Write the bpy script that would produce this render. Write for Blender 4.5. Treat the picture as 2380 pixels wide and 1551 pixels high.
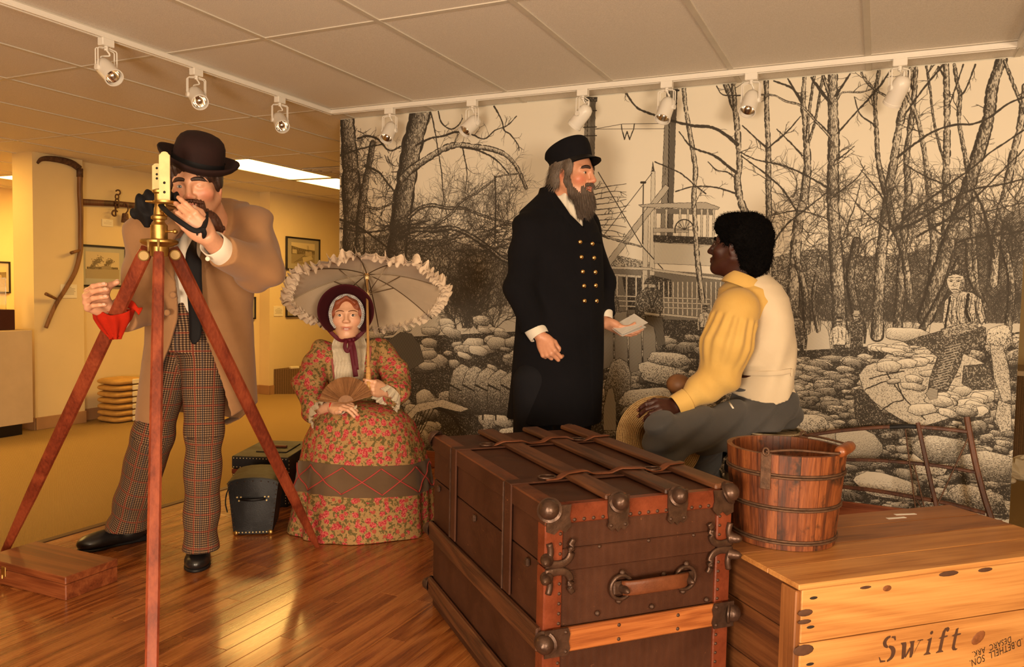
import bpy, math, random
import numpy as np
from mathutils import Vector, Matrix
for o in list(bpy.data.objects): bpy.data.objects.remove(o, do_unlink=True)
SC = bpy.context.scene
COL = SC.collection
rnd = random.Random(7)
# ------------------------------------------------------------------ camera
IW, IH, FPX = 2380.0, 1551.0, 1809.5
YAW, PITCH, ROLL = 0.43858, 0.05461, 0.01988
CAMZ = 1.29
def _cam():
    sy, cy, sp, cp = math.sin(YAW), math.cos(YAW), math.sin(PITCH), math.cos(PITCH)
    f = np.array([-sy*cp, cy*cp, -sp]); rt = np.array([cy, sy, 0.0]); up = np.cross(rt, f)
    c, s = math.cos(ROLL), math.sin(ROLL)
    return np.array([c*rt+s*up, -(-s*rt+c*up), f])
CM = _cam(); CO = np.array([0, 0, CAMZ])
cd = bpy.data.cameras.new('camera'); cam = bpy.data.objects.new('camera', cd); COL.objects.link(cam)
cd.sensor_width = 36.0; cd.lens = 36.0*FPX/IW; cd.clip_start = 0.05; cd.clip_end = 60
cam.matrix_world = Matrix(((CM[0][0], -CM[1][0], -CM[2][0], 0), (CM[0][1], -CM[1][1], -CM[2][1], 0), (CM[0][2], -CM[1][2], -CM[2][2], CAMZ), (0, 0, 0, 1)))
SC.camera = cam
def ray(u, v):
    return CM.T @ np.array([(u-IW/2)/FPX, (v-IH/2)/FPX, 1.0])
def P(u, v, d): return CO + ray(u, v)*d              # pixel + depth along the view axis
def PZ(u, v, z): r = ray(u, v); return CO + r*((z-CAMZ)/r[2])
def PY(u, v, y): r = ray(u, v); return CO + r*(y/r[1])
def PX(u, v, x): r = ray(u, v); return CO + r*(x/r[0])
# ------------------------------------------------------------------ world, lights, exposure
wd = bpy.data.worlds.new('world'); SC.world = wd; wd.use_nodes = True
wd.node_tree.nodes['Background'].inputs[0].default_value = (1.0, 0.72, 0.42, 1); wd.node_tree.nodes['Background'].inputs[1].default_value = 0.06
SC.view_settings.view_transform = 'Standard'; SC.view_settings.look = 'None'
SC.view_settings.exposure = 0.12; SC.view_settings.gamma = 1.0; SC.view_settings.use_curve_mapping = False
def area(name, loc, target, size, power, color, sy=None):
    l = bpy.data.lights.new(name, 'AREA'); l.energy = power; l.color = color; l.size = size
    if sy: l.shape = 'RECTANGLE'; l.size_y = sy
    o = bpy.data.objects.new(name, l); COL.objects.link(o); o.location = loc
    o.rotation_euler = (Vector(target)-Vector(loc)).to_track_quat('-Z', 'Y').to_euler()
    return o
area('key_softbox', (2.5, -1.9, 1.3), (-0.9, 3.4, 1.2), 1.0, 178, (1.0, 0.77, 0.54))
area('bounce_flash', (-0.5, -1.4, 0.9), (-0.6, 1.6, 2.39), 0.8, 118, (1.0, 0.78, 0.55))
# ------------------------------------------------------------------ node helper
class G:
    def __init__(s, name, rough=0.6, metal=0.0, color=(0.5, 0.5, 0.5), spec=0.5):
        s.m = bpy.data.materials.new(name); s.m.use_nodes = True; s.nt = s.m.node_tree
        s.b = s.nt.nodes['Principled BSDF']; s.out = s.nt.nodes['Material Output']
        s.set(rough=rough, metal=metal, color=color, spec=spec)
    def lk(s, sock, v):
        if isinstance(v, bpy.types.NodeSocket): s.nt.links.new(v, sock)
        elif isinstance(v, (tuple, list)):
            v = tuple(v)
            if sock.type == 'RGBA' and len(v) == 3: v = v+(1,)
            sock.default_value = v
        else: sock.default_value = v
    def set(s, **k):
        nm = dict(rough='Roughness', metal='Metallic', color='Base Color', spec='Specular IOR Level', coat='Coat Weight', coatr='Coat Roughness', normal='Normal', emis='Emission Color', emst='Emission Strength', alpha='Alpha', trans='Transmission Weight', sheen='Sheen Weight', ior='IOR', sss='Subsurface Weight')
        for a, v in k.items(): s.lk(s.b.inputs[nm[a]], v)
        return s
    def n(s, t, out=0, props=None, **k):
        nd = s.nt.nodes.new('ShaderNode'+t)
        for a, v in (props or {}).items(): setattr(nd, a, v)
        for a, v in k.items():
            key = a.replace('_', ' ')
            sk = nd.inputs[int(a[1:])] if a[0] == 'i' and a[1:].isdigit() else nd.inputs[key]
            s.lk(sk, v)
        return nd.outputs[out]
    def co(s, kind='Object', scale=(1, 1, 1), rot=(0, 0, 0), loc=(0, 0, 0), rand=False):
        v = s.n('TexCoord', kind)
        if rand:
            r = s.n('ObjectInfo', 'Random'); r = s.n('Math', props={'operation': 'MULTIPLY'}, i0=r, i1=37.3)
            v = s.n('VectorMath', props={'operation': 'ADD'}, i0=v, i1=r)
        return s.n('Mapping', Vector=v, Scale=scale, Rotation=rot, Location=loc)
    def noise(s, co, scale, detail=4, rough=0.55, dist=0.0, out=0):
        return s.n('TexNoise', out, Vector=co, Scale=scale, Detail=detail, Roughness=rough, Distortion=dist)
    def vor(s, co, scale, out='Distance', feature='F1', rand=1.0):
        return s.n('TexVoronoi', out, {'feature': feature}, Vector=co, Scale=scale, Randomness=rand)
    def wave(s, co, scale, dist=0, detail=2, dscale=1, prof='SIN', direction='X', typ='BANDS'):
        p = {'wave_type': typ, 'wave_profile': prof}
        p['bands_direction' if typ == 'BANDS' else 'rings_direction'] = direction
        return s.n('TexWave', 1, p, Vector=co, Scale=scale, Distortion=dist, Detail=detail, **{'Detail_Scale': dscale})
    def ramp(s, fac, stops, interp='LINEAR'):
        nd = s.nt.nodes.new('ShaderNodeValToRGB'); cr = nd.color_ramp; cr.interpolation = interp
        while len(cr.elements) < len(stops): cr.elements.new(0.5)
        for e, (p, c) in zip(cr.elements, stops):
            e.position = p
            if not isinstance(c, (tuple, list)): c = (c, c, c)
            e.color = tuple(c)+(1,) if len(c) == 3 else c
        s.lk(nd.inputs[0], fac); return nd.outputs[0]
    def mix(s, fac, a, b, blend='MIX'):
        nd = s.nt.nodes.new('ShaderNodeMix'); nd.data_type = 'RGBA'; nd.blend_type = blend
        s.lk(nd.inputs[0], fac); s.lk(nd.inputs[6], a); s.lk(nd.inputs[7], b); return nd.outputs[2]
    def math(s, op, a, b=0.0, c=0.0):
        return s.n('Math', props={'operation': op}, i0=a, i1=b, i2=c)
    def bump(s, h, strength=0.3, dist=0.01, normal=None):
        k = dict(Height=h, Strength=strength, Distance=dist)
        if normal is not None: k['Normal'] = normal
        return s.n('Bump', **k)
    def attr(s, name, out='Color'): return s.n('Attribute', out, {'attribute_name': name})
def plain(name, color, rough=0.6, metal=0.0, spec=0.5, bump=None, coat=0.0, var=0.12, vs=8.0):
    g = G(name, rough, metal, color, spec)
    nz = g.noise(g.co(rand=True), vs, 5)
    d = tuple(c*(1-var) for c in color); l = tuple(min(1, c*(1+var)) for c in color)
    g.set(color=g.ramp(nz, [(0.3, d), (0.7, l)]), coat=coat)
    if bump: g.set(normal=g.bump(g.noise(g.co(), bump[0], 3), bump[1], 0.004))
    return g.m
# ------------------------------------------------------------------ mesh helper
def unit(v): v = np.asarray(v, float); return v/(np.linalg.norm(v)+1e-12)
def frame(d, up=(0, 0, 1)):
    d = unit(d); s = np.cross(up, d)
    if np.linalg.norm(s) < 1e-6: s = np.cross((1, 0, 0), d)
    s = unit(s); return s, np.cross(d, s), d         # columns: side, up', dir
def rotm(ax, a):
    ax = unit(ax); K = np.array([[0, -ax[2], ax[1]], [ax[2], 0, -ax[0]], [-ax[1], ax[0], 0]])
    return np.eye(3)+math.sin(a)*K+(1-math.cos(a))*K@K
def rz(a): return rotm((0, 0, 1), a)
class MB:
    def __init__(s): s.v = []; s.f = []
    def add(s, V, F):
        o = len(s.v); s.v += [tuple(map(float, p)) for p in V]; s.f += [tuple(i+o for i in q) for q in F]; return s
    def box(s, c, size, R=None, b=0.0):
        h = np.asarray(size, float)/2; R = np.eye(3) if R is None else np.asarray(R); c = np.asarray(c, float)
        b = min(b, h.min()*0.9)
        if b <= 0:
            V = [c+R@(h*np.array((x, y, z))) for x in (-1, 1) for y in (-1, 1) for z in (-1, 1)]
            return s.add(V, [(0, 1, 3, 2), (4, 6, 7, 5), (0, 4, 5, 1), (2, 3, 7, 6), (0, 2, 6, 4), (1, 5, 7, 3)])
        V = []; idx = {}
        for x in (-1, 1):
            for y in (-1, 1):
                for z in (-1, 1):
                    sg = np.array((x, y, z))
                    for a in range(3):
                        q = sg*(h-b); q[a] = sg[a]*h[a]; idx[(x, y, z, a)] = len(V); V.append(c+R@q)
        F = []
        for a in range(3):
            b1, b2 = (a+1) % 3, (a+2) % 3
            for sg in (-1, 1):
                q = []
                for (p, r) in ((-1, -1), (1, -1), (1, 1), (-1, 1)):
                    k = [0, 0, 0]; k[a] = sg; k[b1] = p; k[b2] = r; q.append(idx[(*k, a)])
                F.append(tuple(q if sg > 0 else q[::-1]))
            for p in (-1, 1):
                for r in (-1, 1):
                    k0 = [0, 0, 0]; k0[a] = -1; k0[b1] = p; k0[b2] = r; k1 = list(k0); k1[a] = 1
                    q = [idx[(*k0, b1)], idx[(*k1, b1)], idx[(*k1, b2)], idx[(*k0, b2)]]
                    F.append(tuple(q if p*r < 0 else q[::-1]))
        for x in (-1, 1):
            for y in (-1, 1):
                for z in (-1, 1):
                    t = [idx[(x, y, z, a)] for a in range(3)]
                    F.append(tuple(t if x*y*z > 0 else t[::-1]))
        return s.add(V, F)
    def tube(s, pts, r, n=12, cap=True, up=None, sq=None, closed=False):
        pts = [np.asarray(p, float) for p in pts]; m = len(pts)
        rr = [r]*m if np.isscalar(r) or isinstance(r, tuple) else list(r)
        rr += [rr[-1]]*(m-len(rr))
        V = []; F = []; su = None
        for i, p in enumerate(pts):
            if closed: t = unit(pts[(i+1) % m]-pts[i-1])
            else: t = unit(pts[min(i+1, m-1)]-pts[max(i-1, 0)])
            if su is None:
                su = np.asarray(up, float) if up is not None else (np.array((0, 0, 1.)) if abs(t[2]) < 0.9 else np.array((1., 0, 0)))
            elif up is not None: su = np.asarray(up, float)
            sd = unit(np.cross(su, t)); su2 = np.cross(t, sd)
            if up is None: su = su2
            ra, rb = rr[i] if not np.isscalar(rr[i]) else (rr[i], rr[i])
            for j in range(n):
                a = 2*math.pi*(j+0.5)/n; ca, sa = math.cos(a), math.sin(a)
                if sq:
                    e = sq; ca = math.copysign(abs(ca)**e, ca); sa = math.copysign(abs(sa)**e, sa)
                V.append(p+sd*ra*ca+su2*rb*sa)
        for i in range(m if closed else m-1):
            for j in range(n):
                a, b = i*n+j, i*n+(j+1) % n; c, d = ((i+1) % m)*n+j, ((i+1) % m)*n+(j+1) % n
                F.append((a, b, d, c))
        if cap and not closed: F += [tuple(range(n))[::-1], tuple((m-1)*n+j for j in range(n))]
        return s.add(V, F)
    def lathe(s, prof, n=24, c=(0, 0, 0), R=None, cap=True, arc=None):
        R = np.eye(3) if R is None else R; c = np.asarray(c, float); V = []; F = []
        for (r, z) in prof:
            for j in range(n):
                a = 2*math.pi*j/n; V.append(c+R@np.array((r*math.cos(a), r*math.sin(a), z)))
        for i in range(len(prof)-1):
            for j in range(n): F.append((i*n+j, i*n+(j+1) % n, (i+1)*n+(j+1) % n, (i+1)*n+j))
        if cap: F += [tuple(range(n))[::-1], tuple((len(prof)-1)*n+j for j in range(n))]
        return s.add(V, F)
    def prism(s, poly, h, c=(0, 0, 0), R=None):
        R = np.eye(3) if R is None else R; c = np.asarray(c, float); n = len(poly)
        V = [c+R@np.array((x, y, z)) for z in (0, h) for x, y in poly]
        F = [tuple(range(n))[::-1], tuple(range(n, 2*n))]+[(i, (i+1) % n, n+(i+1) % n, n+i) for i in range(n)]
        return s.add(V, F)
    def grid(s, fn, nu, nv, wu=False, wv=False):
        V = [fn(i/(nu if wu else nu-1), j/(nv if wv else nv-1)) for i in range(nu) for j in range(nv)]
        F = []
        for i in range(nu if wu else nu-1):
            for j in range(nv if wv else nv-1):
                F.append((i*nv+j, ((i+1) % nu)*nv+j, ((i+1) % nu)*nv+(j+1) % nv, i*nv+(j+1) % nv))
        return s.add(V, F)
    def ball(s, c, r, R=None, n=12, m=8):
        R = np.eye(3) if R is None else R; r = np.broadcast_to(np.asarray(r, float), 3); c = np.asarray(c, float)
        V = [c+R@(r*np.array((0, 0, 1.)))]
        for i in range(1, m):
            a = math.pi*i/m
            for j in range(n): b = 2*math.pi*j/n; V.append(c+R@(r*np.array((math.sin(a)*math.cos(b), math.sin(a)*math.sin(b), math.cos(a)))))
        V.append(c+R@(r*np.array((0, 0, -1.)))); F = []
        for j in range(n):
            F.append((0, 1+j, 1+(j+1) % n)); F.append((len(V)-1, 1+(m-2)*n+(j+1) % n, 1+(m-2)*n+j))
            for i in range(m-2): a = 1+i*n; F.append((a+j, a+n+j, a+n+(j+1) % n, a+(j+1) % n))
        return s.add(V, F)
def root_of(o):
    while o.parent is not None: o = o.parent
    return o
def obj(name, mb, mat, parent=None, smooth=False, at=None, angle=None):
    V = mb.v; F = mb.f
    off = np.zeros(3)
    if parent is not None and at is None: off = np.array(root_of(parent).location)
    elif at is not None: off = np.asarray(at, float)
    me = bpy.data.meshes.new(name)
    VV = np.asarray(V, float)-off
    me.from_pydata(VV.tolist(), [], F); me.materials.append(mat)
    if smooth:
        me.polygons.foreach_set('use_smooth', [True]*len(me.polygons))
        if angle is not None: me.set_sharp_from_angle(angle=math.radians(angle))
    me.update()
    o = bpy.data.objects.new(name, me); COL.objects.link(o)
    if parent is not None: o.parent = parent
    elif at is not None: o.location = tuple(off)
    return o
def inst(src, name, parent=None, loc=(0, 0, 0), rot=(0, 0, 0), scale=(1, 1, 1)):
    o = bpy.data.objects.new(name, src.data if isinstance(src, bpy.types.Object) else src); COL.objects.link(o)
    o.parent = parent; o.location = tuple(map(float, loc)); o.rotation_euler = tuple(map(float, rot)); o.scale = scale; return o
def tag(o, label, cat, group=None):
    o['label'] = label; o['category'] = cat
    if group: o['group'] = group
    return o
def thing(name, label, cat, loc=(0, 0, 0), group=None):
    o = bpy.data.objects.new(name, None); COL.objects.link(o); o.location = tuple(map(float, loc)); o.empty_display_size = 0.1
    return tag(o, label, cat, group)
def struct(o): o['kind'] = 'structure'; return o
def subdiv(o, lv=1):
    m = o.modifiers.new('sub', 'SUBSURF'); m.levels = lv; m.render_levels = lv; return o
def catmull(pts, n=8):
    pts = [np.asarray(p, float) for p in pts]; out = []
    Q = [2*pts[0]-pts[1]]+pts+[2*pts[-1]-pts[-2]]
    for i in range(1, len(Q)-2):
        for k in range(n):
            t = k/n; a, b, c, d = Q[i-1], Q[i], Q[i+1], Q[i+2]
            out.append(0.5*((2*b)+(c-a)*t+(2*a-5*b+4*c-d)*t*t+(3*b-a-3*c+d)*t**3))
    out.append(pts[-1]); return out
# ------------------------------------------------------------------ materials of the setting
STZ = 0.17; CEZ = 2.39; MY = 4.2; MX0, MX1, MZ0 = -3.247, 0.589, 0.273
def wood(name, dark, mid, light, axis='Y', rough=0.35, coat=0.0, rings=9.0, scale=1.0, bump=0.12, stain=None, rand=True, rv=0.22):
    g = G(name, rough)
    st = {'X': (0.12, 1, 1), 'Y': (1, 0.12, 1), 'Z': (1, 1, 0.12)}[axis]
    st = tuple(k*scale for k in st)
    c = g.co(scale=st, rand=rand)
    big = g.noise(c, 5, 3, 0.5, 0.6)
    grain = g.n('Math', props={'operation': 'SINE'}, i0=g.math('MULTIPLY', big, rings*6.28))
    fine = g.noise(g.co(scale=tuple(k*(14 if k > 0.5*scale else 3) for k in st), rand=rand), 9, 4, 0.65)
    v = g.math('ADD', g.math('MULTIPLY', grain, 0.16), g.math('MULTIPLY', fine, 0.85))
    r = g.n('ObjectInfo', 'Random') if rand else 0.5
    v = g.math('ADD', v, g.math('MULTIPLY', g.math('SUBTRACT', r, 0.5), rv))
    col = g.ramp(v, [(0.18, dark), (0.45, mid), (0.75, light)])
    if stain:
        sp = g.noise(g.co(rand=rand), stain[1], 5, 0.7)
        col = g.mix(g.ramp(sp, [(stain[2], 0.0), (stain[2]+0.12, 1.0)]), col, stain[0])
    g.set(color=col, coat=coat, coatr=0.12, normal=g.bump(fine, bump, 0.003), rough=g.math('ADD', g.math('MULTIPLY', fine, 0.18), rough-0.08))
    return g.m
M = {}
def mk_tile():
    g = G('ceiling_tile', 0.9, spec=0.1)
    c = g.co(rand=True)
    sp = g.noise(c, 260, 2, 0.6); pit = g.vor(c, 110)
    col = g.mix(g.ramp(sp, [(0.35, 0), (0.7, 1)]), (0.72, 0.67, 0.59), (0.87, 0.82, 0.75))
    col = g.mix(g.ramp(pit, [(0.05, 1.0), (0.11, 0.0)]), col, (0.50, 0.45, 0.38))
    g.set(color=col, normal=g.bump(sp, 0.35, 0.003)); return g.m
M['tile'] = mk_tile()
M['tee'] = plain('painted_tee', (0.62, 0.57, 0.48), 0.5, var=0.05)
M['white'] = plain('white_enamel', (0.80, 0.76, 0.69), 0.35, var=0.03)
M['paint'] = plain('cream_wall_paint', (0.74, 0.59, 0.32), 0.85, spec=0.2, bump=(180, 0.06), var=0.04, vs=2)
M['paper'] = plain('wall_side_paint', (0.66, 0.63, 0.52), 0.8, var=0.05)
M['vinyl'] = plain('brown_vinyl_base', (0.40, 0.22, 0.10), 0.5, var=0.08)
def mk_carpet(name, a, b, rib):
    g = G(name, 0.95, spec=0.1)
    c = g.co('Object')
    w1 = g.wave(g.co(rot=(0, 0, 0.6)), rib, 1.2, 2, 3); w2 = g.wave(g.co(rot=(0, 0, 2.17)), rib, 1.5, 2, 3)
    h = g.math('MULTIPLY', w1, w2); sp = g.noise(c, 330, 2)
    t = g.math('ADD', g.math('MULTIPLY', h, 0.6), g.math('MULTIPLY', sp, 0.6))
    g.set(color=g.ramp(t, [(0.2, a), (0.75, b)]), normal=g.bump(t, 0.7, 0.006)); return g.m
M['carpet'] = mk_carpet('ribbed_carpet', (0.26, 0.165, 0.06), (0.52, 0.36, 0.16), 58)
M['plinthcarpet'] = mk_carpet('brown_plinth_carpet', (0.10, 0.06, 0.03), (0.26, 0.16, 0.08), 40)
M['oak'] = wood('oak_floor', (0.15, 0.038, 0.008), (0.30, 0.095, 0.022), (0.44, 0.165, 0.045), 'Y', 0.27, 0.4, 7, 1.0, rv=0.10)
M['edge'] = plain('dark_edge_trim', (0.10, 0.045, 0.02), 0.4)
M['basewood'] = wood('reddish_baseboard', (0.13, 0.03, 0.012), (0.24, 0.065, 0.025), (0.34, 0.11, 0.045), 'X', 0.3, 0.3, 6)
# ------------------------------------------------------------------ floors
fl = struct(obj('floor', MB().box((-2.9, 3.7, -0.05), (13.6, 13.0, 0.1)), M['carpet']))
base = struct(obj('floor_stage', MB().box(((MX0+MX1)/2, 2.2, STZ/2-0.012), (MX1-MX0-0.02, 4.0, STZ-0.024)), M['edge']))
PWID = 0.0752
def plank_mesh(L):
    mb = MB().box((0, L/2, -0.006), (PWID-0.0008, L-0.001, 0.012), b=0.0012)
    me = bpy.data.meshes.new('plank'); me.from_pydata(mb.v, [], mb.f); me.materials.append(M['oak']); return me
PLM = {L: plank_mesh(L) for L in (0.45, 0.6, 0.75, 0.9, 1.05, 1.2)}
np_ = 0
x = -3.2+0.004
while x < MX1-PWID:
    y = 0.25
    y += 0
    first = True
    while y < MY-0.006:
        L = rnd.choice(list(PLM)) if not first else rnd.choice((0.45, 0.6, 0.75, 0.9))
        first = False
        rem = MY-0.004-y
        if rem < L+0.25:
            mb = MB().box((0, rem/2, -0.006), (PWID-0.0008, rem-0.001, 0.012), b=0.0012)
            o = obj('plank', mb, M['oak']); o.parent = base; o.location = (x+PWID/2, y, STZ); break
        inst(PLM[L], 'plank', base, (x+PWID/2, y, STZ)); y += L
    x += PWID
struct(obj('trim_1', MB().box((-3.222, 2.225, STZ/2), (0.044, 3.95, STZ+0.004), b=0.004), M['edge']))
# ------------------------------------------------------------------ ceiling
ceil = struct(obj('ceiling', MB().box((-2.9, 3.7, CEZ+0.08), (13.6, 13.0, 0.1)), M['paper']))
GX0, GDX, GY0, GDY = -2.526, 0.6096, 2.728, 1.2192
tm = MB().box((0, 0, 0.008), (GDX-0.016, GDY-0.016, 0.014), b=0.002)
tme = bpy.data.meshes.new('ceiling_tile'); tme.from_pydata(tm.v, [], tm.f); tme.materials.append(M['tile'])
LIGHTCELLS = {(-5, 2), (-5, 3), (-9, 2), (-10, 2), (-12, 3), (-11, 3), (-5, -1), (-8, -1), (-8, 0)}
for i in range(-12, 7):
    for j in range(-2, 6):
        if (i, j) in LIGHTCELLS: continue
        inst(tme, 'ceiling_tile', ceil, (GX0+(i+0.5)*GDX, GY0+(j+0.5)*GDY, CEZ+0.004))
for i in range(-12, 8):
    obj('tee_bar', MB().box((GX0+i*GDX, 3.7, CEZ+0.003), (0.024, 12.8, 0.006)), M['tee'], ceil)
for j in range(-2, 7):
    obj('tee_bar', MB().box((-2.9, GY0+j*GDY, CEZ+0.0035), (13.4, 0.024, 0.005)), M['tee'], ceil)
# fluorescent troffers
g = G('fluorescent_diffuser', 0.4, color=(1, 0.95, 0.85)); g.set(emis=(1.0, 0.56, 0.135), emst=17.0); M['fluo'] = g.m
for k, (i, j) in enumerate(sorted(LIGHTCELLS)):
    cx, cy = GX0+(i+0.5)*GDX, GY0+(j+0.5)*GDY
    t = thing('ceiling_light', 'lit fluorescent ceiling panel', 'ceiling light', (cx, cy, CEZ), 'lit fluorescent ceiling panels')
    obj('frame', MB().box((cx, cy-GDY/2+0.03, CEZ+0.006), (GDX-0.03, 0.03, 0.012)).box((cx, cy+GDY/2-0.03, CEZ+0.006), (GDX-0.03, 0.03, 0.012)).box((cx-GDX/2+0.03, cy, CEZ+0.006), (0.03, GDY-0.03, 0.012)).box((cx+GDX/2-0.03, cy, CEZ+0.006), (0.03, GDY-0.03, 0.012)), M['white'], t)
    obj('diffuser', MB().box((cx, cy, CEZ+0.012), (GDX-0.08, GDY-0.08, 0.008)), M['fluo'], t)
    lab = {(-5, 2): 'lit fluorescent ceiling panel beside the dark brown hat, nearer one', (-5, 3): 'lit fluorescent ceiling panel partly hidden behind the mural edge', (-9, 2): 'larger lit ceiling panel left of the scythe column, nearest one', (-10, 2): 'lit ceiling panel left of the column, second from the column', (-11, 3): 'lit ceiling panel far left, lower in the picture', (-12, 3): 'farthest lit ceiling panel at the far left', (-5, -1): 'lit ceiling panel over the carpet outside the left picture edge, nearest the stage', (-8, -1): 'lit ceiling panel over the carpet outside the left picture edge, nearest the rear wall', (-8, 0): 'lit ceiling panel over the carpet just outside the left picture edge'}[(i, j)]
    t['label'] = lab
# ceiling vent
cv = thing('ceiling_vent', 'square louvred ceiling vent beside the mural top left edge', 'vent', (GX0-3.5*GDX, GY0+2.5*GDY+0.3, CEZ))
vx, vy = GX0-3.5*GDX, GY0+2.5*GDY+0.3
for k in range(4): 
    s = 0.26-0.065*k
    obj('louvre', MB().box((vx, vy-s, CEZ-0.004-0.002*k), (2*s, 0.03, 0.008)).box((vx, vy+s, CEZ-0.004-0.002*k), (2*s, 0.03, 0.008)).box((vx-s, vy, CEZ-0.004-0.002*k), (0.03, 2*s, 0.008)).box((vx+s, vy, CEZ-0.004-0.002*k), (0.03, 2*s, 0.008)), M['tee'], cv)
# ------------------------------------------------------------------ walls
def wall(name, x0, x1, y0, y1, mat, z0=0.0, z1=CEZ+0.03):
    return struct(obj(name, MB().box(((x0+x1)/2, (y0+y1)/2, (z0+z1)/2), (x1-x0, y1-y0, z1-z0)), mat))
wall('wall_left', -6.9, -6.66, 4.78, 7.11, M['paint'])
wall('wall_left_column', -6.84, -6.57, 4.315, 4.78, M['paint'])
wall('wall_left_rear', -6.9, -6.505, 7.11, 9.9, M['paint'])
wall('wall_far_left', -9.7, -9.5, -2.7, 10.0, M['paint'])
wall('wall_back', -9.7, 3.8, 9.8, 10.0, M['paint'])
wall('wall_right', 3.6, 3.8, -2.7, 10.0, M['paint'])
wall('wall_rear', -9.7, 3.8, -2.8, -2.6, M['paint'])
def basebd(name, x0, x1, y0, y1): return struct(obj(name, MB().box(((x0+x1)/2, (y0+y1)/2, 0.055), (x1-x0, y1-y0, 0.11), b=0.003), M['vinyl']))
basebd('baseboard_left', -6.662, -6.650, 4.78, 7.11); basebd('baseboard_left_column', -6.572, -6.560, 4.305, 4.79)
basebd('baseboard_left_column_end', -6.85, -6.56, 4.303, 4.316); basebd('baseboard_left_rear', -6.507, -6.495, 7.1, 9.8)
basebd('baseboard_left_step', -6.662, -6.495, 7.098, 7.111)
basebd('baseboard_back', -6.5, 3.6, 9.788, 9.801)
mw = wall('wall_mural', MX0, MX1, MY+0.004, MY+0.11, M['paper'])
bb = struct(obj('baseboard_mural', MB().box(((MX0+MX1)/2-0.01, MY-0.008, (MZ0+STZ)/2), (MX1-MX0-0.03, 0.02, MZ0-STZ), b=0.004), M['basewood']))
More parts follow.
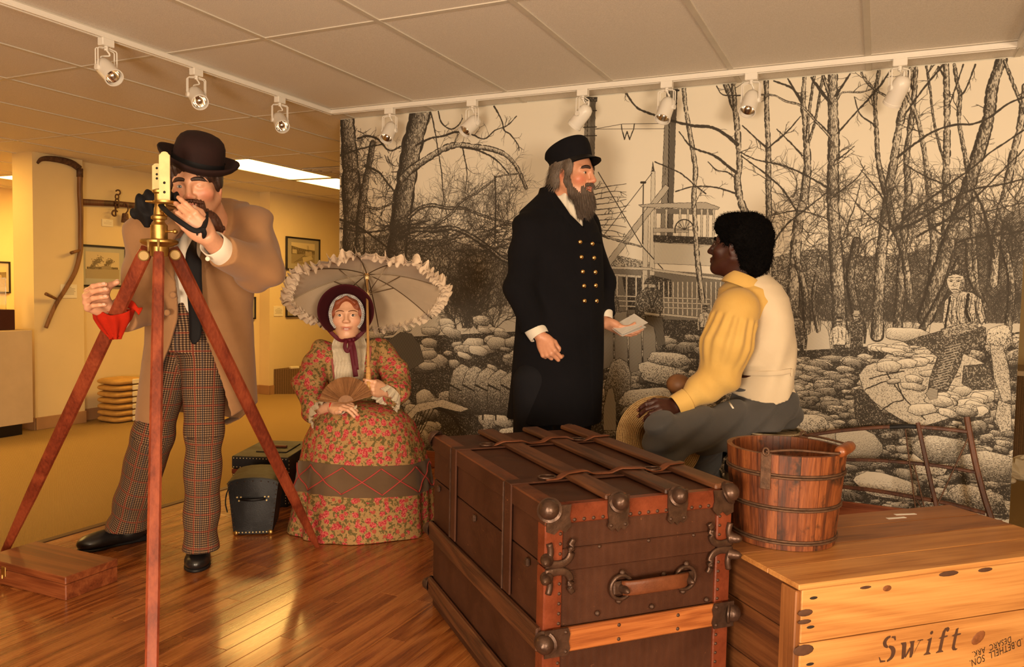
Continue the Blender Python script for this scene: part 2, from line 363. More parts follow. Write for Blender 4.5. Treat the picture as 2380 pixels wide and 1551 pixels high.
# ------------------------------------------------------------------ printed mural (drawn in code, engraving style)
MS = 940.0; MK = MS/720.0
MW, MH = int((MX1-MX0)*MS), int((CEZ-MZ0)*MS)
class Ink:
    def __init__(s, W, H, seed=3, k=1.0):
        s.W, s.H = W, H; s.L = np.ones((H, W), np.float32); s.r = np.random.RandomState(seed); s.rr = random.Random(seed)
        s.k = k
        Y, X = np.mgrid[0:H, 0:W].astype(np.float32); s.X, s.Y = X, Y
        n1 = s.noise(90, 90); n2 = s.noise(30, 30)
        def eq(a): return np.clip((a-a.mean())/(a.std()*3.2)+0.5, 0, 1)
        s.T = {}
        s.T['worm'] = eq(s.noise(3.6*k, 3.6*k)+0.5*s.noise(2.0*k, 2.0*k))
        s.T['bark'] = eq(s.noise(2.4*k, 9*k)+0.5*s.noise(1.8*k, 4*k))
        s.T['stip'] = eq(s.noise(2.3*k, 2.3*k))
        s.T['hat'] = 0.5+0.5*np.sin(2*np.pi*(0.35*X+0.94*Y)/(6.2*k)+7*n1+2.0*n2)
        s.T['hatv'] = 0.5+0.5*np.sin(2*np.pi*(0.96*X-0.25*Y)/(6.0*k)+7*n1+2.0*n2)
        s.T['hatd'] = 0.5+0.5*np.sin(2*np.pi*(0.7*X+0.7*Y)/(6.0*k)+8*n2)
        s.T['cross'] = np.minimum(s.T['hat'], s.T['hatv'])*0.5+0.5*s.T['worm']
    def noise(s, sx, sy):
        W, H = s.W, s.H; gw, gh = int(W/sx)+3, int(H/sy)+3; g = s.r.rand(gh, gw).astype(np.float32)
        x = np.arange(W, dtype=np.float32)/sx; y = np.arange(H, dtype=np.float32)/sy
        xi, yi = x.astype(int), y.astype(int); fx, fy = x-xi, y-yi; fx = fx*fx*(3-2*fx); fy = (fy*fy*(3-2*fy))[:, None]
        a = g[yi][:, xi]*(1-fx)+g[yi][:, xi+1]*fx; b = g[yi+1][:, xi]*(1-fx)+g[yi+1][:, xi+1]*fx
        return a*(1-fy)+b*fy
    def win(s, x0, x1, y0, y1):
        a, b = max(0, int(x0)), min(s.W, int(x1)+2); c, d = max(0, int(y0)), min(s.H, int(y1)+2)
        return (slice(c, d), slice(a, b)) if b > a and d > c else None
    def seg(s, p, q, w0, w1, val=0.0, tex=None, tone=0.5):
        m = max(w0, w1)+1
        w = s.win(min(p[0], q[0])-m, max(p[0], q[0])+m, min(p[1], q[1])-m, max(p[1], q[1])+m)
        if w is None: return
        X, Y = s.X[w], s.Y[w]; dx, dy = q[0]-p[0], q[1]-p[1]; l2 = dx*dx+dy*dy+1e-6; l = math.sqrt(l2)
        t = np.clip(((X-p[0])*dx+(Y-p[1])*dy)/l2, 0, 1)
        ox, oy = X-p[0]-t*dx, Y-p[1]-t*dy; d = np.sqrt(ox*ox+oy*oy); hw = (w0+(w1-w0)*t)*0.5
        cov = np.clip(hw-d+0.5, 0, 1)*min(1.0, max(w0, w1)/1.2+0.15)
        if tex is None: s.L[w] = s.L[w]*(1-cov)+val*cov
        else:
            sg = (dx*oy-dy*ox)/l/np.maximum(hw, 0.5)
            tn = tone+0.30*sg+0.25*np.abs(sg)**3
            v = 0.58*np.clip((s.T[tex][w]-tn)*5+0.5, 0, 1)+0.42*np.clip(1-tn, 0, 1)
            s.L[w] = s.L[w]*(1-cov)+v*cov
    def line(s, pts, w0, w1=None, val=0.0, jit=0.0, **k):
        w1 = w0 if w1 is None else w1; n = len(pts)-1
        if jit:
            o = [pts[0]]
            for a, b in zip(pts[:-1], pts[1:]):
                L = math.hypot(b[0]-a[0], b[1]-a[1]); m = max(1, int(L/(9*s.k)))
                for i in range(1, m+1):
                    j = jit if i < m else jit*0.4
                    o.append((a[0]+(b[0]-a[0])*i/m+s.rr.uniform(-j, j), a[1]+(b[1]-a[1])*i/m+s.rr.uniform(-j, j)))
            pts = o; n = len(pts)-1
        for i in range(n):
            a = w0+(w1-w0)*i/n; b = w0+(w1-w0)*(i+1)/n
            if jit: f = s.rr.uniform(0.75, 1.25); a *= f; b *= f
            s.seg(pts[i], pts[i+1], a, b, val, **k)
    def mask(s, poly):
        xs = [p[0] for p in poly]; ys = [p[1] for p in poly]
        w = s.win(min(xs), max(xs), min(ys), max(ys))
        if w is None: return None, None
        X, Y = s.X[w], s.Y[w]; m = np.zeros(X.shape, bool)
        for (x0, y0), (x1, y1) in zip(poly, poly[1:]+poly[:1]):
            if abs(y1-y0) < 1e-6: continue
            c = ((Y >= y0) != (Y >= y1)); m ^= c & (X < x0+(Y-y0)*(x1-x0)/(y1-y0))
        return w, m
    def fill(s, poly, tone=0.5, tex='hat', hard=4.0, t2=None, outline=0, mul=False):
        w, m = s.mask(poly)
        if w is None or not m.any(): return
        tn = tone
        if t2 is not None:
            Y = s.Y[w]; y0 = Y[m].min(); y1 = Y[m].max(); tn = tone+(t2-tone)*(Y-y0)/max(1, y1-y0)
        v = 0.58*np.clip((s.T[tex][w]-tn)*hard+0.5, 0, 1)+0.42*np.clip(1-tn, 0, 1)+np.zeros(m.shape, np.float32)
        A = s.L[w]; A[m] = np.minimum(A[m], v[m]) if mul else v[m]
        if outline: s.line(list(poly)+[poly[0]], outline, outline, 0.05, jit=outline*0.5)
    def twig(s, x, y, a, L, w, d, top=True):
        if top and s.k == 1.0: L *= MK; w *= MK*0.9
        pts = [(x, y)]; n = max(3, int(L/(9*s.k)))
        for i in range(n):
            a += s.rr.uniform(-0.28, 0.28); x += math.cos(a)*L/n; y += math.sin(a)*L/n; pts.append((x, y))
            if d > 0 and i > 0 and s.rr.random() < 0.38:
                s.twig(x, y, a+s.rr.choice((-1, 1))*s.rr.uniform(0.35, 0.9), L*s.rr.uniform(0.3, 0.6), w*0.6, d-1, False)
        s.line(pts, w, w*0.35, 0.08)
    def lump(s, cx, cy, rx, ry, tone, tex='hat', a0=0.0, crown=0.5):
        n = 18; ph = s.rr.uniform(0, 6); poly = []
        for i in range(n):
            t = 2*math.pi*i/n; k = 1+0.10*math.sin(2*t+ph)+0.07*math.sin(5*t+2*ph)
            x, y = rx*k*math.copysign(abs(math.cos(t))**0.8, math.cos(t)), ry*k*math.copysign(abs(math.sin(t))**0.8, math.sin(t))
            poly.append((cx+x*math.cos(a0)-y*math.sin(a0), cy+x*math.sin(a0)+y*math.cos(a0)))
        w, m = s.mask(poly)
        if w is None or not m.any(): return
        X, Y = (s.X[w]-cx)/rx, (s.Y[w]-cy)/ry
        tn = tone+crown*(0.55*Y+0.25*np.abs(X)**3+0.18*X)
        rows = 0.5+0.5*np.sin(2*np.pi*(np.hypot(X*rx*0.6, (Y+1.6)*ry))/(5.6*s.k)+3*s.T['worm'][w])
        T = 0.5*rows+0.5*s.T[tex][w] if tex != 'stip' else s.T['stip'][w]
        v = 0.80*np.clip((T-tn)*4.5+0.5, 0, 1)+0.20*np.clip(1-tn, 0, 1); A = s.L[w]; A[m] = v[m]
        s.line(poly+[poly[0]], 1.7*s.k, 1.7*s.k, 0.03, jit=1.2*s.k)
        s.line(poly[1:9], 3.0*s.k, 2.4*s.k, 0.02, jit=1.0)
def draw_mural():
    C = Ink(MW, MH, 5)
    rr = C.rr
    def c(q): p = PY(q[0], q[1], MY); return ((p[0]-MX0)*MS, (CEZ-p[2])*MS)
    def sc(u):  # local image px per photo px
        a = c((u, 600)); b = c((u+10, 600)); return (b[0]-a[0])/10.0
    def tw(u): return 0.5*(sc(u)+1.75*MK)
    def ln(pts, w0, w1=None, **k):
        f = tw(pts[0][0]); C.line([c(p) for p in pts], w0*f, (w0 if w1 is None else w1)*f, **k)
    def tree(pts, w0, w1, tone=0.5, twigs=0, tl=60, up=True, smooth=True):
        q = [np.array(p, float) for p in pts]
        if smooth and len(q) > 2: q = catmull(q, 5)
        ln(q, w0+1.6, w1+1.6, val=0.03, jit=0.9)
        ln(q, max(0.5, w0-0.6), max(0.5, w1-0.6), tex='bark', tone=tone)
        for i in range(twigs):
            j = rr.randrange(len(q)-1); p = c(q[j]); d = q[j+1]-q[j]
            base = -math.pi/2 if up else math.atan2(d[1], d[0])
            C.twig(p[0], p[1], base+rr.choice((-1, 1))*rr.uniform(0.35, 1.1), tl*1.7*rr.uniform(0.5, 1.2), rr.uniform(2.2, 4.5), 2)
    def pg(pts, *a, **k): C.fill([c(p) for p in pts], *a, **k)
    def br(pts, w0, w1, n=0, tl=35):
        q = catmull([np.array(p, float) for p in pts], 5) if len(pts) > 2 else pts
        ln(q, w0, w1, val=0.06, jit=1.6)
        if w0 > 5: ln(q, w0*0.45, w1*0.4, tex='bark', tone=0.35)
        for i in range(n):
            j = rr.randrange(len(q)-1); p = c(q[j]); d = np.array(q[j+1])-np.array(q[j])
            C.twig(p[0], p[1], math.atan2(d[1], d[0])+rr.choice((-1, 1))*rr.uniform(0.4, 1.2), tl*1.7*rr.uniform(0.5, 1.2), rr.uniform(1.8, 3.4), 2)
    def lumps(x0, x1, y0, y1, n, rx, ry, tone, tex='hat', crown=0.5):
        L = sorted(((rr.uniform(y0, y1), rr.uniform(x0, x1)) for _ in range(n)))
        for y, x in L:
            p = c((x, y)); f = tw(x); k = rr.uniform(0.45, 1.2)
            C.lump(p[0], p[1], rx*f*k, ry*f*k*rr.uniform(0.8, 1.2), tone+0.12+rr.uniform(-0.18, 0.15), rr.choice((tex, 'hat', 'hatv', 'worm')), rr.uniform(-0.25, 0.25), crown)
    # --- distant woods, right
    pg([(1690, 640), (1760, 610), (1830, 588), (1900, 577), (1960, 590), (2040, 597), (2110, 588), (2200, 560), (2300, 538), (2380, 512), (2380, 760), (1690, 760)], 0.56, 'worm', 6)
    pg([(2090, 600), (2200, 545), (2300, 515), (2380, 480), (2380, 780), (2060, 760)], 0.52, 'hatd', 3, mul=True)
    for i in range(240):
        x = rr.uniform(1840, 2375); y = rr.uniform(600, 750); p = c((x, y)); C.twig(p[0], p[1], -1.57+rr.uniform(-0.9, 0.9), rr.uniform(40, 130), rr.uniform(1.5, 3.5), 2)
    pg([(1690, 744), (2380, 752), (2380, 830), (1690, 815)], 0.10, 'hat', 6)
    # --- left woods: brush
    pg([(790, 560), (880, 545), (960, 555), (1060, 560), (1140, 585), (1260, 610), (1400, 640), (1400, 760), (1200, 715), (1020, 712), (790, 720)], 0.50, 'bark', 4)
    pg([(790, 712), (1410, 712), (1410, 800), (790, 800)], 0.16, 'hat', 6)
    for i in range(230):
        x = rr.uniform(940, 1240); y = rr.uniform(640, 735); p = c((x, y)); C.twig(p[0], p[1], -1.57+(x-1090)/300+rr.uniform(-0.2, 0.2), rr.uniform(70, 190), rr.uniform(1.2, 2.8), 1)
    for i in range(34):
        x = 1085+rr.uniform(-12, 12); p = c((x, 762)); C.twig(p[0], p[1], -1.57+rr.uniform(-0.55, 0.55), rr.uniform(140, 300), rr.uniform(2, 4), 1)
    for xs in (1108, 1150, 1060):
        for i in range(5): p = c((xs, 765)); C.twig(p[0], p[1], -1.57+rr.uniform(-0.5, 0.5), rr.uniform(150, 260), 4, 2)
    # --- left woods: trees and tangle
    tree([(805, 262), (810, 330), (814, 400), (818, 480), (822, 560), (826, 660)], 30, 56, 0.56, 14, 45)
    tree([(866, 330), (858, 380), (848, 430), (838, 500), (835, 570), (832, 640)], 12, 26, 0.62, 10, 40)
    tree([(980, 250), (967, 300), (955, 350), (950, 380), (944, 420), (936, 470), (930, 520), (922, 580), (915, 660)], 46, 44, 0.60, 8, 40)
    tree([(935, 415), (955, 395), (985, 374), (1015, 355), (1040, 342), (1065, 337), (1100, 341), (1135, 345), (1168, 356), (1190, 374), (1207, 400), (1222, 436)], 15, 5, 0.42, 6, 40)
    br([(1070, 342), (1100, 346), (1135, 360), (1160, 378), (1182, 404)], 5, 2.5, 8)
    br([(966, 338), (990, 326), (1005, 320), (1030, 316), (1060, 307), (1095, 312), (1125, 323), (1150, 303), (1178, 292), (1200, 270)], 4.5, 2, 16, 26)
    br([(1148, 247), (1165, 278), (1172, 303), (1185, 312), (1203, 335), (1206, 350)], 4, 2, 8, 20)
    br([(1000, 258), (1008, 290), (1018, 350), (1026, 400), (1030, 450), (1042, 520)], 3, 2, 6, 22)
    br([(1018, 256), (1026, 285), (1048, 300), (1066, 290), (1075, 275)], 3.5, 2, 4, 20)
    br([(950, 505), (975, 484), (1005, 477), (1040, 484), (1075, 484), (1110, 497), (1150, 510), (1205, 520)], 9, 4, 16, 30)
    br([(930, 548), (965, 534), (1010, 535), (1050, 530), (1090, 546), (1130, 572), (1170, 603), (1210, 615)], 13, 9, 16, 30)
    br([(1010, 524), (1050, 495), (1072, 468), (1110, 447), (1145, 420), (1160, 409), (1212, 403)], 7, 2.5, 10, 30)
    br([(1122, 560), (1150, 528), (1180, 522), (1210, 520)], 6, 4, 6)
    br([(790, 362), (840, 345), (890, 335)], 5, 2.5, 5); br([(832, 322), (855, 316), (880, 325), (905, 350), (935, 338)], 5, 3, 8, 25)
    br([(848, 385), (880, 400), (900, 425), (925, 455)], 5, 3, 8, 28); br([(790, 530), (850, 540), (920, 530), (1000, 512)], 4, 3, 8)
    br([(790, 510), (830, 525), (880, 560), (930, 600)], 5, 4, 6); br([(850, 480), (880, 485), (915, 470)], 6, 4, 6)
    br([(1150, 410), (1152, 470), (1150, 560)], 4, 3, 4); br([(1075, 345), (1085, 400), (1080, 450)], 3, 2, 5)
    for i in range(330):
        x = rr.uniform(792, 960); y = rr.uniform(350, 640)
        if rr.random() < 0.3: x = rr.uniform(792, 850); y = rr.uniform(280, 640)
        p = c((x, y)); C.twig(p[0], p[1], rr.uniform(0, 6.28), rr.uniform(30, 110), rr.uniform(2, 5), 1)
    for i in range(300):
        x = rr.uniform(900, 1205); y = 500+abs(rr.gauss(0, 1))*70+20; p = c((x, min(y, 650))); C.twig(p[0], p[1], rr.choice((0, 3.14))+rr.uniform(-0.6, 0.6), rr.uniform(50, 150), rr.uniform(1.8, 4.5), 1)
    for i in range(45):
        x = rr.uniform(1000, 1200); p = c((x, rr.uniform(480, 560))); C.twig(p[0], p[1], -1.57+rr.uniform(-0.4, 0.4), rr.uniform(60, 240), 2.4, 2)
    # --- steamboat
    pg([(1395, 606), (1440, 594), (1520, 612), (1520, 640), (1395, 640)], 0.45, 'worm', 6)
    pg([(1395, 622), (1510, 628), (1600, 632), (1710, 642), (1710, 745), (1395, 745)], 0.66, 'hatv', 4)
    pg([(1445, 640), (1490, 642), (1490, 720), (1460, 720)], 0.95, 'worm', 5); pg([(1515, 640), (1560, 650), (1560, 690), (1515, 690)], 0.9, 'worm', 5)
    pg([(1360, 226), (1384, 226), (1380, 420), (1356, 420)], 0.62, 'hatv', 3, outline=2.2)
    pg([(1372, 236), (1384, 236), (1380, 420), (1370, 420)], 0.80, 'hatv', 3); ln([(1366, 236), (1363, 420)], 1.2)
    pg([(1356, 226), (1388, 226), (1387, 236), (1357, 236)], 0.9, 'bark', 5, outline=2)
    for y in (258, 296, 316): ln([(1356, y), (1386, y-1)], 2.2)
    pg([(1550, 208), (1574, 206), (1570, 290), (1564, 480), (1562, 612), (1533, 612), (1538, 440), (1544, 290)], 0.60, 'hatv', 3, outline=2.4)
    pg([(1560, 214), (1574, 212), (1570, 290), (1564, 480), (1562, 612), (1549, 612), (1552, 440)], 0.84, 'hatv', 3)
    ln([(1556, 215), (1550, 610)], 2.5); ln([(1572, 240), (1550, 262)], 3); ln([(1549, 210), (1577, 210)], 4)
    ln([(1381, 300), (1447, 288), (1545, 287)], 1.0); ln([(1381, 300), (1545, 299), ], 0.9)
    ln([(1444, 290), (1445, 301), (1451, 324), (1457, 306), (1463, 324), (1472, 301), (1474, 288)], 2.2, jit=0.6)
    pg([(1513, 398), (1522, 398), (1521, 640), (1509, 640)], 0.08, 'hatv', 6, outline=1.6); pg([(1514, 398), (1517, 376), (1521, 398)], 0.9, 'worm', 5, outline=1.5)
    pg([(1497, 480), (1507, 480), (1504, 690), (1491, 690)], 0.10, 'hatv', 6, outline=1.6)
    pg([(1546, 428), (1556, 436), (1418, 618), (1402, 616)], 0.25, 'hatd', 4, outline=2.2)
    ln([(1495, 424), (1493, 566)], 2.4); ln([(1490, 424), (1499, 424)], 5); ln([(1515, 402), (1402, 548)], 1.4); ln([(1390, 400), (1492, 572)], 1.8); ln([(1492, 572), (1540, 625)], 2)
    br([(1392, 545), (1440, 560), (1490, 573)], 6, 4, 2)
    for k in range(10): br([(1380, 440+12*k), (1420, 432+13*k), (1455, 425+14*k+rr.uniform(-10, 10))], 2.2, 1.0, 3, 18)
    pg([(1484, 476), (1520, 473), (1640, 470), (1672, 482), (1668, 487), (1490, 481)], 0.3, 'hat', 5, outline=2)
    pg([(1520, 484), (1662, 487), (1660, 500), (1520, 496)], 0.72, 'hat', 4)
    for x in (1520, 1546, 1578, 1596, 1628, 1642, 1656): pg([(x, 486), (x+5, 486), (x+4, 556), (x-1, 556)], 0.15, 'hatv', 5, outline=1.4)
    pg([(1518, 530), (1600, 530), (1600, 540), (1518, 540)], 0.25, 'hat', 5, outline=1.5); pg([(1518, 546), (1665, 552), (1660, 570), (1518, 562)], 0.93, 'worm', 6)
    pg([(1520, 563), (1660, 572), (1655, 618), (1520, 612)], 0.12, 'hatv', 6, outline=1.4)
    for k in range(12): a = math.pi*k/11; ln([(1590+22*math.cos(a), 534-24*math.sin(a)), (1590+22*math.cos(a+0.29), 534-24*math.sin(a+0.29))], 2.4)
    for k in range(8): ln([(1590, 534), (1590+22*math.cos(math.pi*k/7), 534-24*math.sin(math.pi*k/7))], 1.1)
    for (a, b, y0, y1) in ((1395, 1515, 618, 622), (1515, 1710, 624, 650), (1395, 1490, 634, 640)): pg([(a, y0), (b, y1), (b, y1+6), (a, y0+6)], 0.12, 'hat', 6, outline=1.4)
    for x in range(1432, 1500, 22): pg([(x, 640), (x+4, 640), (x+4, 722), (x, 722)], 0.1, 'hatv', 6, outline=1.2)
    for x in list(range(1530, 1700, 11)): pg([(x, 655), (x+2.5, 655), (x+2.5, 735), (x, 735)], 0.05, 'hatv', 6)
    for y in (686, 697, 709): pg([(1430, y), (1650, y+8), (1650, y+11), (1430, y+3)], 0.05, 'hat', 6, outline=1.0)
    pg([(1530, 727), (1640, 738), (1640, 743), (1530, 732)], 0.1, 'hat', 6, outline=1.2); pg([(1540, 742), (1660, 746), (1650, 790), (1540, 780)], 0.88, 'worm', 5)
    # --- right trees
    RT = [([(1588, 195), (1593, 250), (1603, 310), (1612, 365), (1616, 400), (1612, 460), (1615, 520), (1620, 600), (1632, 700)], 7, 10, 0.42, 4),
          ([(1684, 190), (1700, 232), (1710, 270), (1715, 330), (1718, 390), (1713, 415), (1719, 460), (1730, 490), (1748, 530)], 9, 13, 0.48, 3),
          ([(1702, 190), (1706, 225), (1708, 255)], 7, 7, 0.55, 0), ([(1780, 184), (1782, 280), (1785, 340), (1785, 420), (1787, 520), (1786, 610), (1792, 760)], 8, 12, 0.52, 5),
          ([(1869, 178), (1866, 240), (1872, 300), (1876, 380), (1873, 420), (1868, 460), (1857, 505), (1850, 560), (1845, 640), (1842, 720)], 7, 24, 0.44, 6),
          ([(1892, 176), (1880, 260), (1875, 330)], 4, 5, 0.6, 1), ([(1912, 175), (1896, 270), (1880, 330)], 3, 4, 0.7, 0),
          ([(1935, 168), (1935, 250), (1937, 330), (1935, 420), (1936, 500), (1940, 560), (1946, 650), (1952, 790)], 17, 27, 0.48, 8),
          ([(2117, 160), (2101, 240), (2086, 310), (2076, 380), (2066, 430), (2060, 480), (2052, 550), (2044, 640), (2038, 780)], 11, 22, 0.46, 5),
          ([(2128, 158), (2123, 230), (2113, 310), (2106, 370), (2110, 440), (2105, 500), (2098, 560), (2094, 640), (2085, 770)], 7, 18, 0.55, 5),
          ([(2103, 212), (2122, 252), (2136, 292), (2150, 370), (2156, 430), (2165, 520), (2170, 580), (2160, 700)], 5, 16, 0.5, 4),
          ([(2152, 152), (2160, 200), (2168, 270), (2178, 320), (2192, 370), (2205, 410)], 3, 3, 0.7, 3), ([(2198, 150), (2200, 240), (2200, 330), (2198, 420), (2200, 500), (2194, 590)], 9, 16, 0.46, 5),
          ([(2217, 150), (2225, 200), (2231, 222), (2228, 280), (2240, 350), (2250, 410), (2256, 470), (2262, 570), (2270, 680)], 5, 10, 0.58, 4),
          ([(2327, 140), (2306, 200), (2297, 270), (2281, 330), (2266, 380), (2251, 430), (2234, 480), (2210, 545), (2186, 620), (2150, 740)], 18, 30, 0.60, 7),
          ([(2382, 200), (2371, 290), (2356, 350), (2340, 430), (2325, 490), (2315, 560), (2308, 660)], 10, 16, 0.40, 5),
          ([(2042, 165), (2033, 225), (2036, 300), (2040, 370), (2050, 420), (2056, 450)], 6, 9, 0.55, 3), ([(2334, 142), (2352, 190), (2368, 230), (2382, 262)], 5, 5, 0.6, 1),
          ([(2060, 440), (2075, 520), (2100, 590), (2115, 700)], 10, 14, 0.55, 3), ([(1990, 560), (1975, 650), (2000, 770)], 14, 20, 0.75, 0), ([(2230, 600), (2190, 680), (2140, 770)], 12, 14, 0.7, 3),
          ([(2250, 560), (2255, 640), (2290, 720)], 12, 12, 0.65, 3), ([(2330, 560), (2350, 660), (2340, 780)], 12, 14, 0.65, 3), ([(1850, 600), (1870, 680), (1875, 770)], 12, 14, 0.65, 3), ([(1905, 600), (1890, 690), (1900, 770)], 7, 8, 0.65, 2)]
    for pts, a, b, t, n in RT: tree(pts, a, b, t-0.06, (n+1)//2, 50)
    for pts, a, b in [([(1452, 212), (1475, 245), (1500, 260), (1560, 280), (1610, 292), (1655, 296), (1690, 316), (1713, 336)], 4, 8), ([(1578, 306), (1608, 342), (1660, 362), (1690, 385), (1712, 402)], 2.5, 7),
                      ([(1522, 376), (1580, 402), (1612, 428), (1640, 450)], 3, 3), ([(1570, 445), (1610, 434), (1660, 435), (1712, 450)], 3, 4), ([(1645, 376), (1665, 395), (1690, 400), (1708, 414)], 2, 4), ([(1665, 200), (1680, 220), (1720, 222)], 3, 3),
                      ([(1930, 318), (1895, 280), (1862, 246), (1825, 235), (1800, 222), (1768, 220)], 8, 4), ([(2095, 250), (2062, 226), (2030, 205), (2000, 170)], 6, 4), ([(1720, 354), (1760, 372), (1810, 382), (1862, 402), (1930, 440)], 3, 5),
                      ([(1722, 362), (1780, 405), (1820, 442), (1850, 490)], 3, 5), ([(1725, 292), (1755, 320), (1782, 344)], 2.5, 5), ([(1785, 344), (1830, 305), (1860, 270)], 5, 3), ([(1805, 300), (1840, 335), (1865, 362)], 2.5, 4), ([(1798, 188), (1840, 205), (1862, 238)], 4, 6), ([(1830, 182), (1850, 215), (1864, 232)], 4, 5),
                      ([(1885, 180), (1910, 215), (1930, 240)], 5, 8), ([(1912, 176), (1925, 215)], 7, 8), ([(1975, 172), (1950, 210), (1942, 222)], 5, 7), ([(1942, 235), (1958, 215), (2000, 214), (2030, 205)], 6, 3), ([(1945, 310), (1990, 260), (2040, 205), (2068, 165)], 4, 5), ([(1985, 225), (1998, 265), (2025, 285), (2034, 295)], 2.5, 5),
                      ([(2382, 225), (2340, 242), (2300, 272), (2260, 288), (2220, 290), (2170, 305), (2120, 338), (2085, 366)], 5, 6), ([(2192, 150), (2150, 200), (2105, 262)], 5, 4), ([(2266, 150), (2245, 205), (2232, 222)], 4, 4), ([(2238, 150), (2218, 210), (2203, 250)], 3.5, 3), ([(2180, 155), (2196, 180)], 4, 5),
                      ([(2382, 300), (2345, 325), (2300, 355), (2265, 385), (2190, 440), (2110, 500), (2080, 535)], 4, 6), ([(2382, 345), (2330, 395), (2270, 455), (2200, 510), (2130, 550)], 3, 6), ([(2382, 415), (2320, 430), (2260, 440), (2200, 470), (2130, 515), (2090, 530)], 3.5, 7), ([(2382, 470), (2320, 485), (2240, 505), (2150, 525)], 2.5, 3),
                      ([(2382, 535), (2330, 545), (2270, 550), (2220, 565)], 4, 5), ([(2110, 530), (2140, 520), (2150, 480), (2165, 400)], 6, 3), ([(2100, 380), (2150, 410), (2200, 430)], 3, 4), ([(2262, 440), (2285, 490), (2300, 560), (2310, 600)], 5, 7), ([(2000, 395), (2030, 430), (2056, 470)], 2, 4), ([(1990, 475), (2030, 510), (2062, 535)], 2, 4),
                      ([(2070, 530), (2130, 500), (2180, 465)], 6, 3), ([(1955, 560), (1985, 480), (2000, 420)], 3, 2), ([(1990, 600), (2020, 560), (2055, 545)], 3, 2), ([(1800, 560), (1830, 520), (1880, 480), (1930, 440)], 4, 3), ([(1795, 500), (1850, 490), (1900, 500), (1935, 515)], 3, 3), ([(1945, 450), (1990, 415), (2010, 385)], 4, 2), ([(1945, 372), (1985, 340)], 4, 2)]:
        br(pts, a*0.85, b*0.85, 3, 22)
    for i in range(190):
        x = rr.uniform(1780, 2378); y = rr.uniform(450, 650); p = c((x, y)); C.twig(p[0], p[1], -1.57+rr.uniform(-1.0, 1.0), rr.uniform(60, 170), rr.uniform(1.6, 3.6), 2)
    # --- undergrowth round the tree feet
    pg([(1690, 700), (1760, 690), (1850, 700), (1950, 690), (2060, 700), (2160, 690), (2260, 700), (2380, 690), (2380, 748), (1690, 742)], 0.55, 'bark', 4, mul=True)
    for i in range(420):
        x = rr.uniform(1700, 2378); y = rr.uniform(690, 752); p = c((x, y)); C.twig(p[0], p[1], -1.57+rr.uniform(-0.7, 0.7), rr.uniform(25, 95), rr.uniform(1.0, 2.4), 1)
    for i in range(90):
        x = rr.uniform(1840, 2160); p = c((x, 752+rr.uniform(0, 30))); C.twig(p[0], p[1], -1.57+rr.uniform(-0.3, 0.3), rr.uniform(40, 110), rr.uniform(1.2, 2.2), 1)
    # --- people standing behind the bales
    def man(x, y, h, shirt, trous, hat=None):
        u = h/7.0
        pg([(x-0.75*u, y+3.5*u), (x+0.75*u, y+3.5*u), (x+0.95*u, y+5*u), (x+0.9*u, y+7*u), (x+0.15*u, y+7*u), (x, y+4.6*u), (x-0.15*u, y+7*u), (x-0.9*u, y+7*u), (x-0.95*u, y+5*u)], trous, 'worm', 4, outline=1.4)
        for sg in (-1, 1): pg([(x+sg*0.85*u, y+1.35*u), (x+sg*1.15*u, y+1.7*u), (x+sg*1.35*u, y+2.8*u), (x+sg*1.2*u, y+4.1*u), (x+sg*0.95*u, y+4.1*u), (x+sg*1.0*u, y+2.9*u), (x+sg*0.75*u, y+2.0*u)], min(0.9, shirt+0.12), 'worm', 4, outline=1.4)
        pg([(x-0.35*u, y+1.0*u), (x+0.35*u, y+1.0*u), (x+0.95*u, y+1.35*u), (x+0.85*u, y+2.4*u), (x+0.8*u, y+3.7*u), (x-0.8*u, y+3.7*u), (x-0.85*u, y+2.4*u), (x-0.95*u, y+1.35*u)], shirt, 'worm', 4, outline=1.4)
        ln([(x-0.2*u, y+1.3*u), (x-0.1*u, y+2.4*u), (x-0.3*u, y+3.4*u)], 1.0, jit=0.8); ln([(x+0.3*u, y+1.6*u), (x+0.45*u, y+2.6*u)], 1.0, jit=0.8); ln([(x-0.8*u, y+3.62*u), (x+0.8*u, y+3.62*u)], 2.0)
        n = [(x+0.46*u*math.cos(t*0.52), y+0.45*u+0.60*u*math.sin(t*0.52)) for t in range(12)]
        pg(n, 0.38, 'stip', 3, outline=1.3); pg([(x-0.5*u, y+0.3*u), (x-0.48*u, y-0.05*u), (x-0.3*u, y-0.22*u), (x+0.3*u, y-0.22*u), (x+0.48*u, y-0.05*u), (x+0.5*u, y+0.3*u), (x+0.36*u, y+0.08*u), (x-0.36*u, y+0.08*u)], 0.95, 'worm', 5)
        ln([(x-0.32*u, y+0.40*u), (x-0.06*u, y+0.42*u)], 2.2); ln([(x+0.08*u, y+0.42*u), (x+0.32*u, y+0.40*u)], 2.2); ln([(x, y+0.45*u), (x-0.05*u, y+0.66*u)], 1.0); ln([(x-0.18*u, y+0.83*u), (x+0.16*u, y+0.83*u)], 1.4); ln([(x+0.2*u, y+0.6*u), (x+0.38*u, y+0.9*u)], 2.0)
        if hat is not None: pg([(x-0.66*u, y+0.16*u), (x-0.42*u, y+0.0*u), (x-0.36*u, y-0.4*u), (x+0.36*u, y-0.4*u), (x+0.44*u, y+0.0*u), (x+0.5*u, y+0.16*u)], hat, 'hat', 4, outline=1.4)
    man(1852, 738, 125, 0.7, 0.85); man(1990, 728, 120, 0.75, 0.8, 0.25); man(1950, 740, 120, 0.16, 0.75); man(1638, 712, 95, 0.2, 0.8); man(1414, 660, 130, 0.55, 0.7)
    man(1850, 800, 60, 0.05, 0.8)
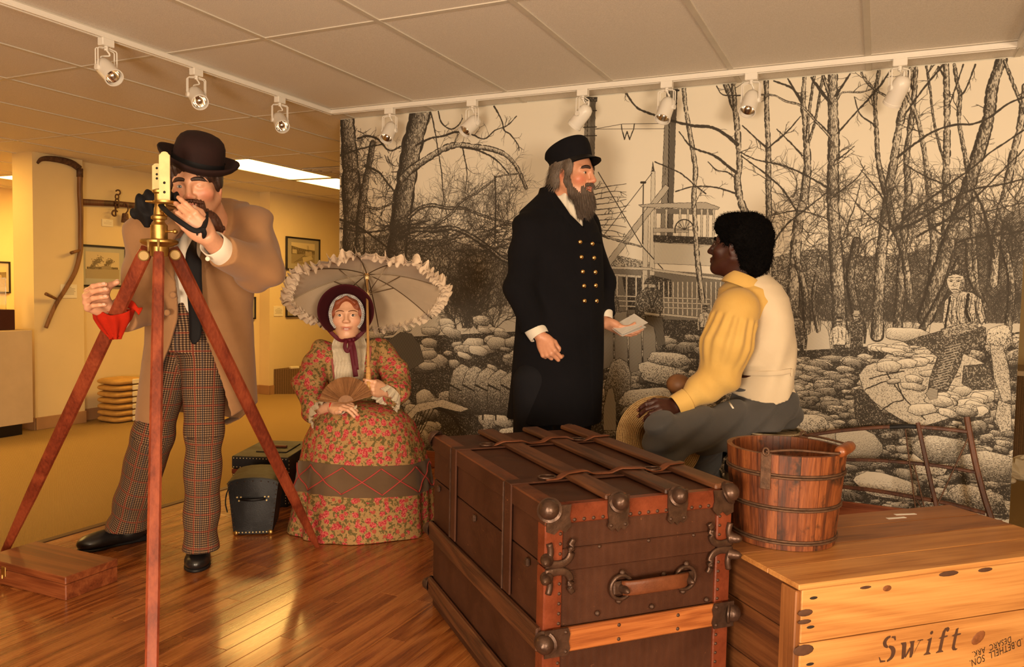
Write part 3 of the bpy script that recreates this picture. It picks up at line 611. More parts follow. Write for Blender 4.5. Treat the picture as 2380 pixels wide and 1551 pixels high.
    # --- bales
    pg([(790, 790), (1000, 780), (1210, 770), (1420, 860), (1560, 780), (1860, 815), (2100, 800), (2380, 770), (2380, 1260), (1900, 1200), (1000, 1100), (790, 1060)], 0.90, 'worm', 5)
    lumps(860, 1210, 745, 830, 26, 24, 11, 0.30); lumps(880, 1410, 820, 1080, 110, 24, 17, 0.42, 'worm'); lumps(1150, 1420, 770, 830, 22, 22, 10, 0.3)
    lumps(1400, 1700, 780, 880, 44, 22, 10, 0.42); lumps(1400, 1720, 870, 1120, 100, 24, 14, 0.45, 'worm'); lumps(1700, 1900, 800, 1150, 70, 22, 13, 0.45)
    lumps(1840, 2060, 830, 990, 100, 22, 9, 0.45); lumps(1850, 2380, 985, 1240, 290, 20, 11, 0.46, 'worm'); lumps(2230, 2380, 760, 1000, 40, 20, 16, 0.48, 'worm')
    for k in range(4): p = c((1000-2*k, 770+27*k)); C.lump(p[0], p[1], 46*MK, 20*MK, 0.42, 'hatv')
    pg([(905, 790), (930, 772), (955, 775), (975, 800), (985, 840), (950, 862), (920, 850)], 0.88, 'hatv', 4, outline=3)
    for k in range(5):
        x = 1066+30*k; pg([(x-24, 960), (x-22, 895-4*k), (x-12, 860+3*k), (x+6, 845+4*k), (x+22, 853+4*k), (x+28, 880), (x+26, 965)], 0.26, 'stip', 3, t2=0.95, outline=3)
        ln([(x-20, 895), (x+5, 908), (x+24, 903)], 4, 3, jit=1.5); ln([(x+27, 880), (x+26, 975)], 4)
    for k in range(9):
        t = k/8; ln([(925+6*k, 1040-3*k), (945+8*k, 965-8*k+6*k*t), (1010+6*k, 942+3*k), (1078, 958+9*k)], 2.0, jit=1.0)
    pg([(925, 985), (970, 938), (1030, 928), (1090, 950), (1070, 958), (1020, 946), (970, 958), (938, 995)], 0.14, 'stip', 4, outline=2.5)
    for k in range(4):
        x = 1408+33*k; pg([(x-14, 720+6*k), (x+16, 718+5*k), (x+18, 850+4*k), (x-12, 860+4*k)], 0.40, 'hat', 3, t2=0.62, outline=2.6)
    pg([(1404, 900), (1420, 842), (1440, 832), (1458, 842), (1466, 870), (1464, 930), (1440, 960), (1410, 950)], 0.30, 'stip', 3, t2=0.85, outline=3); pg([(1402, 950), (1412, 905), (1424, 900), (1432, 940), (1432, 1000), (1402, 1000)], 0.35, 'hatv', 3, outline=2.5)
    p = c((1538, 868)); C.lump(p[0], p[1], 105*MK, 42*MK, 0.32, 'stip', 0.15); p = c((1555, 835)); C.lump(p[0], p[1], 90*MK, 26*MK, 0.36, 'worm', 0.1)
    p = c((1500, 925)); C.lump(p[0], p[1], 110*MK, 40*MK, 0.22, 'stip', -0.1)
    # seated man in dark coat on the bales
    pg([(1478, 690), (1492, 676), (1500, 668), (1525, 668), (1538, 680), (1542, 715), (1530, 740), (1500, 745), (1476, 738)], 0.72, 'worm', 4, outline=2.0)
    pg([(1500, 735), (1540, 738), (1545, 800), (1528, 808), (1520, 760), (1500, 750)], 0.78, 'hatv', 4, outline=2.2)
    pg([(1506, 650), (1522, 650), (1524, 668), (1515, 678), (1506, 668)], 0.30, 'stip', 4, outline=1.8); pg([(1496, 660), (1502, 648), (1515, 643), (1526, 648), (1530, 660)], 0.85, 'worm', 5, outline=2); pg([(1509, 668), (1522, 668), (1516, 680)], 0.9, 'worm', 5)
    ln([(1505, 682), (1515, 715), (1528, 684)], 2.5); ln([(1500, 728), (1530, 732)], 5, val=0.9)
    # large white bale and rolls on the right
    pg([(1995, 870), (2012, 850), (2045, 838), (2085, 800), (2180, 795), (2260, 830), (2300, 850), (2290, 920), (2240, 960), (2150, 990), (2110, 985), (2060, 955), (2010, 920)], 0.20, 'stip', 2.5, outline=2.6)
    for (a, b, cc, d) in (((2050, 850), (2075, 890), (2105, 930), (2150, 975)), ((2010, 905), (2045, 890), (2080, 880), (2100, 925)), ((2045, 955), (2075, 935), (2098, 930), (2100, 925)), ((2020, 880), (2048, 872), (2070, 868), (2100, 862))): ln([a, b, cc, d], 2.2, jit=1.4)
    lumps(2040, 2190, 800, 850, 24, 24, 8, 0.18); lumps(2150, 2290, 905, 960, 26, 24, 12, 0.20, 'hatv'); lumps(2060, 2200, 850, 960, 9, 26, 10, 0.06)
    pg([(1985, 905), (2005, 905), (2040, 945), (2060, 975), (2110, 1000), (2000, 1005), (1985, 960)], 0.82, 'worm', 4, outline=2)
    p = c((2110, 778)); C.lump(p[0], p[1], 70*MK, 26*MK, 0.25, 'hatv'); p = c((2320, 790)); C.lump(p[0], p[1], 40*MK, 46*MK, 0.3, 'stip')
    pg([(2300, 800), (2330, 805), (2345, 860), (2350, 930), (2330, 935), (2310, 880)], 0.30, 'stip', 3, outline=2); pg([(2320, 930), (2350, 940), (2350, 1000), (2325, 1005), (2312, 970)], 0.30, 'stip', 3, outline=2)
    pg([(2240, 850), (2300, 845), (2310, 905), (2260, 905), (2235, 890)], 0.72, 'worm', 4, outline=3)
    # seated boy on the bale
    pg([(2100, 795), (2140, 782), (2190, 768), (2260, 750), (2290, 762), (2290, 800), (2240, 815), (2230, 850), (2200, 910), (2155, 915), (2160, 880), (2178, 830), (2150, 805), (2112, 802)], 0.74, 'worm', 4, outline=2.4)
    for k in range(16): ln([(2166+rr.uniform(-4, 4)+k*2.2, 905-k*6.5), (2196+k*2.4, 896-k*6.5)], 1.6, val=0.75, jit=1.2)
    pg([(2150, 915), (2160, 900), (2180, 905), (2178, 925), (2160, 930)], 0.4, 'hat', 4, outline=2)
    pg([(2190, 745), (2195, 700), (2210, 682), (2232, 676), (2258, 680), (2280, 695), (2290, 740), (2278, 760), (2225, 775), (2200, 775)], 0.26, 'worm', 4, outline=2.2)
    for k in range(14): x = 2205+6*k; ln([(x, 690+rr.uniform(-4, 10)), (x-4+rr.uniform(-4, 6), 725), (x+rr.uniform(-8, 8), 752)], 1.3, jit=1.2)
    ln([(2208, 690), (2200, 735), (2195, 765)], 4, jit=1.4); ln([(2250, 684), (2244, 720), (2252, 745)], 5, jit=1.4); ln([(2265, 700), (2270, 740)], 2.5, jit=1.2)
    pg([(2186, 765), (2230, 752), (2275, 745), (2270, 765), (2235, 775), (2195, 785)], 0.5, 'worm', 4, outline=1.6)
    hd = [(2220+20*math.cos(t*0.3)*(1-0.12*math.sin(t*0.3)), 655+27*math.sin(t*0.3)) for t in range(21)]
    pg(hd, 0.16, 'stip', 3, outline=1.6); pg([(2198, 656), (2198, 636), (2210, 628), (2235, 628), (2246, 640), (2244, 660), (2238, 642), (2220, 637), (2204, 642)], 0.85, 'worm', 5)
    for dx in (-8, 9): ln([(2218+dx-1.2, 653.5), (2218+dx+1.2, 653.5)], 3.0); ln([(2218+dx-5, 651.5), (2218+dx, 650), (2218+dx+5, 651.5)], 1.0); ln([(2218+dx-6, 645.5), (2218+dx+5, 644.5)], 1.3)
    ln([(2217, 656), (2215, 664), (2220, 665.5), (2223, 664)], 0.9); ln([(2212, 673), (2218, 672), (2225, 673)], 1.8); ln([(2214, 677), (2222, 677)], 0.9)
    pg([(2233, 650), (2241, 648), (2241, 668), (2230, 680), (2226, 676)], 0.55, 'stip', 3); ln([(2243, 655), (2246, 662), (2242, 668)], 1.4); pg([(2208, 682), (2232, 678), (2222, 694)], 0.3, 'hat', 4, outline=1.8)
    # front-row bales on the right
    for (x, y, w, h, tx, tn) in ((1985, 1040, 95, 60, 'hatv', 0.35), (2160, 1075, 55, 48, 'stip', 0.06), (2185, 1045, 80, 50, 'cross', 0.4), (2300, 1085, 85, 55, 'cross', 0.42), (2060, 1130, 110, 40, 'worm', 0.2), (1905, 1030, 60, 90, 'hatv', 0.3), (2270, 1160, 90, 40, 'worm', 0.5), (1880, 985, 70, 34, 'stip', 0.25)):
        p = c((x, y)); C.lump(p[0], p[1], w*MK, h*MK, tn, tx, 0.08)
    L = C.L
    # soften slightly, ink never fully black
    L = 0.5*L+0.125*(np.roll(L, 1, 0)+np.roll(L, -1, 0)+np.roll(L, 1, 1)+np.roll(L, -1, 1))
    return L
def ink_image(name, L, paper, ink):
    H, W = L.shape; px = np.ones((H, W, 4), np.float32)
    for i in range(3): px[..., i] = ink[i]+(paper[i]-ink[i])*L
    px = px[::-1]
    im = bpy.data.images.new(name, W, H); im.colorspace_settings.name = 'sRGB'
    im.pixels.foreach_set(np.ascontiguousarray(px).ravel()); im.update(); im.pack(); return im
def image_mat(name, im, rough=0.7, spec=0.2):
    g = G(name, rough, spec=spec); t = g.nt.nodes.new('ShaderNodeTexImage'); t.image = im; t.extension = 'EXTEND'
    g.nt.links.new(g.n('UVMap'), t.inputs[0]); g.set(color=t.outputs[0]); return g.m
def uvquad(name, corners, mat, parent=None, at=None):      # corners: bl, br, tr, tl
    mb = MB().add(corners, [(0, 1, 2, 3)]); o = obj(name, mb, mat, parent, at=at)
    uv = o.data.uv_layers.new(name='UVMap')
    for i, q in enumerate(((0, 0), (1, 0), (1, 1), (0, 1))): uv.data[i].uv = q
    return o
mural_im = ink_image('mural_print', draw_mural(), (0.885, 0.855, 0.785), (0.235, 0.215, 0.19))
mur = uvquad('wall_mural_print', [(MX0, MY, MZ0), (MX1, MY, MZ0), (MX1, MY, CEZ), (MX0, MY, CEZ)], image_mat('mural_print', mural_im))
struct(mur); mur['label'] = 'black ink mural of a riverboat landing with bare trees and cotton bales'
# ------------------------------------------------------------------ prop materials
def metalm(name, c, rough=0.35, var=0.25):
    g = G(name, rough, 1.0, c); n = g.noise(g.co(), 60, 4); g.set(color=g.ramp(n, [(0.3, tuple(k*(1-var) for k in c)), (0.7, c)]), rough=g.math('ADD', g.math('MULTIPLY', n, 0.25), rough-0.1), normal=g.bump(n, 0.1, 0.002)); return g.m
M['brass'] = metalm('aged_brass', (0.60, 0.38, 0.12), 0.42); M['palebrass'] = plain('pale_silvered_brass', (0.86, 0.66, 0.32), 0.45, 0.25, var=0.10, vs=30)
M['iron'] = plain('dark_iron', (0.075, 0.04, 0.026), 0.36, 0.55, var=0.35, vs=40, bump=(90, 0.25)); M['rust'] = plain('rusty_iron', (0.11, 0.055, 0.03), 0.6, 0.4, var=0.4, vs=50, bump=(120, 0.3))
M['chrome'] = metalm('lamp_reflector', (0.85, 0.80, 0.74), 0.12, 0.1)
M['mahog'] = wood('mahogany', (0.12, 0.018, 0.006), (0.21, 0.036, 0.012), (0.30, 0.062, 0.021), 'Z', 0.45, 0.0, 4, 1.0, 0.08)
M['oldwood'] = wood('dark_old_wood', (0.05, 0.018, 0.010), (0.10, 0.035, 0.018), (0.17, 0.065, 0.03), 'Z', 0.5, 0, 5, 1.0, 0.25)
M['slat'] = wood('worn_slat_wood', (0.042, 0.014, 0.006), (0.085, 0.028, 0.010), (0.14, 0.050, 0.018), 'X', 0.5, 0.0, 5, 2.0, 0.2, rand=True)
M['slat2'] = wood('orange_slat_wood', (0.17, 0.042, 0.010), (0.29, 0.085, 0.020), (0.40, 0.135, 0.036), 'X', 0.38, 0.2, 5, 2.0, 0.15)
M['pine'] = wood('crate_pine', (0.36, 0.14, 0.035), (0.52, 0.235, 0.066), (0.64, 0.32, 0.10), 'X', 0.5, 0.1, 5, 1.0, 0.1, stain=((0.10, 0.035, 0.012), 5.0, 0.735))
M['pinedark'] = wood('crate_pine_dark', (0.15, 0.05, 0.013), (0.27, 0.10, 0.027), (0.37, 0.15, 0.045), 'X', 0.5, 0.1, 5, 1.0, 0.12, stain=((0.07, 0.025, 0.01), 6.0, 0.7))  # darker pine; on the end battens its tone stands in for shade
M['pineend'] = wood('crate_end_shaded_pine', (0.07, 0.022, 0.007), (0.15, 0.05, 0.014), (0.22, 0.08, 0.024), 'X', 0.55, 0.0, 5, 1.0, 0.15, stain=((0.04, 0.014, 0.006), 6.0, 0.68))  # shade on the crate end is put into this darker plank colour
M['bucket'] = wood('bucket_redwood', (0.055, 0.014, 0.005), (0.15, 0.038, 0.010), (0.30, 0.090, 0.024), 'Z', 0.5, 0.05, 5, 1.3, 0.4, stain=((0.028, 0.010, 0.005), 9.0, 0.53), rv=0.07)
M['barrel'] = wood('grey_barrel_oak', (0.22, 0.16, 0.09), (0.36, 0.28, 0.17), (0.50, 0.40, 0.26), 'Z', 0.65, 0, 5, 1.3, 0.3)
M['casewood'] = wood('red_case_wood', (0.10, 0.022, 0.007), (0.18, 0.043, 0.013), (0.27, 0.078, 0.024), 'X', 0.4, 0.15, 5, 1.2, 0.12)
def mk_canvas():
    g = G('trunk_canvas', 0.55, spec=0.22)
    c = g.co(); w = g.math('MULTIPLY', g.wave(g.co(rot=(0, 0, 0.83)), 160, 0.6, 2, 2), g.wave(c, 160, 0.6, 2, 2, direction='Z'))
    n = g.noise(c, 6, 5, 0.6); sc = g.noise(g.co(scale=(1, 1, 2.2)), 26, 6, 0.75)
    col = g.ramp(n, [(0.3, (0.036, 0.012, 0.006)), (0.7, (0.075, 0.027, 0.013))])
    col = g.mix(g.ramp(sc, [(0.66, 0.0), (0.70, 0.75)]), col, (0.26, 0.10, 0.04))
    g.set(color=col, normal=g.bump(g.math('ADD', g.math('MULTIPLY', w, 0.5), n), 0.35, 0.003), rough=g.ramp(n, [(0.3, 0.42), (0.7, 0.62)])); return g.m
M['canvas'] = mk_canvas()
def leatherm(name, a, b, rough=0.4, s=40):
    g = G(name, rough, spec=0.3); c = g.co(); v = g.vor(c, 220); n = g.noise(c, s*0.3, 5, 0.65)
    g.set(color=g.ramp(n, [(0.3, a), (0.7, b)]), normal=g.bump(g.math('ADD', g.math('MULTIPLY', v, 0.3), n), 0.25, 0.003), rough=g.ramp(n, [(0.3, rough-0.08), (0.7, rough+0.12)])); return g.m
M['leather'] = leatherm('red_brown_leather', (0.085, 0.017, 0.007), (0.19, 0.042, 0.016), 0.30); M['leather2'] = leatherm('brown_belt_leather', (0.075, 0.023, 0.009), (0.17, 0.052, 0.019), 0.45)
M['blackleather'] = leatherm('black_leather', (0.0045, 0.004, 0.0045), (0.010, 0.009, 0.010), 0.45); M['olive'] = leatherm('olive_black_cover', (0.022, 0.017, 0.009), (0.045, 0.036, 0.020), 0.55)
M['shoe'] = plain('shoe_leather', (0.012, 0.010, 0.010), 0.32, coat=0.1, var=0.2)
# ------------------------------------------------------------------ spotlight track
TX, TY = -3.135, 3.96
tr = thing('light_track', 'white ceiling track rail turning the corner above the stage', 'track', (TX, TY, CEZ))
def rail(p, q):
    p, q = np.array(p), np.array(q); d = unit(q-p); s = np.cross((0, 0, 1), d); m = (p+q)/2; L = np.linalg.norm(q-p); R = np.array([s, d, (0, 0, 1)]).T
    mb = MB().box(m+np.array((0, 0, -0.010)), (0.036, L, 0.020), R, 0.002)
    for k in (-1, 1): mb.box(m+s*k*0.0125+np.array((0, 0, -0.0215)), (0.009, L, 0.006), R)
    return mb
obj('rail', rail((TX, 0.2, CEZ), (TX, TY+0.018, CEZ)), M['white'], tr)
obj('rail', rail((TX, TY, CEZ), (0.49, TY, CEZ)), M['white'], tr)
obj('rail', rail((0.505, 2.4, CEZ), (0.505, TY+0.018, CEZ)), M['white'], tr)
def spot(px, aim, label, along):
    m = PZ(px[0], px[1], CEZ-0.02)
    if along == 'y': m[0] = TX
    else: m[1] = TY
    t = thing('track_spotlight', label, 'spotlight', m, 'white track spotlights on the ceiling rail')
    ad = (0.036, 0.06, 0.034) if along == 'y' else (0.06, 0.036, 0.034)
    obj('adapter', MB().box(m+np.array((0, 0, -0.020)), ad, b=0.003), M['white'], t)
    aim = unit(aim); piv = m+np.array((0, 0, -0.135)); h = unit(np.cross(aim, (0, 0, 1)))
    y = MB()
    for sg in (-1, 1):
        for e in (-0.010, 0.010):
            f = unit(np.cross((0, 0, 1), h))*e
            y.tube([m+np.array((0, 0, -0.045))+h*sg*0.008+f, m+np.array((0, 0, -0.05))+h*sg*0.038+f, m+np.array((0, 0, -0.056))+h*sg*0.043+f, piv+h*sg*0.043+f], 0.0030, 6)
        y.tube([piv+h*sg*0.037, piv+h*sg*0.048], 0.013, 12)
    y.tube([m+np.array((0, 0, -0.036)), m+np.array((0, 0, -0.055))], 0.009, 10)
    obj('yoke', y, M['white'], t, True, angle=40)
    s, u, d = frame(aim); R = np.array([s, u, d]).T; c0 = piv-aim*0.012
    prof = [(0.001, -0.047), (0.018, -0.044), (0.031, -0.034), (0.0375, -0.015), (0.0385, 0.01), (0.0385, 0.075), (0.041, 0.077), (0.041, 0.088), (0.036, 0.088), (0.0345, 0.06), (0.0345, 0.03), (0.001, 0.03)]
    obj('housing', MB().lathe(prof, 28, c0, R, False), M['white'], t, True, angle=40)
    obj('reflector', MB().lathe([(0.0325, 0.072), (0.030, 0.060), (0.024, 0.047), (0.014, 0.038), (0.006, 0.036), (0.006, 0.052), (0.001, 0.056)], 24, c0, R, False), M['chrome'], t, True)
    cord = catmull([m+np.array((0, 0, -0.05)), m+np.array((0.012, 0.008, -0.075)), piv-aim*0.05+np.array((0, 0, 0.03)), piv-aim*0.05], 6)
    obj('cord', MB().tube(cord, 0.004, 8), M['white'], t, True)
spot((228, 92), (0.80, -0.10, -0.60), 'white track spotlight nearest the left picture edge', 'y')
spot((437, 162), (0.72, -0.35, -0.55), 'white track spotlight above the hat man, second from left', 'y')
spot((640, 226), (0.62, -0.42, -0.55), 'white track spotlight left of the rail corner, third from left', 'y')
spot((903, 250), (0.10, -0.62, -0.75), 'white track spotlight above the left end of mural trees', 'x')
spot((1097, 232), (-0.25, -0.62, -0.62), 'white track spotlight left of the capped man, facing the room', 'x')
spot((1353, 206), (-0.62, 0.20, -0.62), 'white track spotlight directly above the capped man, turned left', 'x')
spot((1550, 188), (-0.12, -0.50, -0.85), 'white track spotlight in front of the mural smokestack', 'x')
spot((1748, 171), (-0.10, -0.60, -0.80), 'white track spotlight above the man in yellow sleeves', 'x')
spot((2092, 141), (-0.35, 0.55, -0.75), 'white track spotlight at far right, turned to the mural', 'x')
# ------------------------------------------------------------------ steamer trunk
TW, TL, TH = 0.545, 0.95, 0.607; TA = math.radians(47.5)
tU = np.array((math.cos(TA), math.sin(TA), 0)); tV = np.array((-math.sin(TA), math.cos(TA), 0)); tZ = np.array((0, 0, 1.))
BLc = PZ(1000, 1405, STZ); T0 = BLc-tV*TL                       # front-left bottom corner
RT_ = np.array([tU, tV, tZ]).T
def tp(u, v, z): return T0+tU*u+tV*v+tZ*z
tk = thing('steamer_trunk', 'large worn brown steamer trunk with wooden slats and iron corners', 'trunk', tp(TW/2, TL/2, 0))
def tbox(name, u0, u1, v0, v1, z0, z1, mat, parent=tk, b=0.003):
    return obj(name, MB().box(tp((u0+u1)/2, (v0+v1)/2, (z0+z1)/2), (u1-u0, v1-v0, z1-z0), RT_, b), mat, parent)
LID = 0.455
tb = tbox('body', 0.006, TW-0.006, 0.006, TL-0.006, 0.0, LID-0.002, M['canvas'])
lidp = tbox('lid', 0.006, TW-0.006, 0.006, TL-0.006, LID+0.002, TH-0.004, M['canvas'])
NAIL = {}
def nail(p, n, r=0.005):
    s, u, d = frame(n)
    if 'o' not in NAIL: NAIL['o'] = obj('nail', MB().lathe([(1, 0), (0.8, 0.45), (0.35, 0.7), (0.0003, 0.75)], 8, (0, 0, 0), None, False), M['iron'], tb, True, at=(0, 0, 0)); o = NAIL['o']
    else: o = inst(NAIL['o'], 'nail', tb)
    o.location = Vector(p)-tk.location; o.rotation_euler = Matrix(np.array([s, u, d]).T.tolist()).to_euler(); o.scale = (r, r, r)
# leather bindings
W_ = 0.047
tbox('edge_binding', 0, TW, -0.002, 0.010, TH-W_, TH-0.001, M['leather'], lidp); tbox('edge_binding', 0, TW, -0.0015, W_*0.55, TH-0.006, TH, M['leather'], lidp)
for (z0, z1, pr) in ((0, LID-0.002, tb), (LID+0.002, TH-W_, lidp)):
    tbox('edge_binding', 0.0, W_, -0.0025, 0.012, z0, z1, M['leather'], pr); tbox('edge_binding', TW-W_, TW, -0.0025, 0.012, z0, z1, M['leather'], pr)
    tbox('edge_binding', -0.0015, 0.01, -0.002, W_*0.9, z0, z1, M['leather'], pr)
tbox('edge_binding', -0.001, W_, 0.0, TL, TH-0.006, TH+0.001, M['leather2'], lidp); tbox('edge_binding', -0.0015, 0.008, 0.0, TL, TH-0.05, TH, M['canvas'], lidp)
for i in range(18): nail(tp(0.05+i*(TW-0.1)/17, -0.002, TH-W_+0.008), -tU*0-tV)
for i in range(22):
    z = 0.02+i*(TH-0.09)/21
    nail(tp(W_-0.008, -0.0025, z), -tV, 0.0045); nail(tp(TW-W_+0.008, -0.0025, z), -tV, 0.0045)
# slats on the front and left faces
SL = [(0.245, 0.305, 'slat2'), (0.045, 0.105, 'slat2')]
for z0, z1, mt in SL:
    o = obj('slat', MB().box((0, 0, 0), (TW-0.04, 0.014, z1-z0), b=0.004), M[mt], tb, at=(0, 0, 0)); o.location = Vector(tp(TW/2, -0.007, (z0+z1)/2))-tk.location; o.rotation_euler = (0, 0, TA)
    o = obj('slat', MB().box((0, 0, 0), (TL-0.02, 0.016, z1-z0), b=0.004), M['slat'], tb, at=(0, 0, 0))
    o.location = Vector(tp(-0.006, TL/2, (z0+z1)/2))-tk.location; o.rotation_euler = (0, 0, TA+math.pi/2)
    o = obj('slat', MB().box((0, 0, 0), (TL-0.02, 0.016, z1-z0), b=0.004), M['slat'], tb, at=(0, 0, 0))
    o.location = Vector(tp(TW+0.006, TL/2, (z0+z1)/2))-tk.location; o.rotation_euler = (0, 0, TA+math.pi/2)
for u in (0.37, 0.69): 
    for dz in (0.012, 0.048): nail(tp(u*TW, -0.014, 0.245+dz), -tV)
# slats on the lid
for u in (0.36*TW, 0.68*TW, 0.965*TW):
    o = obj('slat', MB().box((0, 0, 0), (TL-0.01, 0.062, 0.016), b=0.004), M['slat'], lidp, at=(0, 0, 0))
    o.location = Vector(tp(u, TL/2, TH+0.006))-tk.location; o.rotation_euler = (0, 0, TA+math.pi/2)
# straps across the lid and down the left side
for v in (0.245, 0.735):
    tbox('strap', -0.006, TW+0.002, v*TL-0.022, v*TL+0.022, TH-0.001, TH+0.004, M['canvas'], lidp); tbox('strap', -0.005, 0.002, v*TL-0.024, v*TL+0.024, 0.31, TH+0.003, M['canvas'], lidp)
    tbox('strap', -0.0075, 0.002, v*TL+0.026, v*TL+0.032, 0.31, TH, M['iron'], lidp)
    pts = []
    for i in range(46):
        u = 0.10+i*(TW-0.09)/45; h = 0.0065
        for su in (0.36*TW, 0.68*TW, 0.965*TW): h = max(h, 0.019-max(0, abs(u-su)-0.032)*0.45)
        pts.append(tp(u, v*TL+0.012*math.sin(u*21+v*9), TH+h))
    obj('belt', MB().tube(pts, [(0.013, 0.0022)]*46, 8, up=(0, 0, 1), sq=0.5), M['leather2'], lidp, True)
    for u in (0.11, TW-0.10):
        q = [tp(u+0.024*math.cos(a), v*TL+0.019*math.sin(a), TH+0.010) for a in np.linspace(0, 2*math.pi, 16, endpoint=False)]
        obj('buckle', MB().tube(q, 0.0030, 6, closed=True), M['iron'], lidp, True)
# iron hardware
def dome(p, n, r=0.026, name='corner_cap', par=lidp):
    s, u, d = frame(n); R = np.array([s, u, d]).T
    return obj(name, MB().lathe([(r*1.25, 0), (r*1.25, 0.004), (r, 0.007), (r*0.98, 0.014), (r*0.75, 0.024), (r*0.4, 0.030), (0.0005, 0.032)], 20, p, R, False), M['iron'], par, True, angle=50)
def plate(poly, org, U, V, N, th=0.004, par=lidp, name='iron_plate'):
    R = np.array([U, V, N]).T; return obj(name, MB().prism(poly, th, org, R), M['iron'], par)
petal = [(-0.030, 0.012), (-0.030, -0.03), (-0.026, -0.052), (-0.030, -0.064), (-0.018, -0.076), (-0.008, -0.070), (0, -0.080), (0.008, -0.070), (0.018, -0.076), (0.030, -0.064), (0.026, -0.052), (0.030, -0.03), (0.030, 0.012)]
for u in (0.36*TW, 0.68*TW):
    plate(petal, tp(u, -0.003, TH), tU, tZ, -tV); dome(tp(u, -0.004, TH-0.006), unit(-tV+0.5*tZ), 0.022)
    for e in (-1, 1): nail(tp(u+e*0.02, -0.0065, TH-0.062), -tV)
for (u, sg) in ((0.0, 1), (TW, -1)):
    cp = [(0, 0.0), (0.064*sg, 0.0), (0.060*sg, -0.03), (0.066*sg, -0.05), (0.050*sg, -0.068), (0.034*sg, -0.058), (0.02*sg, -0.07), (0, -0.062)]
    plate(cp if sg < 0 else cp[::-1], tp(u, -0.004, TH+0.001), tU, tZ, -tV); dome(tp(u+0.012*sg, 0.004, TH-0.012), unit(-tV-sg*tU*0.8+tZ*0.7), 0.025)
    dome(tp(u+0.012*sg, TL-0.004, TH-0.012), unit(tV-sg*tU*0.8+tZ*0.7), 0.025)
    for z in (0.275, 0.075):
        cp2 = [(-0.004*sg, 0.034), (0.058*sg, 0.034), (0.064*sg, 0.018), (0.060*sg, 0.0), (0.064*sg, -0.018), (0.058*sg, -0.034), (-0.004*sg, -0.034)]
        plate(cp2 if sg < 0 else cp2[::-1], tp(u, -0.015, z), tU, tZ, -tV, par=tb); dome(tp(u+0.004*sg, -0.008, z), unit(-tV-sg*tU), 0.024, par=tb)
        dome(tp(u+0.0*sg, TL, z), unit(tV-sg*tU), 0.022, par=tb)
        for e in (-0.024, 0.024): nail(tp(u+0.052*sg, -0.019, z+e), -tV)
    # curled lid clasps above and below the seam
    for up, pr in ((1, lidp), (-1, tb)):
        c = [tp(u+sg*x_, -0.006, LID+up*z_) for x_, z_ in ((0.0, 0.012), (0.035, 0.008), (0.058, 0.016), (0.068, 0.034), (0.066, 0.052), (0.074, 0.066))]
        cc = catmull(c, 5); n_ = len(cc); obj('clasp', MB().tube(cc, [(0.004, 0.011-0.004*i/n_) for i in range(n_)], 8, up=tuple(tZ*0.3+tU*0.001), sq=0.6), M['iron'], pr, True)
        c = [tp(u+sg*x_, -0.006, LID+up*z_) for x_, z_ in ((0.006, 0.012), (0.012, 0.04), (0.008, 0.062))]
        obj('clasp', MB().tube(catmull(c, 5), (0.008), 8), M['iron'], pr, True); dome(tp(u+0.004*sg, -0.004, LID+up*0.022), unit(-tV-sg*tU*0.7), 0.013, 'rivet', pr)
        nail(tp(u+sg*0.066, -0.009, LID+up*0.045), -tV)
# centre band under the lid seam and the handle
tbox('seam_band', W_, TW-W_, -0.0015, 0.008, 0.442, 0.498, M['canvas'], lidp)
for u in (0.27, 0.53, 0.78): nail(tp(u*TW, -0.002, 0.494), -tV)
for u, z in ((0.27, 0.325), (0.56, 0.32), (0.87, 0.315), (0.62, 0.40)): nail(tp(u*TW, -0.001, z), -tV, 0.0075)
for u in (0.385, 0.735):
    lp = [tp(u*TW+0.030*math.cos(a), -0.006, 0.385+0.030*math.sin(a)) for a in np.linspace(0, 2*math.pi, 20, endpoint=False)]
    obj('handle_loop', MB().tube(lp, (0.0055), 8, closed=True), M['iron'], tb, True)
    obj('handle_mount', MB().box(tp(u*TW, -0.007, 0.385), (0.05, 0.012, 0.034), RT_, 0.004), M['iron'], tb); dome(tp(u*TW, -0.012, 0.385), -tV, 0.010, 'rivet', tb)
    for e in (-1, 1): nail(tp(u*TW+e*0.004, -0.004, 0.385+e*0.036), -tV, 0.008)
hp = [tp(u*TW, -0.012-0.026*math.sin(math.pi*(u-0.385)/0.35)**0.6 if 0.385 < u < 0.735 else -0.012, 0.385+0.008*math.sin(math.pi*(u-0.385)/0.35)) for u in np.linspace(0.385, 0.735, 18)]
obj('handle', MB().tube(hp, [(0.019, 0.006)]*18, 12, up=tuple(-tV), sq=0.6), M['leather2'], tb, True)
# torn patch and latches on the left side
for v in (0.10, 0.52, 0.90): obj('latch_stud', MB().box(tp(-0.004, v*TL, 0.44), (0.012, 0.018, 0.022), RT_, 0.004), M['iron'], lidp)
# ------------------------------------------------------------------ packing crate with stencilled lettering
CA = math.radians(44.1); cU = np.array((math.cos(CA), math.sin(CA), 0)); cV = np.array((-math.sin(CA), math.cos(CA), 0)); RC = np.array([cU, cV, tZ]).T
CZ = 0.60; C0 = PZ(1861, 1359, CZ); C0[2] = STZ; CD, CL, CH = 0.464, 0.98, CZ-STZ
def cp_(u, v, z): return C0+cU*u+cV*v+tZ*z
cr = thing('packing_crate', 'pine packing crate stencilled Swift with an old bucket on top', 'crate', cp_(CL/2, CD/2, 0))
def cbox(name, u0, u1, v0, v1, z0, z1, mat, par=cr, b=0.002, loc_tex=True):
    o = obj(name, MB().box((0, 0, 0), (u1-u0, v1-v0, z1-z0), b=b), mat, par, at=(0, 0, 0))
    o.location = Vector(cp_((u0+u1)/2, (v0+v1)/2, (z0+z1)/2))-cr.location; o.rotation_euler = (0, 0, CA); return o
zz = [0.0, 0.118, 0.282, CH-0.014]
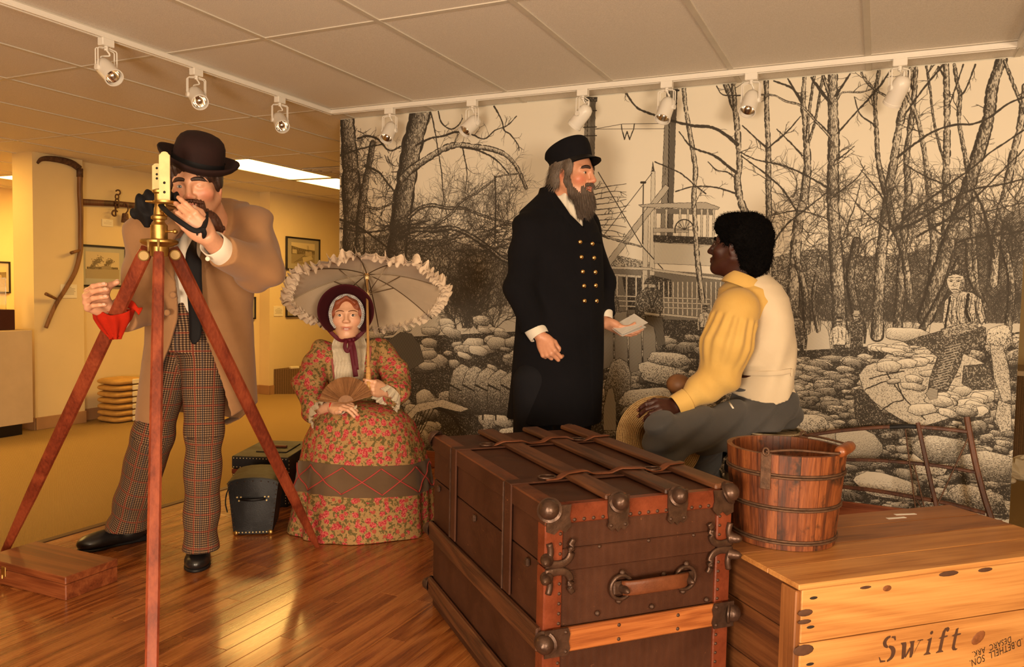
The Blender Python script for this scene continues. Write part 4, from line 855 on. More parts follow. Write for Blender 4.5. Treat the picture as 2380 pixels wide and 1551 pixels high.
for a, b in zip(zz[:-1], zz[1:]): cbox('plank', 0.006, CL, 0.0, 0.016, a+0.0012, b-0.0012, M['pine'])
for k in range(4):
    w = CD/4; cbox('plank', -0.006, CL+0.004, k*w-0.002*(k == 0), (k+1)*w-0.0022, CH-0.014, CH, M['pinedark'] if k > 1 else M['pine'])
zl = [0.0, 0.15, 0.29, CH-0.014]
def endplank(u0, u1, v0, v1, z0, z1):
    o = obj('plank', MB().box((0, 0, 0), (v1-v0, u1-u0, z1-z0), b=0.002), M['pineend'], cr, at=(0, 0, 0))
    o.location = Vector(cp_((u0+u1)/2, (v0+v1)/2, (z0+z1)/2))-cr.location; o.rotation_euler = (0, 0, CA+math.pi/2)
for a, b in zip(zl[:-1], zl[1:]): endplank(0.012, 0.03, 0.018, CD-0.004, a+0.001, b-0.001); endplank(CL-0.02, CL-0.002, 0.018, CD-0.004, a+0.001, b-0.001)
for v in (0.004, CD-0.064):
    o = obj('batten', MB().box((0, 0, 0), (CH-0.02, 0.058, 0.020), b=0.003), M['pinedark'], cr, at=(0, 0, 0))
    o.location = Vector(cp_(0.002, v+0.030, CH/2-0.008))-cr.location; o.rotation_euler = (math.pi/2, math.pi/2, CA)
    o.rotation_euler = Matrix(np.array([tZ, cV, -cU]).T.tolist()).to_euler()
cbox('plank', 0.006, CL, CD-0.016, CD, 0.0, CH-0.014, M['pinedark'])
ink = plain('stencil_ink', (0.075, 0.03, 0.014), 0.7, var=0.3, vs=30)
ink2 = plain('stencil_ink_dark', (0.02, 0.012, 0.008), 0.7)
# "Swift" drawn as stencil shapes in a 0..1 letter box (x right, y up, slanted)
def stroke2(pts, w, n=5):
    q = catmull([np.array((*p, 0.0)) for p in pts], n); q = np.array(q); L = []; Rr = []
    for i, p in enumerate(q):
        t = unit(q[min(i+1, len(q)-1)]-q[max(i-1, 0)]); nn = np.array((-t[1], t[0], 0)); f = i/(len(q)-1)
        ww = w(f) if callable(w) else w; L.append(p+nn*ww/2); Rr.append(p-nn*ww/2)
    return [(a[0], a[1]) for a in L+Rr[::-1]]
bul = lambda lo, hi: (lambda f: lo+(hi-lo)*math.sin(math.pi*f))
LET = []
def lt(poly, ox): LET.append([(x+ox, y) for x, y in poly])
lt(stroke2([(0.36, 0.985), (0.22, 0.93), (0.14, 0.80), (0.20, 0.66), (0.34, 0.56)], bul(0.07, 0.16)), 0); lt([(0.42, 0.98), (0.60, 0.97), (0.66, 0.80), (0.61, 0.79), (0.52, 0.90), (0.42, 0.92)], 0)
lt(stroke2([(0.38, 0.60), (0.56, 0.50), (0.66, 0.34), (0.62, 0.14), (0.44, 0.01)], bul(0.07, 0.19)), 0); lt([(0.0, 0.24), (0.05, 0.22), (0.14, 0.09), (0.36, 0.055), (0.36, 0.005), (0.12, 0.005)], 0)
for k in range(2): lt([(0.92+0.42*k, 0.66), (1.17+0.42*k, 0.66), (1.22+0.36*k, 0.56), (1.28+0.36*k, 0.16), (1.24+0.36*k, 0.0), (1.12+0.38*k, 0.0), (1.02+0.40*k, 0.54)], 0)
lt([(1.25, 0.07), (1.31, 0.02), (1.48, 0.36), (1.40, 0.42)], 0); lt([(1.66, 0.07), (1.72, 0.30), (1.86, 0.66), (1.98, 0.66), (1.86, 0.60), (1.72, 0.24)], 0); lt([(1.72, 0.66), (2.0, 0.66), (2.0, 0.62), (1.74, 0.62)], 0)
lt([(2.18, 0.60), (2.42, 0.68), (2.42, 0.10), (2.52, 0.03), (2.52, 0.0), (2.18, 0.0), (2.18, 0.03), (2.28, 0.10), (2.28, 0.56)], 0)
lt([(2.35+0.075*math.cos(t*0.52), 0.87+0.075*math.sin(t*0.52)) for t in range(12)], 0)
lt([(2.76, 0.58), (2.88, 0.64), (2.90, 0.84), (2.98, 0.97), (3.14, 1.0), (3.22, 0.92), (3.20, 0.82), (3.12, 0.80), (3.06, 0.88), (3.04, 0.80), (3.04, 0.66), (3.20, 0.66), (3.20, 0.60), (3.04, 0.58), (3.04, 0.10), (3.14, 0.03), (3.14, 0.0), (2.78, 0.0), (2.78, 0.03), (2.88, 0.10), (2.88, 0.56)], 0)
lt([(3.40, 0.60), (3.54, 0.66), (3.56, 0.86), (3.68, 0.90), (3.68, 0.66), (3.86, 0.66), (3.86, 0.60), (3.68, 0.58), (3.68, 0.16), (3.74, 0.06), (3.86, 0.04), (3.78, -0.02), (3.62, 0.0), (3.54, 0.10), (3.54, 0.56)], 0)
bl, tr_ = PZ(0, 0, 0), None
def onfront(px):                       # pixel -> (u, z) on the crate front plane
    r = ray(*px); n = cV; t = ((C0-CO)@n)/(r@n); q = CO+r*t-C0; return q@cU, q[2]
sw0 = onfront((2040, 1541)); sw1 = onfront((2226, 1512)); sc_ = (sw1[0]-sw0[0])/3.86; hs = onfront((2060, 1482))[1]-onfront((2055, 1541))[1]
mbs = MB()
for poly in LET:
    P2 = [(sw0[0]+(x*1.0+0.20*y-0.02)*sc_, sw0[1]+y*hs-0.001) for x, y in poly]
    a = sum(P2[i][0]*P2[(i+1) % len(P2)][1]-P2[(i+1) % len(P2)][0]*P2[i][1] for i in range(len(P2)))
    if a < 0: P2 = P2[::-1]
    mbs.add([cp_(x, -0.0006, z) for x, z in P2], [tuple(range(len(P2)))])
lo = obj('lettering', mbs, ink, cr); lo['label'] = 'stencilled word Swift'
m_ = lo.modifiers.new('tri', 'TRIANGULATE')
def textmesh(s, size, org, U, V, mat, par, sx=1.0, shear=0.0, name='lettering'):
    cu = bpy.data.curves.new('lettering', 'FONT'); cu.body = s; cu.size = size; cu.shear = shear; cu.space_character = 1.08
    to = bpy.data.objects.new('lettering_source', cu); COL.objects.link(to); dg = bpy.context.evaluated_depsgraph_get(); me = bpy.data.meshes.new_from_object(to.evaluated_get(dg))
    bpy.data.objects.remove(to, do_unlink=True)
    U = np.asarray(U)*sx; V = np.asarray(V); off = np.array(root_of(par).location)
    for v in me.vertices: v.co = Vector(org+U*v.co.x+V*v.co.y-off)
    me.materials.clear(); me.materials.append(mat); o = bpy.data.objects.new(name, me); COL.objects.link(o); o.parent = par; return o
def stencil(txt, p0, p1, hpx, dots=()):                # upside-down line running from pixel p0 (its start, right) to p1
    a, b = onfront(p0), onfront(p1); d = np.array((b[0]-a[0], b[1]-a[1])); L = np.linalg.norm(d); d /= L
    U = cU*d[0]+tZ*d[1]; V = -(cU*(-d[1])+tZ*d[0]) if d[0] > 0 else (cU*(-d[1])+tZ*d[0])
    V = np.cross(np.cross(U, V), U); V = V if V[2] < 0 else -V
    h = hpx; o = textmesh(txt, h/0.70, cp_(a[0], -0.0007, a[1]), U, V, ink2, cr)
    w = max((Vector(v.co)+cr.location-Vector(cp_(a[0], 0, a[1]))).dot(Vector(U)) for v in o.data.vertices)
    for v in o.data.vertices:
        q = Vector(v.co)+cr.location-Vector(cp_(a[0], -0.0007, a[1])); k = q.dot(Vector(U)); v.co = v.co+Vector(U)*(k*(L/w)-k)
    return o
s1 = stencil('.D.BETHELL  SON.', (2376, 1484), (2253, 1536), 0.020); s1['label'] = 'upside-down stencil line reading D. Bethell Son'
s2 = stencil('DESARC  ARK.', (2350, 1479), (2259, 1516), 0.017); s2['label'] = 'upside-down stencil line reading Desarc Ark'
# dark nail stains, knots and the scraps of white paper on the lid
for k in range(3):
    for z in (0.03, 0.085): obj('nail_stain', MB().ball(cp_(0.03+0.012*rnd.random(), -0.0002, zz[k]+z*1.3), (0.012, 0.0006, 0.004), RC, 10, 5), ink2, cr)
M['knot'] = plain('pine_knot', (0.22, 0.075, 0.024), 0.5, var=0.4, vs=60)
kq = onfront((2274, 1483)); obj('knot', MB().ball(cp_(kq[0], 0.0, kq[1]), (0.026, 0.0015, 0.015), RC@rotm((0, 1, 0), -0.5), 16, 6), M['knot'], cr, True)
for (u_, v_), rx_, rz_2, dk in (((2062, 1368), 0.014, 0.008, 0), ((2205, 1334), 0.034, 0.007, 1), ((2290, 1325), 0.026, 0.006, 1), ((2012, 1366), 0.018, 0.004, 1), ((1868, 1512), 0.030, 0.014, 1), ((1872, 1425), 0.022, 0.009, 1), ((1870, 1446), 0.020, 0.006, 1)):
    kq = onfront((u_, v_)); obj('knot' if not dk else 'dark_stain', MB().ball(cp_(kq[0], 0.0, kq[1]), (rx_, 0.0012, rz_2), RC, 14, 6), M['knot'] if not dk else ink, cr, True)
M['scrap'] = plain('white_paper_scrap', (0.8, 0.77, 0.7), 0.8)
for (a, b) in (((2062, 1206), (2104, 1203)), ((2080, 1197), (2128, 1195))):
    p, q = PZ(*a, CZ), PZ(*b, CZ); obj('paper_scrap', MB().box((p+q)/2+np.array((0, 0, 0.0006)), (np.linalg.norm(q-p), 0.012, 0.0008), np.array([unit(q-p), unit(np.cross((0, 0, 1), q-p)), (0, 0, 1)]).T), M['scrap'], cr)
# ------------------------------------------------------------------ wooden bucket on the crate
bc = PZ(1818, 1246, CZ)+np.array((0, 0, 0.0015)); bk = thing('wooden_bucket', 'old reddish stave bucket with wire hoops standing on the crate', 'bucket', bc)
BR0, BR1, BH = 0.141, 0.163, 0.262; NS = 18
def stave(n, r0, r1, h, th, bulge=0.0, rows=7, gap=0.012):
    a = math.pi/n-gap/2/r1*0.5; mb = MB(); V = []
    for i in range(rows):
        t = i/(rows-1); r = r0+(r1-r0)*t+bulge*math.sin(math.pi*t)
        for rr_ in (r, r-th):
            for k in (-1, -0.33, 0.33, 1): V.append((rr_*math.cos(a*k), rr_*math.sin(a*k), h*t))
    F = []
    for i in range(rows-1):
        b = i*8; c = b+8
        for k in range(3): F += [(b+k, b+k+1, c+k+1, c+k), (b+4+k+1, b+4+k, c+4+k, c+4+k+1)]
        F += [(b+3, b+7, c+7, c+3), (b+4, b, c, c+4)]
    F += [(0, 4, 5, 1), (1, 5, 6, 2), (2, 6, 7, 3)]; b = (rows-1)*8; F += [(b, b+1, b+5, b+4), (b+1, b+2, b+6, b+5), (b+2, b+3, b+7, b+6)]
    return mb.add(V, F)
me0 = obj('stave', stave(NS, BR0, BR1, BH, 0.015, gap=0.0016), M['bucket'], bk, at=(0, 0, 0))
for i in range(1, NS): inst(me0, 'stave', bk, rot=(0, 0, 2*math.pi*i/NS))
obj('bottom', MB().lathe([(0.13, 0.012), (0.13, 0.028)], 24, bc), M['bucket'], bk)
def hoop(c, r, rad, n=48, wob=0.0): return MB().tube([c+np.array((r*math.cos(a), r*math.sin(a), wob*math.sin(2*a))) for a in np.linspace(0, 2*math.pi, n, endpoint=False)], rad, 6, closed=True)
for z in (0.022, 0.115, 0.205):
    for dz in (-0.0035, 0.0035): obj('hoop', hoop(bc+np.array((0, 0, z+dz)), BR0+(BR1-BR0)*z/BH+0.002, 0.0034), M['rust'], bk, True)
# ears and bail
e1 = unit(np.array(PZ(1762, 1085, CZ+BH))-bc-np.array((0, 0, BH))); CRl = CM[0]*np.array((1, 1, 0)); CRl = unit(CRl); CFl = np.array((-CRl[1], CRl[0], 0)); e1 = unit(-CRl*0.60-CFl*0.80); a1 = math.atan2(e1[1], e1[0])
for a in (a1, a1+math.pi):
    d = np.array((math.cos(a), math.sin(a), 0)); s = np.cross(tZ, d)
    obj('ear', MB().box(bc+d*(BR1+0.002)+tZ*(BH-0.045), (0.004, 0.028, 0.10), np.array([d, s, tZ]).T, 0.0015), M['rust'], bk)
    obj('ear_ring', MB().tube([bc+d*(BR1+0.005)+tZ*(BH+0.008)+s*0.008*math.cos(q)+tZ*0.010*math.sin(q) for q in np.linspace(0, 6.28, 12, endpoint=False)], 0.003, 6, closed=True), M['rust'], bk, True)
dd = np.array((math.cos(a1), math.sin(a1), 0)); gr = PZ(1964, 1056, CZ+BH-0.004); gr = gr+0*gr
side = unit(gr-bc-tZ*(gr[2]-bc[2])); hl = catmull([bc+dd*(BR1+0.006)+tZ*(BH+0.008), bc+dd*BR1*0.75+side*0.06+tZ*(BH+0.012), gr-np.array((0, 0, -0.012))+dd*0.075*1.0-side*0.01, gr+tZ*0.012+dd*0.05, gr+tZ*0.012-dd*0.05, gr+tZ*0.012-dd*0.09-side*0.015, bc-dd*BR1*0.75+side*0.07+tZ*(BH+0.012), bc-dd*(BR1+0.006)+tZ*(BH+0.008)], 8)
obj('bail', MB().tube(hl, 0.0032, 8), M['rust'], bk, True)
obj('grip', MB().tube([gr+tZ*0.014+dd*x for x in (0.058, 0.052, 0.02, -0.02, -0.052, -0.058)], [0.013, 0.0155, 0.0165, 0.0165, 0.0155, 0.013], 14), M['slat2'], bk, True)
# ------------------------------------------------------------------ small barrel used as a seat
bq = PY(1784, 997, 3.28); BT = bq[2]; bq[2] = STZ; br_ = thing('small_barrel', 'pale grey stave barrel the man in the vest sits on', 'barrel', bq)
NB = 14; hB = BT-STZ
s0 = obj('stave', stave(NB, 0.142, 0.142, hB, 0.016, 0.024, 9, 0.004), M['barrel'], br_, at=(0, 0, 0))
for i in range(1, NB): inst(s0, 'stave', br_, rot=(0, 0, 2*math.pi*i/NB))
for k in range(4): 
    w = 0.064; y = (k-1.5)*w; hl_ = math.sqrt(max(0.002, 0.126**2-(abs(y)+w/2)**2))
    obj('head_board', MB().box(bq+np.array((0, y, hB-0.018)), (2*hl_, w-0.002, 0.014), b=0.002), M['barrel'], br_)
obj('head_rim', MB().lathe([(0.120, hB-0.026), (0.128, hB-0.026), (0.128, hB-0.012), (0.120, hB-0.012)], 32, bq, None, False), M['barrel'], br_)
for t in (0.03, 0.12, 0.28, 0.72, 0.88, 0.97):
    z = hB*t; r = 0.142+0.024*math.sin(math.pi*t)+0.0015; obj('hoop', MB().lathe([(r, z-0.014), (r+0.0025, z-0.014), (r+0.0025, z+0.014), (r, z+0.014)], 40, bq, None, False), M['iron'], br_, True, angle=40)
# ------------------------------------------------------------------ grain cradle leaning on the mural
gc0 = PY(2325, 1262, 4.0); gcr = thing('grain_cradle', 'dark wooden grain cradle frame with curved bars leaning on the mural', 'farm tool', (gc0[0], 4.02, STZ))
def gy(v): return 4.125-0.145*max(0, min(1, (v-968)/300))
def gp(u, v, dy=0.0): return PY(u, v, gy(v)+dy)
def bar(pts, w, name='bar', mat='oldwood', dy=0.0, up=(0, 1, 0)):
    q = catmull([gp(*p, dy) for p in pts], 8) if len(pts) > 2 else [gp(*p, dy) for p in pts]
    obj(name, MB().tube(q, w, 8, up=up, sq=0.7), M[mat], gcr, True, angle=40)
pe = gp(2320, 1235); pt = gp(2300, 1150); d_ = unit(pe-pt); foot = pe+d_*((pe[2]-STZ)/abs(d_[2]))*0.98
obj('post', MB().tube(catmull([gp(2247, 970), gp(2254, 1010), gp(2268, 1080), gp(2286, 1150), gp(2302, 1200), foot], 6), [(0.013, 0.014)]*31, 8, up=(0, 1, 0), sq=0.6), M['oldwood'], gcr, True, angle=40)
p2 = gp(2180, 1195); d_ = unit(p2-gp(2133, 985)); foot2 = p2+d_*((p2[2]-STZ)/abs(d_[2]))*0.97
obj('post', MB().tube([gp(2133, 983, -0.02), gp(2155, 1085, -0.02), p2+np.array((0, -0.02, 0)), foot2+np.array((0, -0.02, 0))], (0.010, 0.010), 8, up=(0, 1, 0), sq=0.6), M['oldwood'], gcr, True, angle=40)
bar([(1866, 1014), (1940, 1003), (2010, 996), (2075, 992), (2140, 993), (2200, 998), (2250, 1004)], [(0.009, 0.011)]*49)
bar([(1955, 1069), (2030, 1070), (2100, 1075), (2180, 1083), (2268, 1098)], [(0.008, 0.010)]*33); bar([(1950, 1131), (2030, 1140), (2120, 1155), (2200, 1170), (2290, 1193)], [(0.009, 0.011)]*33)
bar([(2068, 993), (2100, 991), (2130, 992)], [(0.0105, 0.013)]*17, 'leather_wrap', 'blackleather')
for a, b in (((2104, 998), (2132, 1215)), ((2124, 1078), (2156, 1212)), ((2250, 1018), (2160, 1215)), ((2128, 1160), (2165, 1215))): bar([a, b], 0.0035, 'rod', 'rust', -0.012)
# ------------------------------------------------------------------ surveyor's tripod and sighting compass
M['knob'] = plain('dull_brass_knob', (0.30, 0.19, 0.055), 0.5, 0.3, var=0.15); TD = 2.52; hd0 = P(370, 560, TD)
tri = thing('surveyor_tripod', 'reddish wooden surveying tripod topped by a brass sighting compass', 'tripod', (hd0[0], hd0[1], STZ))
ax = tZ
feet = [PZ(3, 1300, STZ), PZ(738, 1272, STZ)]
feet.append(PZ(350, 1700, STZ))
tops = [P(341, 580, TD+0.02), P(401, 580, TD+0.04), P(369, 590, TD-0.06)]
for k, (a, b) in enumerate(zip(tops, feet)):
    d = unit(b-a); L = np.linalg.norm(b-a); vdir = unit(a-CO); s = unit(np.cross(d, vdir)); n = np.cross(s, d); R = np.array([s, n, -d]).T
    mb = MB(); secs = [(0, 0.020, 0.017), (0.03, 0.0235, 0.018), (0.5*L, 0.0245, 0.017), (0.75*L, 0.0225 if k < 2 else 0.0245, 0.017), (L-0.06, 0.015 if k < 2 else 0.022, 0.013), (L, 0.009, 0.009)]
    mb.tube([a+d*t for t, _, _ in secs], [((w, h) if k < 2 else (w*0.74, h)) for _, w, h in secs], 8, up=tuple(n), sq=0.45)
    lg = obj('leg', mb, M['mahog'], tri, True, angle=35)
    if k < 2: 
        obj('clamp_knob', MB().lathe([(0.006, -0.045), (0.006, -0.02), (0.0165, -0.02), (0.018, -0.016), (0.018, -0.006), (0.0165, -0.003), (0.012, -0.004), (0.0005, -0.004)][::-1] if False else [(0.0004, 0.012), (0.014, 0.012), (0.0175, 0.009), (0.0175, -0.004), (0.012, -0.006), (0.004, -0.008), (0.004, -0.03)], 24, a+d*0.012-n*0.024*(1 if (n@vdir) > 0 else -1), np.array([s, np.cross(-vdir, s), -vdir]).T, False), M['knob'], tri, True, angle=40)
obj('head_plate', MB().lathe([(0.018, -0.052), (0.026, -0.05), (0.030, -0.02), (0.052, -0.012), (0.058, -0.006), (0.058, 0.000), (0.052, 0.004), (0.020, 0.005), (0.020, 0.008)], 32, hd0, None, True), M['brass'], tri, True, angle=35)
for k in (-1, 1): obj('thumb_screw', MB().tube([hd0+CM[0]*0.016*(0.4+k)+np.array((0, 0, -0.004))-CM[2]*0.055, hd0+CM[0]*0.016*(0.4+k)+np.array((0, 0, -0.040))-CM[2]*0.055], [0.0045, 0.003], 10), M['knob'], tri, True)
colp = [(0.026, 0.005), (0.026, 0.050), (0.022, 0.054), (0.017, 0.060), (0.017, 0.066), (0.024, 0.070), (0.024, 0.078), (0.016, 0.084), (0.015, 0.104), (0.013, 0.110), (0.013, 0.150), (0.020, 0.155), (0.020, 0.162), (0.010, 0.166)]
obj('column', MB().lathe(colp, 28, hd0, None, True), M['brass'], tri, True, angle=35)
obj('side_screw', MB().ball(hd0+CM[0]*0.027+np.array((0, 0, 0.088)), 0.011).tube([hd0+CM[0]*0.02+np.array((0, 0, 0.088)), hd0+CM[0]*0.035+np.array((0, 0, 0.088))], 0.004, 8), M['brass'], tri, True)
obj('side_screw', MB().tube([hd0+CM[0]*0.022+np.array((0, 0, 0.030)), hd0+CM[0]*0.052+np.array((0, 0, 0.030))], 0.004, 8).ball(hd0+CM[0]*0.052+np.array((0, 0, 0.030)), 0.008), M['brass'], tri, True)
cpz = P(383, 472, TD-0.02); sc_c = cpz
obj('compass_pan', MB().lathe([(0.010, -0.032), (0.014, -0.030), (0.016, -0.026), (0.008, -0.022), (0.008, -0.006), (0.030, -0.004), (0.034, 0.0), (0.034, 0.006), (0.0, 0.006)], 32, sc_c, None, True), M['brass'], tri, True, angle=35)
obj('compass_bar', MB().box(P(378, 476, TD+0.06), (0.024, 0.20, 0.006), np.array([unit(np.cross(CM[2], tZ)), unit(np.cross(tZ, np.cross(CM[2], tZ))), tZ]).T, 0.002).tube([hd0+np.array((0, 0, 0.16)), P(375, 478, TD+0.04)], 0.009, 12), M['brass'], tri, True, angle=35)
def vane(u0, u1, v0, v1, D, slots):
    a = P((u0+u1)/2, v1, D); b = P((u0+u1)/2, v0, D); U = unit(np.cross(CM[2], tZ)); N = np.cross(U, tZ); w = (u1-u0)/FPX*D/2; h = b[2]-a[2]
    poly = [(-w, 0), (w, 0), (w, h*0.93), (w*0.72, h*0.955), (w*0.55, h*0.985), (w*0.2, h), (-w*0.2, h), (-w*0.55, h*0.985), (-w*0.72, h*0.955), (-w, h*0.93)]
    v = obj('sight_vane', MB().prism(poly, 0.004, a, np.array([U, tZ, N]).T), M['palebrass'], tri)
    for t0, t1, ww in slots:
        mb = MB().box(a+tZ*h*(t0+t1)/2-CM[2]*0.003, (ww*w*2, max(0.0012, h*(t1-t0)), 0.002), np.array([U, tZ, N]).T)
        obj('slit', mb, M['blackleather'], v)
    return a, h, w, U, N, v
A1 = vane(371, 396, 354, 468, TD-0.02, [(0.02, 0.98, 0.035)]); A2 = vane(355, 377, 381, 460, TD+0.24, [(0.30, 0.55, 0.13), (0.62, 0.92, 0.13)])
for (A, fs) in ((A1, (0.18, 0.37)), (A2, (0.56, 0.68, 0.86))):
    for q in fs: obj('peep_hole', MB().ball(A[0]+tZ*A[1]*q-CM[2]*0.004, (0.0045, 0.0012, 0.0045), np.array([A[3], A[4], tZ]).T, 10, 6), M['blackleather'], A[5], True)
# ------------------------------------------------------------------ flat instrument case on the stage
bx = PZ(153, 1398, STZ); W1, D1, H1 = 0.455, 0.212, 0.086
ic = thing('instrument_case', 'flat reddish wooden case with brass latch lying by the tripod', 'wooden case', (bx[0]-W1/2, bx[1]+D1/2, STZ)); RI = rz(math.radians(1.5)); i0 = np.array((bx[0], bx[1], STZ))
def ib(name, x0, x1, y0, y1, z0, z1, mat, par=ic, b=0.003): return obj(name, MB().box(i0+RI@np.array(((x0+x1)/2, (y0+y1)/2, (z0+z1)/2)), (x1-x0, y1-y0, z1-z0), RI, b), mat, par)
ib('box', -W1, 0, 0, D1, 0, H1*0.66, M['casewood']); ib('lid', -W1-0.001, 0.001, -0.001, D1+0.001, H1*0.66+0.0015, H1, M['casewood'])
lt_ = ib('latch', -W1*0.72-0.014, -W1*0.72+0.010, -0.004, 0.0, H1*0.40, H1*0.82, M['brass'], b=0.001); ib('latch', -W1*0.72-0.006, -W1*0.72+0.001, -0.010, -0.004, H1*0.30, H1*0.50, M['brass'])
# ------------------------------------------------------------------ two studded black cases
fa = PZ(543, 1246, STZ); fb = PZ(632, 1243, STZ); kU = unit(fb-fa); kV = np.cross(tZ, kU); kw = np.linalg.norm(fb-fa)
k1 = thing('camera_case', 'small black leather case with domed top and brass studs', 'case', (fa+fb)/2+kV*0.13)
kL = 0.25; kH = 0.225; flare = 0.026; def_ = None
def kp(u, v, z): return fa+kU*u+kV*v+tZ*z
def ksec(v, gz=1.0):                                     # front outline, flared to the top, rounded crown
    pts = [(0, 0), (kw, 0), (kw+flare, kH)]
    for t in np.linspace(0, math.pi, 9)[1:-1]: pts.append((kw/2+(kw/2+flare)*math.cos(t), kH+0.028*math.sin(t)))
    pts.append((-flare, kH)); return pts
sec = ksec(0); n = len(sec)
obj('body', MB().add([kp(u, v, z+0.006) for v in (0, kL) for u, z in sec], [tuple(range(n)), tuple(range(n, 2*n))[::-1]]+[(i, n+i, n+(i+1) % n, (i+1) % n) for i in range(n)]), M['blackleather'], k1)
top = [(x*1.03-0.002, z*1.0+0.004) for x, z in sec if z > kH-0.05]; m = len(top)
obj('flap', MB().add([kp(u, v, z+0.008) for v in (-0.006, kL+0.004) for u, z in top]+[kp(u, v, z+0.004) for v in (-0.006, kL+0.004) for u, z in [(x*0.97+0.002, z) for x, z in top]], [(i, i+1, m+i+1, m+i) for i in range(m-1)]+[(2*m+i+1, 2*m+i, 3*m+i, 3*m+i+1) for i in range(m-1)]+[(i+1, i, 2*m+i, 2*m+i+1) for i in range(m-1)]+[(m+i, m+i+1, 3*m+i+1, 3*m+i) for i in range(m-1)]), M['olive'], k1, True, angle=50)
sm = MB()
for i in range(9): sm.ball(kp(kw*(0.14+0.09*i), -0.001, 0.014), 0.0035, None, 8, 5)
sm2 = MB()
for sg, u0 in ((1, 0), (-1, kw)):
    for i in range(11): t = i/10; sm2.ball(kp(u0-sg*flare*t+sg*0.005, -0.001, 0.02+(kH-0.02)*t), 0.0030, None, 8, 5)
for i in range(9):
    t = math.pi*(i+0.5)/9; sm2.ball(kp(kw/2+(kw/2+flare-0.005)*math.cos(t), -0.001, kH+0.022*math.sin(t)), 0.003, None, 8, 5)
obj('studs', sm, M['palebrass'], k1, True)['kind'] = 'stuff'; obj('edge_studs', sm2, M['iron'], k1, True)['kind'] = 'stuff'
for u in (0.008, kw-0.008): obj('corner_foot', MB().ball(kp(u, 0.004, 0.012), (0.014, 0.010, 0.013)), M['brass'], k1, True)
hn = [kp(kw*(0.18+0.64*t), -0.004-0.016*math.sin(math.pi*t), kH*0.74) for t in np.linspace(0, 1, 12)]
obj('handle', MB().tube(hn, 0.0065, 8), M['blackleather'], k1, True)
for u in (0.14, 0.86):
    for dx, dz in ((-0.008, 0.008), (0.008, 0.008), (0, -0.008)): obj('rivet', MB().ball(kp(kw*u+dx, -0.002, kH*0.74+dz), 0.0042, None, 8, 5), M['palebrass'], k1, True)
sp_ = catmull([kp(-flare*0.8, 0.05, kH), kp(-flare-0.012, 0.045, kH*0.8), kp(-flare-0.014, 0.03, kH*0.62), kp(-0.03, 0.02, kH*0.45)], 6); obj('strap', MB().tube(sp_, (0.009, 0.002), 6, up=tuple(kU), sq=0.5), M['blackleather'], k1, True)
ra = PZ(669, 1180, STZ); zt = None
rr0 = ray(669, 1064); kk = math.hypot(ra[0], ra[1])/math.hypot(rr0[0], rr0[1]); ztop = CAMZ+rr0[2]*kk
q1 = PZ(669, 1064, ztop); q0 = PZ(540, 1060, ztop); q2 = PZ(690, 1023, ztop); cUv = unit(q1-q0); cVv = np.cross(tZ, cUv); cw = np.linalg.norm(q1-q0); cdp = max(0.2, (PZ(565, 1022, ztop)-q0)@cVv)
k2 = thing('studded_chest', 'box-shaped black chest with brass studs behind the domed case', 'case', (q0+q1)/2*np.array((1, 1, 0))+tZ*STZ+cVv*cdp/2)
RK = np.array([cUv, cVv, tZ]).T
def k2b(name, u0, u1, v0, v1, z0, z1, mat, b=0.003, par=k2): return obj(name, MB().box(q0*np.array((1, 1, 0))+cUv*(u0+u1)/2+cVv*(v0+v1)/2+tZ*(z0+z1)/2, (u1-u0, v1-v0, z1-z0), RK, b), mat, par)
hz = ztop-STZ
k2b('body', 0, cw, 0, cdp, STZ, ztop-0.065, M['blackleather']); ld = k2b('lid', -0.002, cw+0.002, -0.002, cdp+0.002, ztop-0.062, ztop, M['olive'])
k2b('trim_band', -0.003, cw+0.003, -0.004, 0.004, ztop-0.09, ztop-0.066, M['leather'])
k2b('lid_front', -0.001, cw+0.001, -0.0035, 0.0, ztop-0.06, ztop-0.004, M['blackleather'])
k2b('lid_pad', cw*0.28, cw*0.85, cdp*0.25, cdp*0.8, ztop, ztop+0.006, M['olive']); k2b('lid_handle', cw*0.40, cw*0.74, cdp*0.5-0.012, cdp*0.5+0.012, ztop+0.006, ztop+0.018, M['leather2'], 0.006)
sm = MB()
for i in range(17):
    for z in (ztop-0.010, ztop-0.055, ztop-0.094): sm.ball(q0*np.array((1, 1, 0))+cUv*cw*(i+0.5)/17-cVv*0.004+tZ*z, 0.0024, None, 8, 5)
for i in range(12):
    for v in (0.01, cdp-0.01): sm.ball(q0*np.array((1, 1, 0))+cUv*(cw+0.002)+cVv*v+tZ*(STZ+0.02+(hz-0.04)*i/11), 0.0024, None, 8, 5)
    for u in (0.01, cw-0.01): sm.ball(q0*np.array((1, 1, 0))+cUv*u-cVv*0.002+tZ*(STZ+0.02+(hz-0.1)*i/11), 0.0022, None, 8, 5)
obj('studs', sm, M['palebrass'], k2, True)['kind'] = 'stuff'
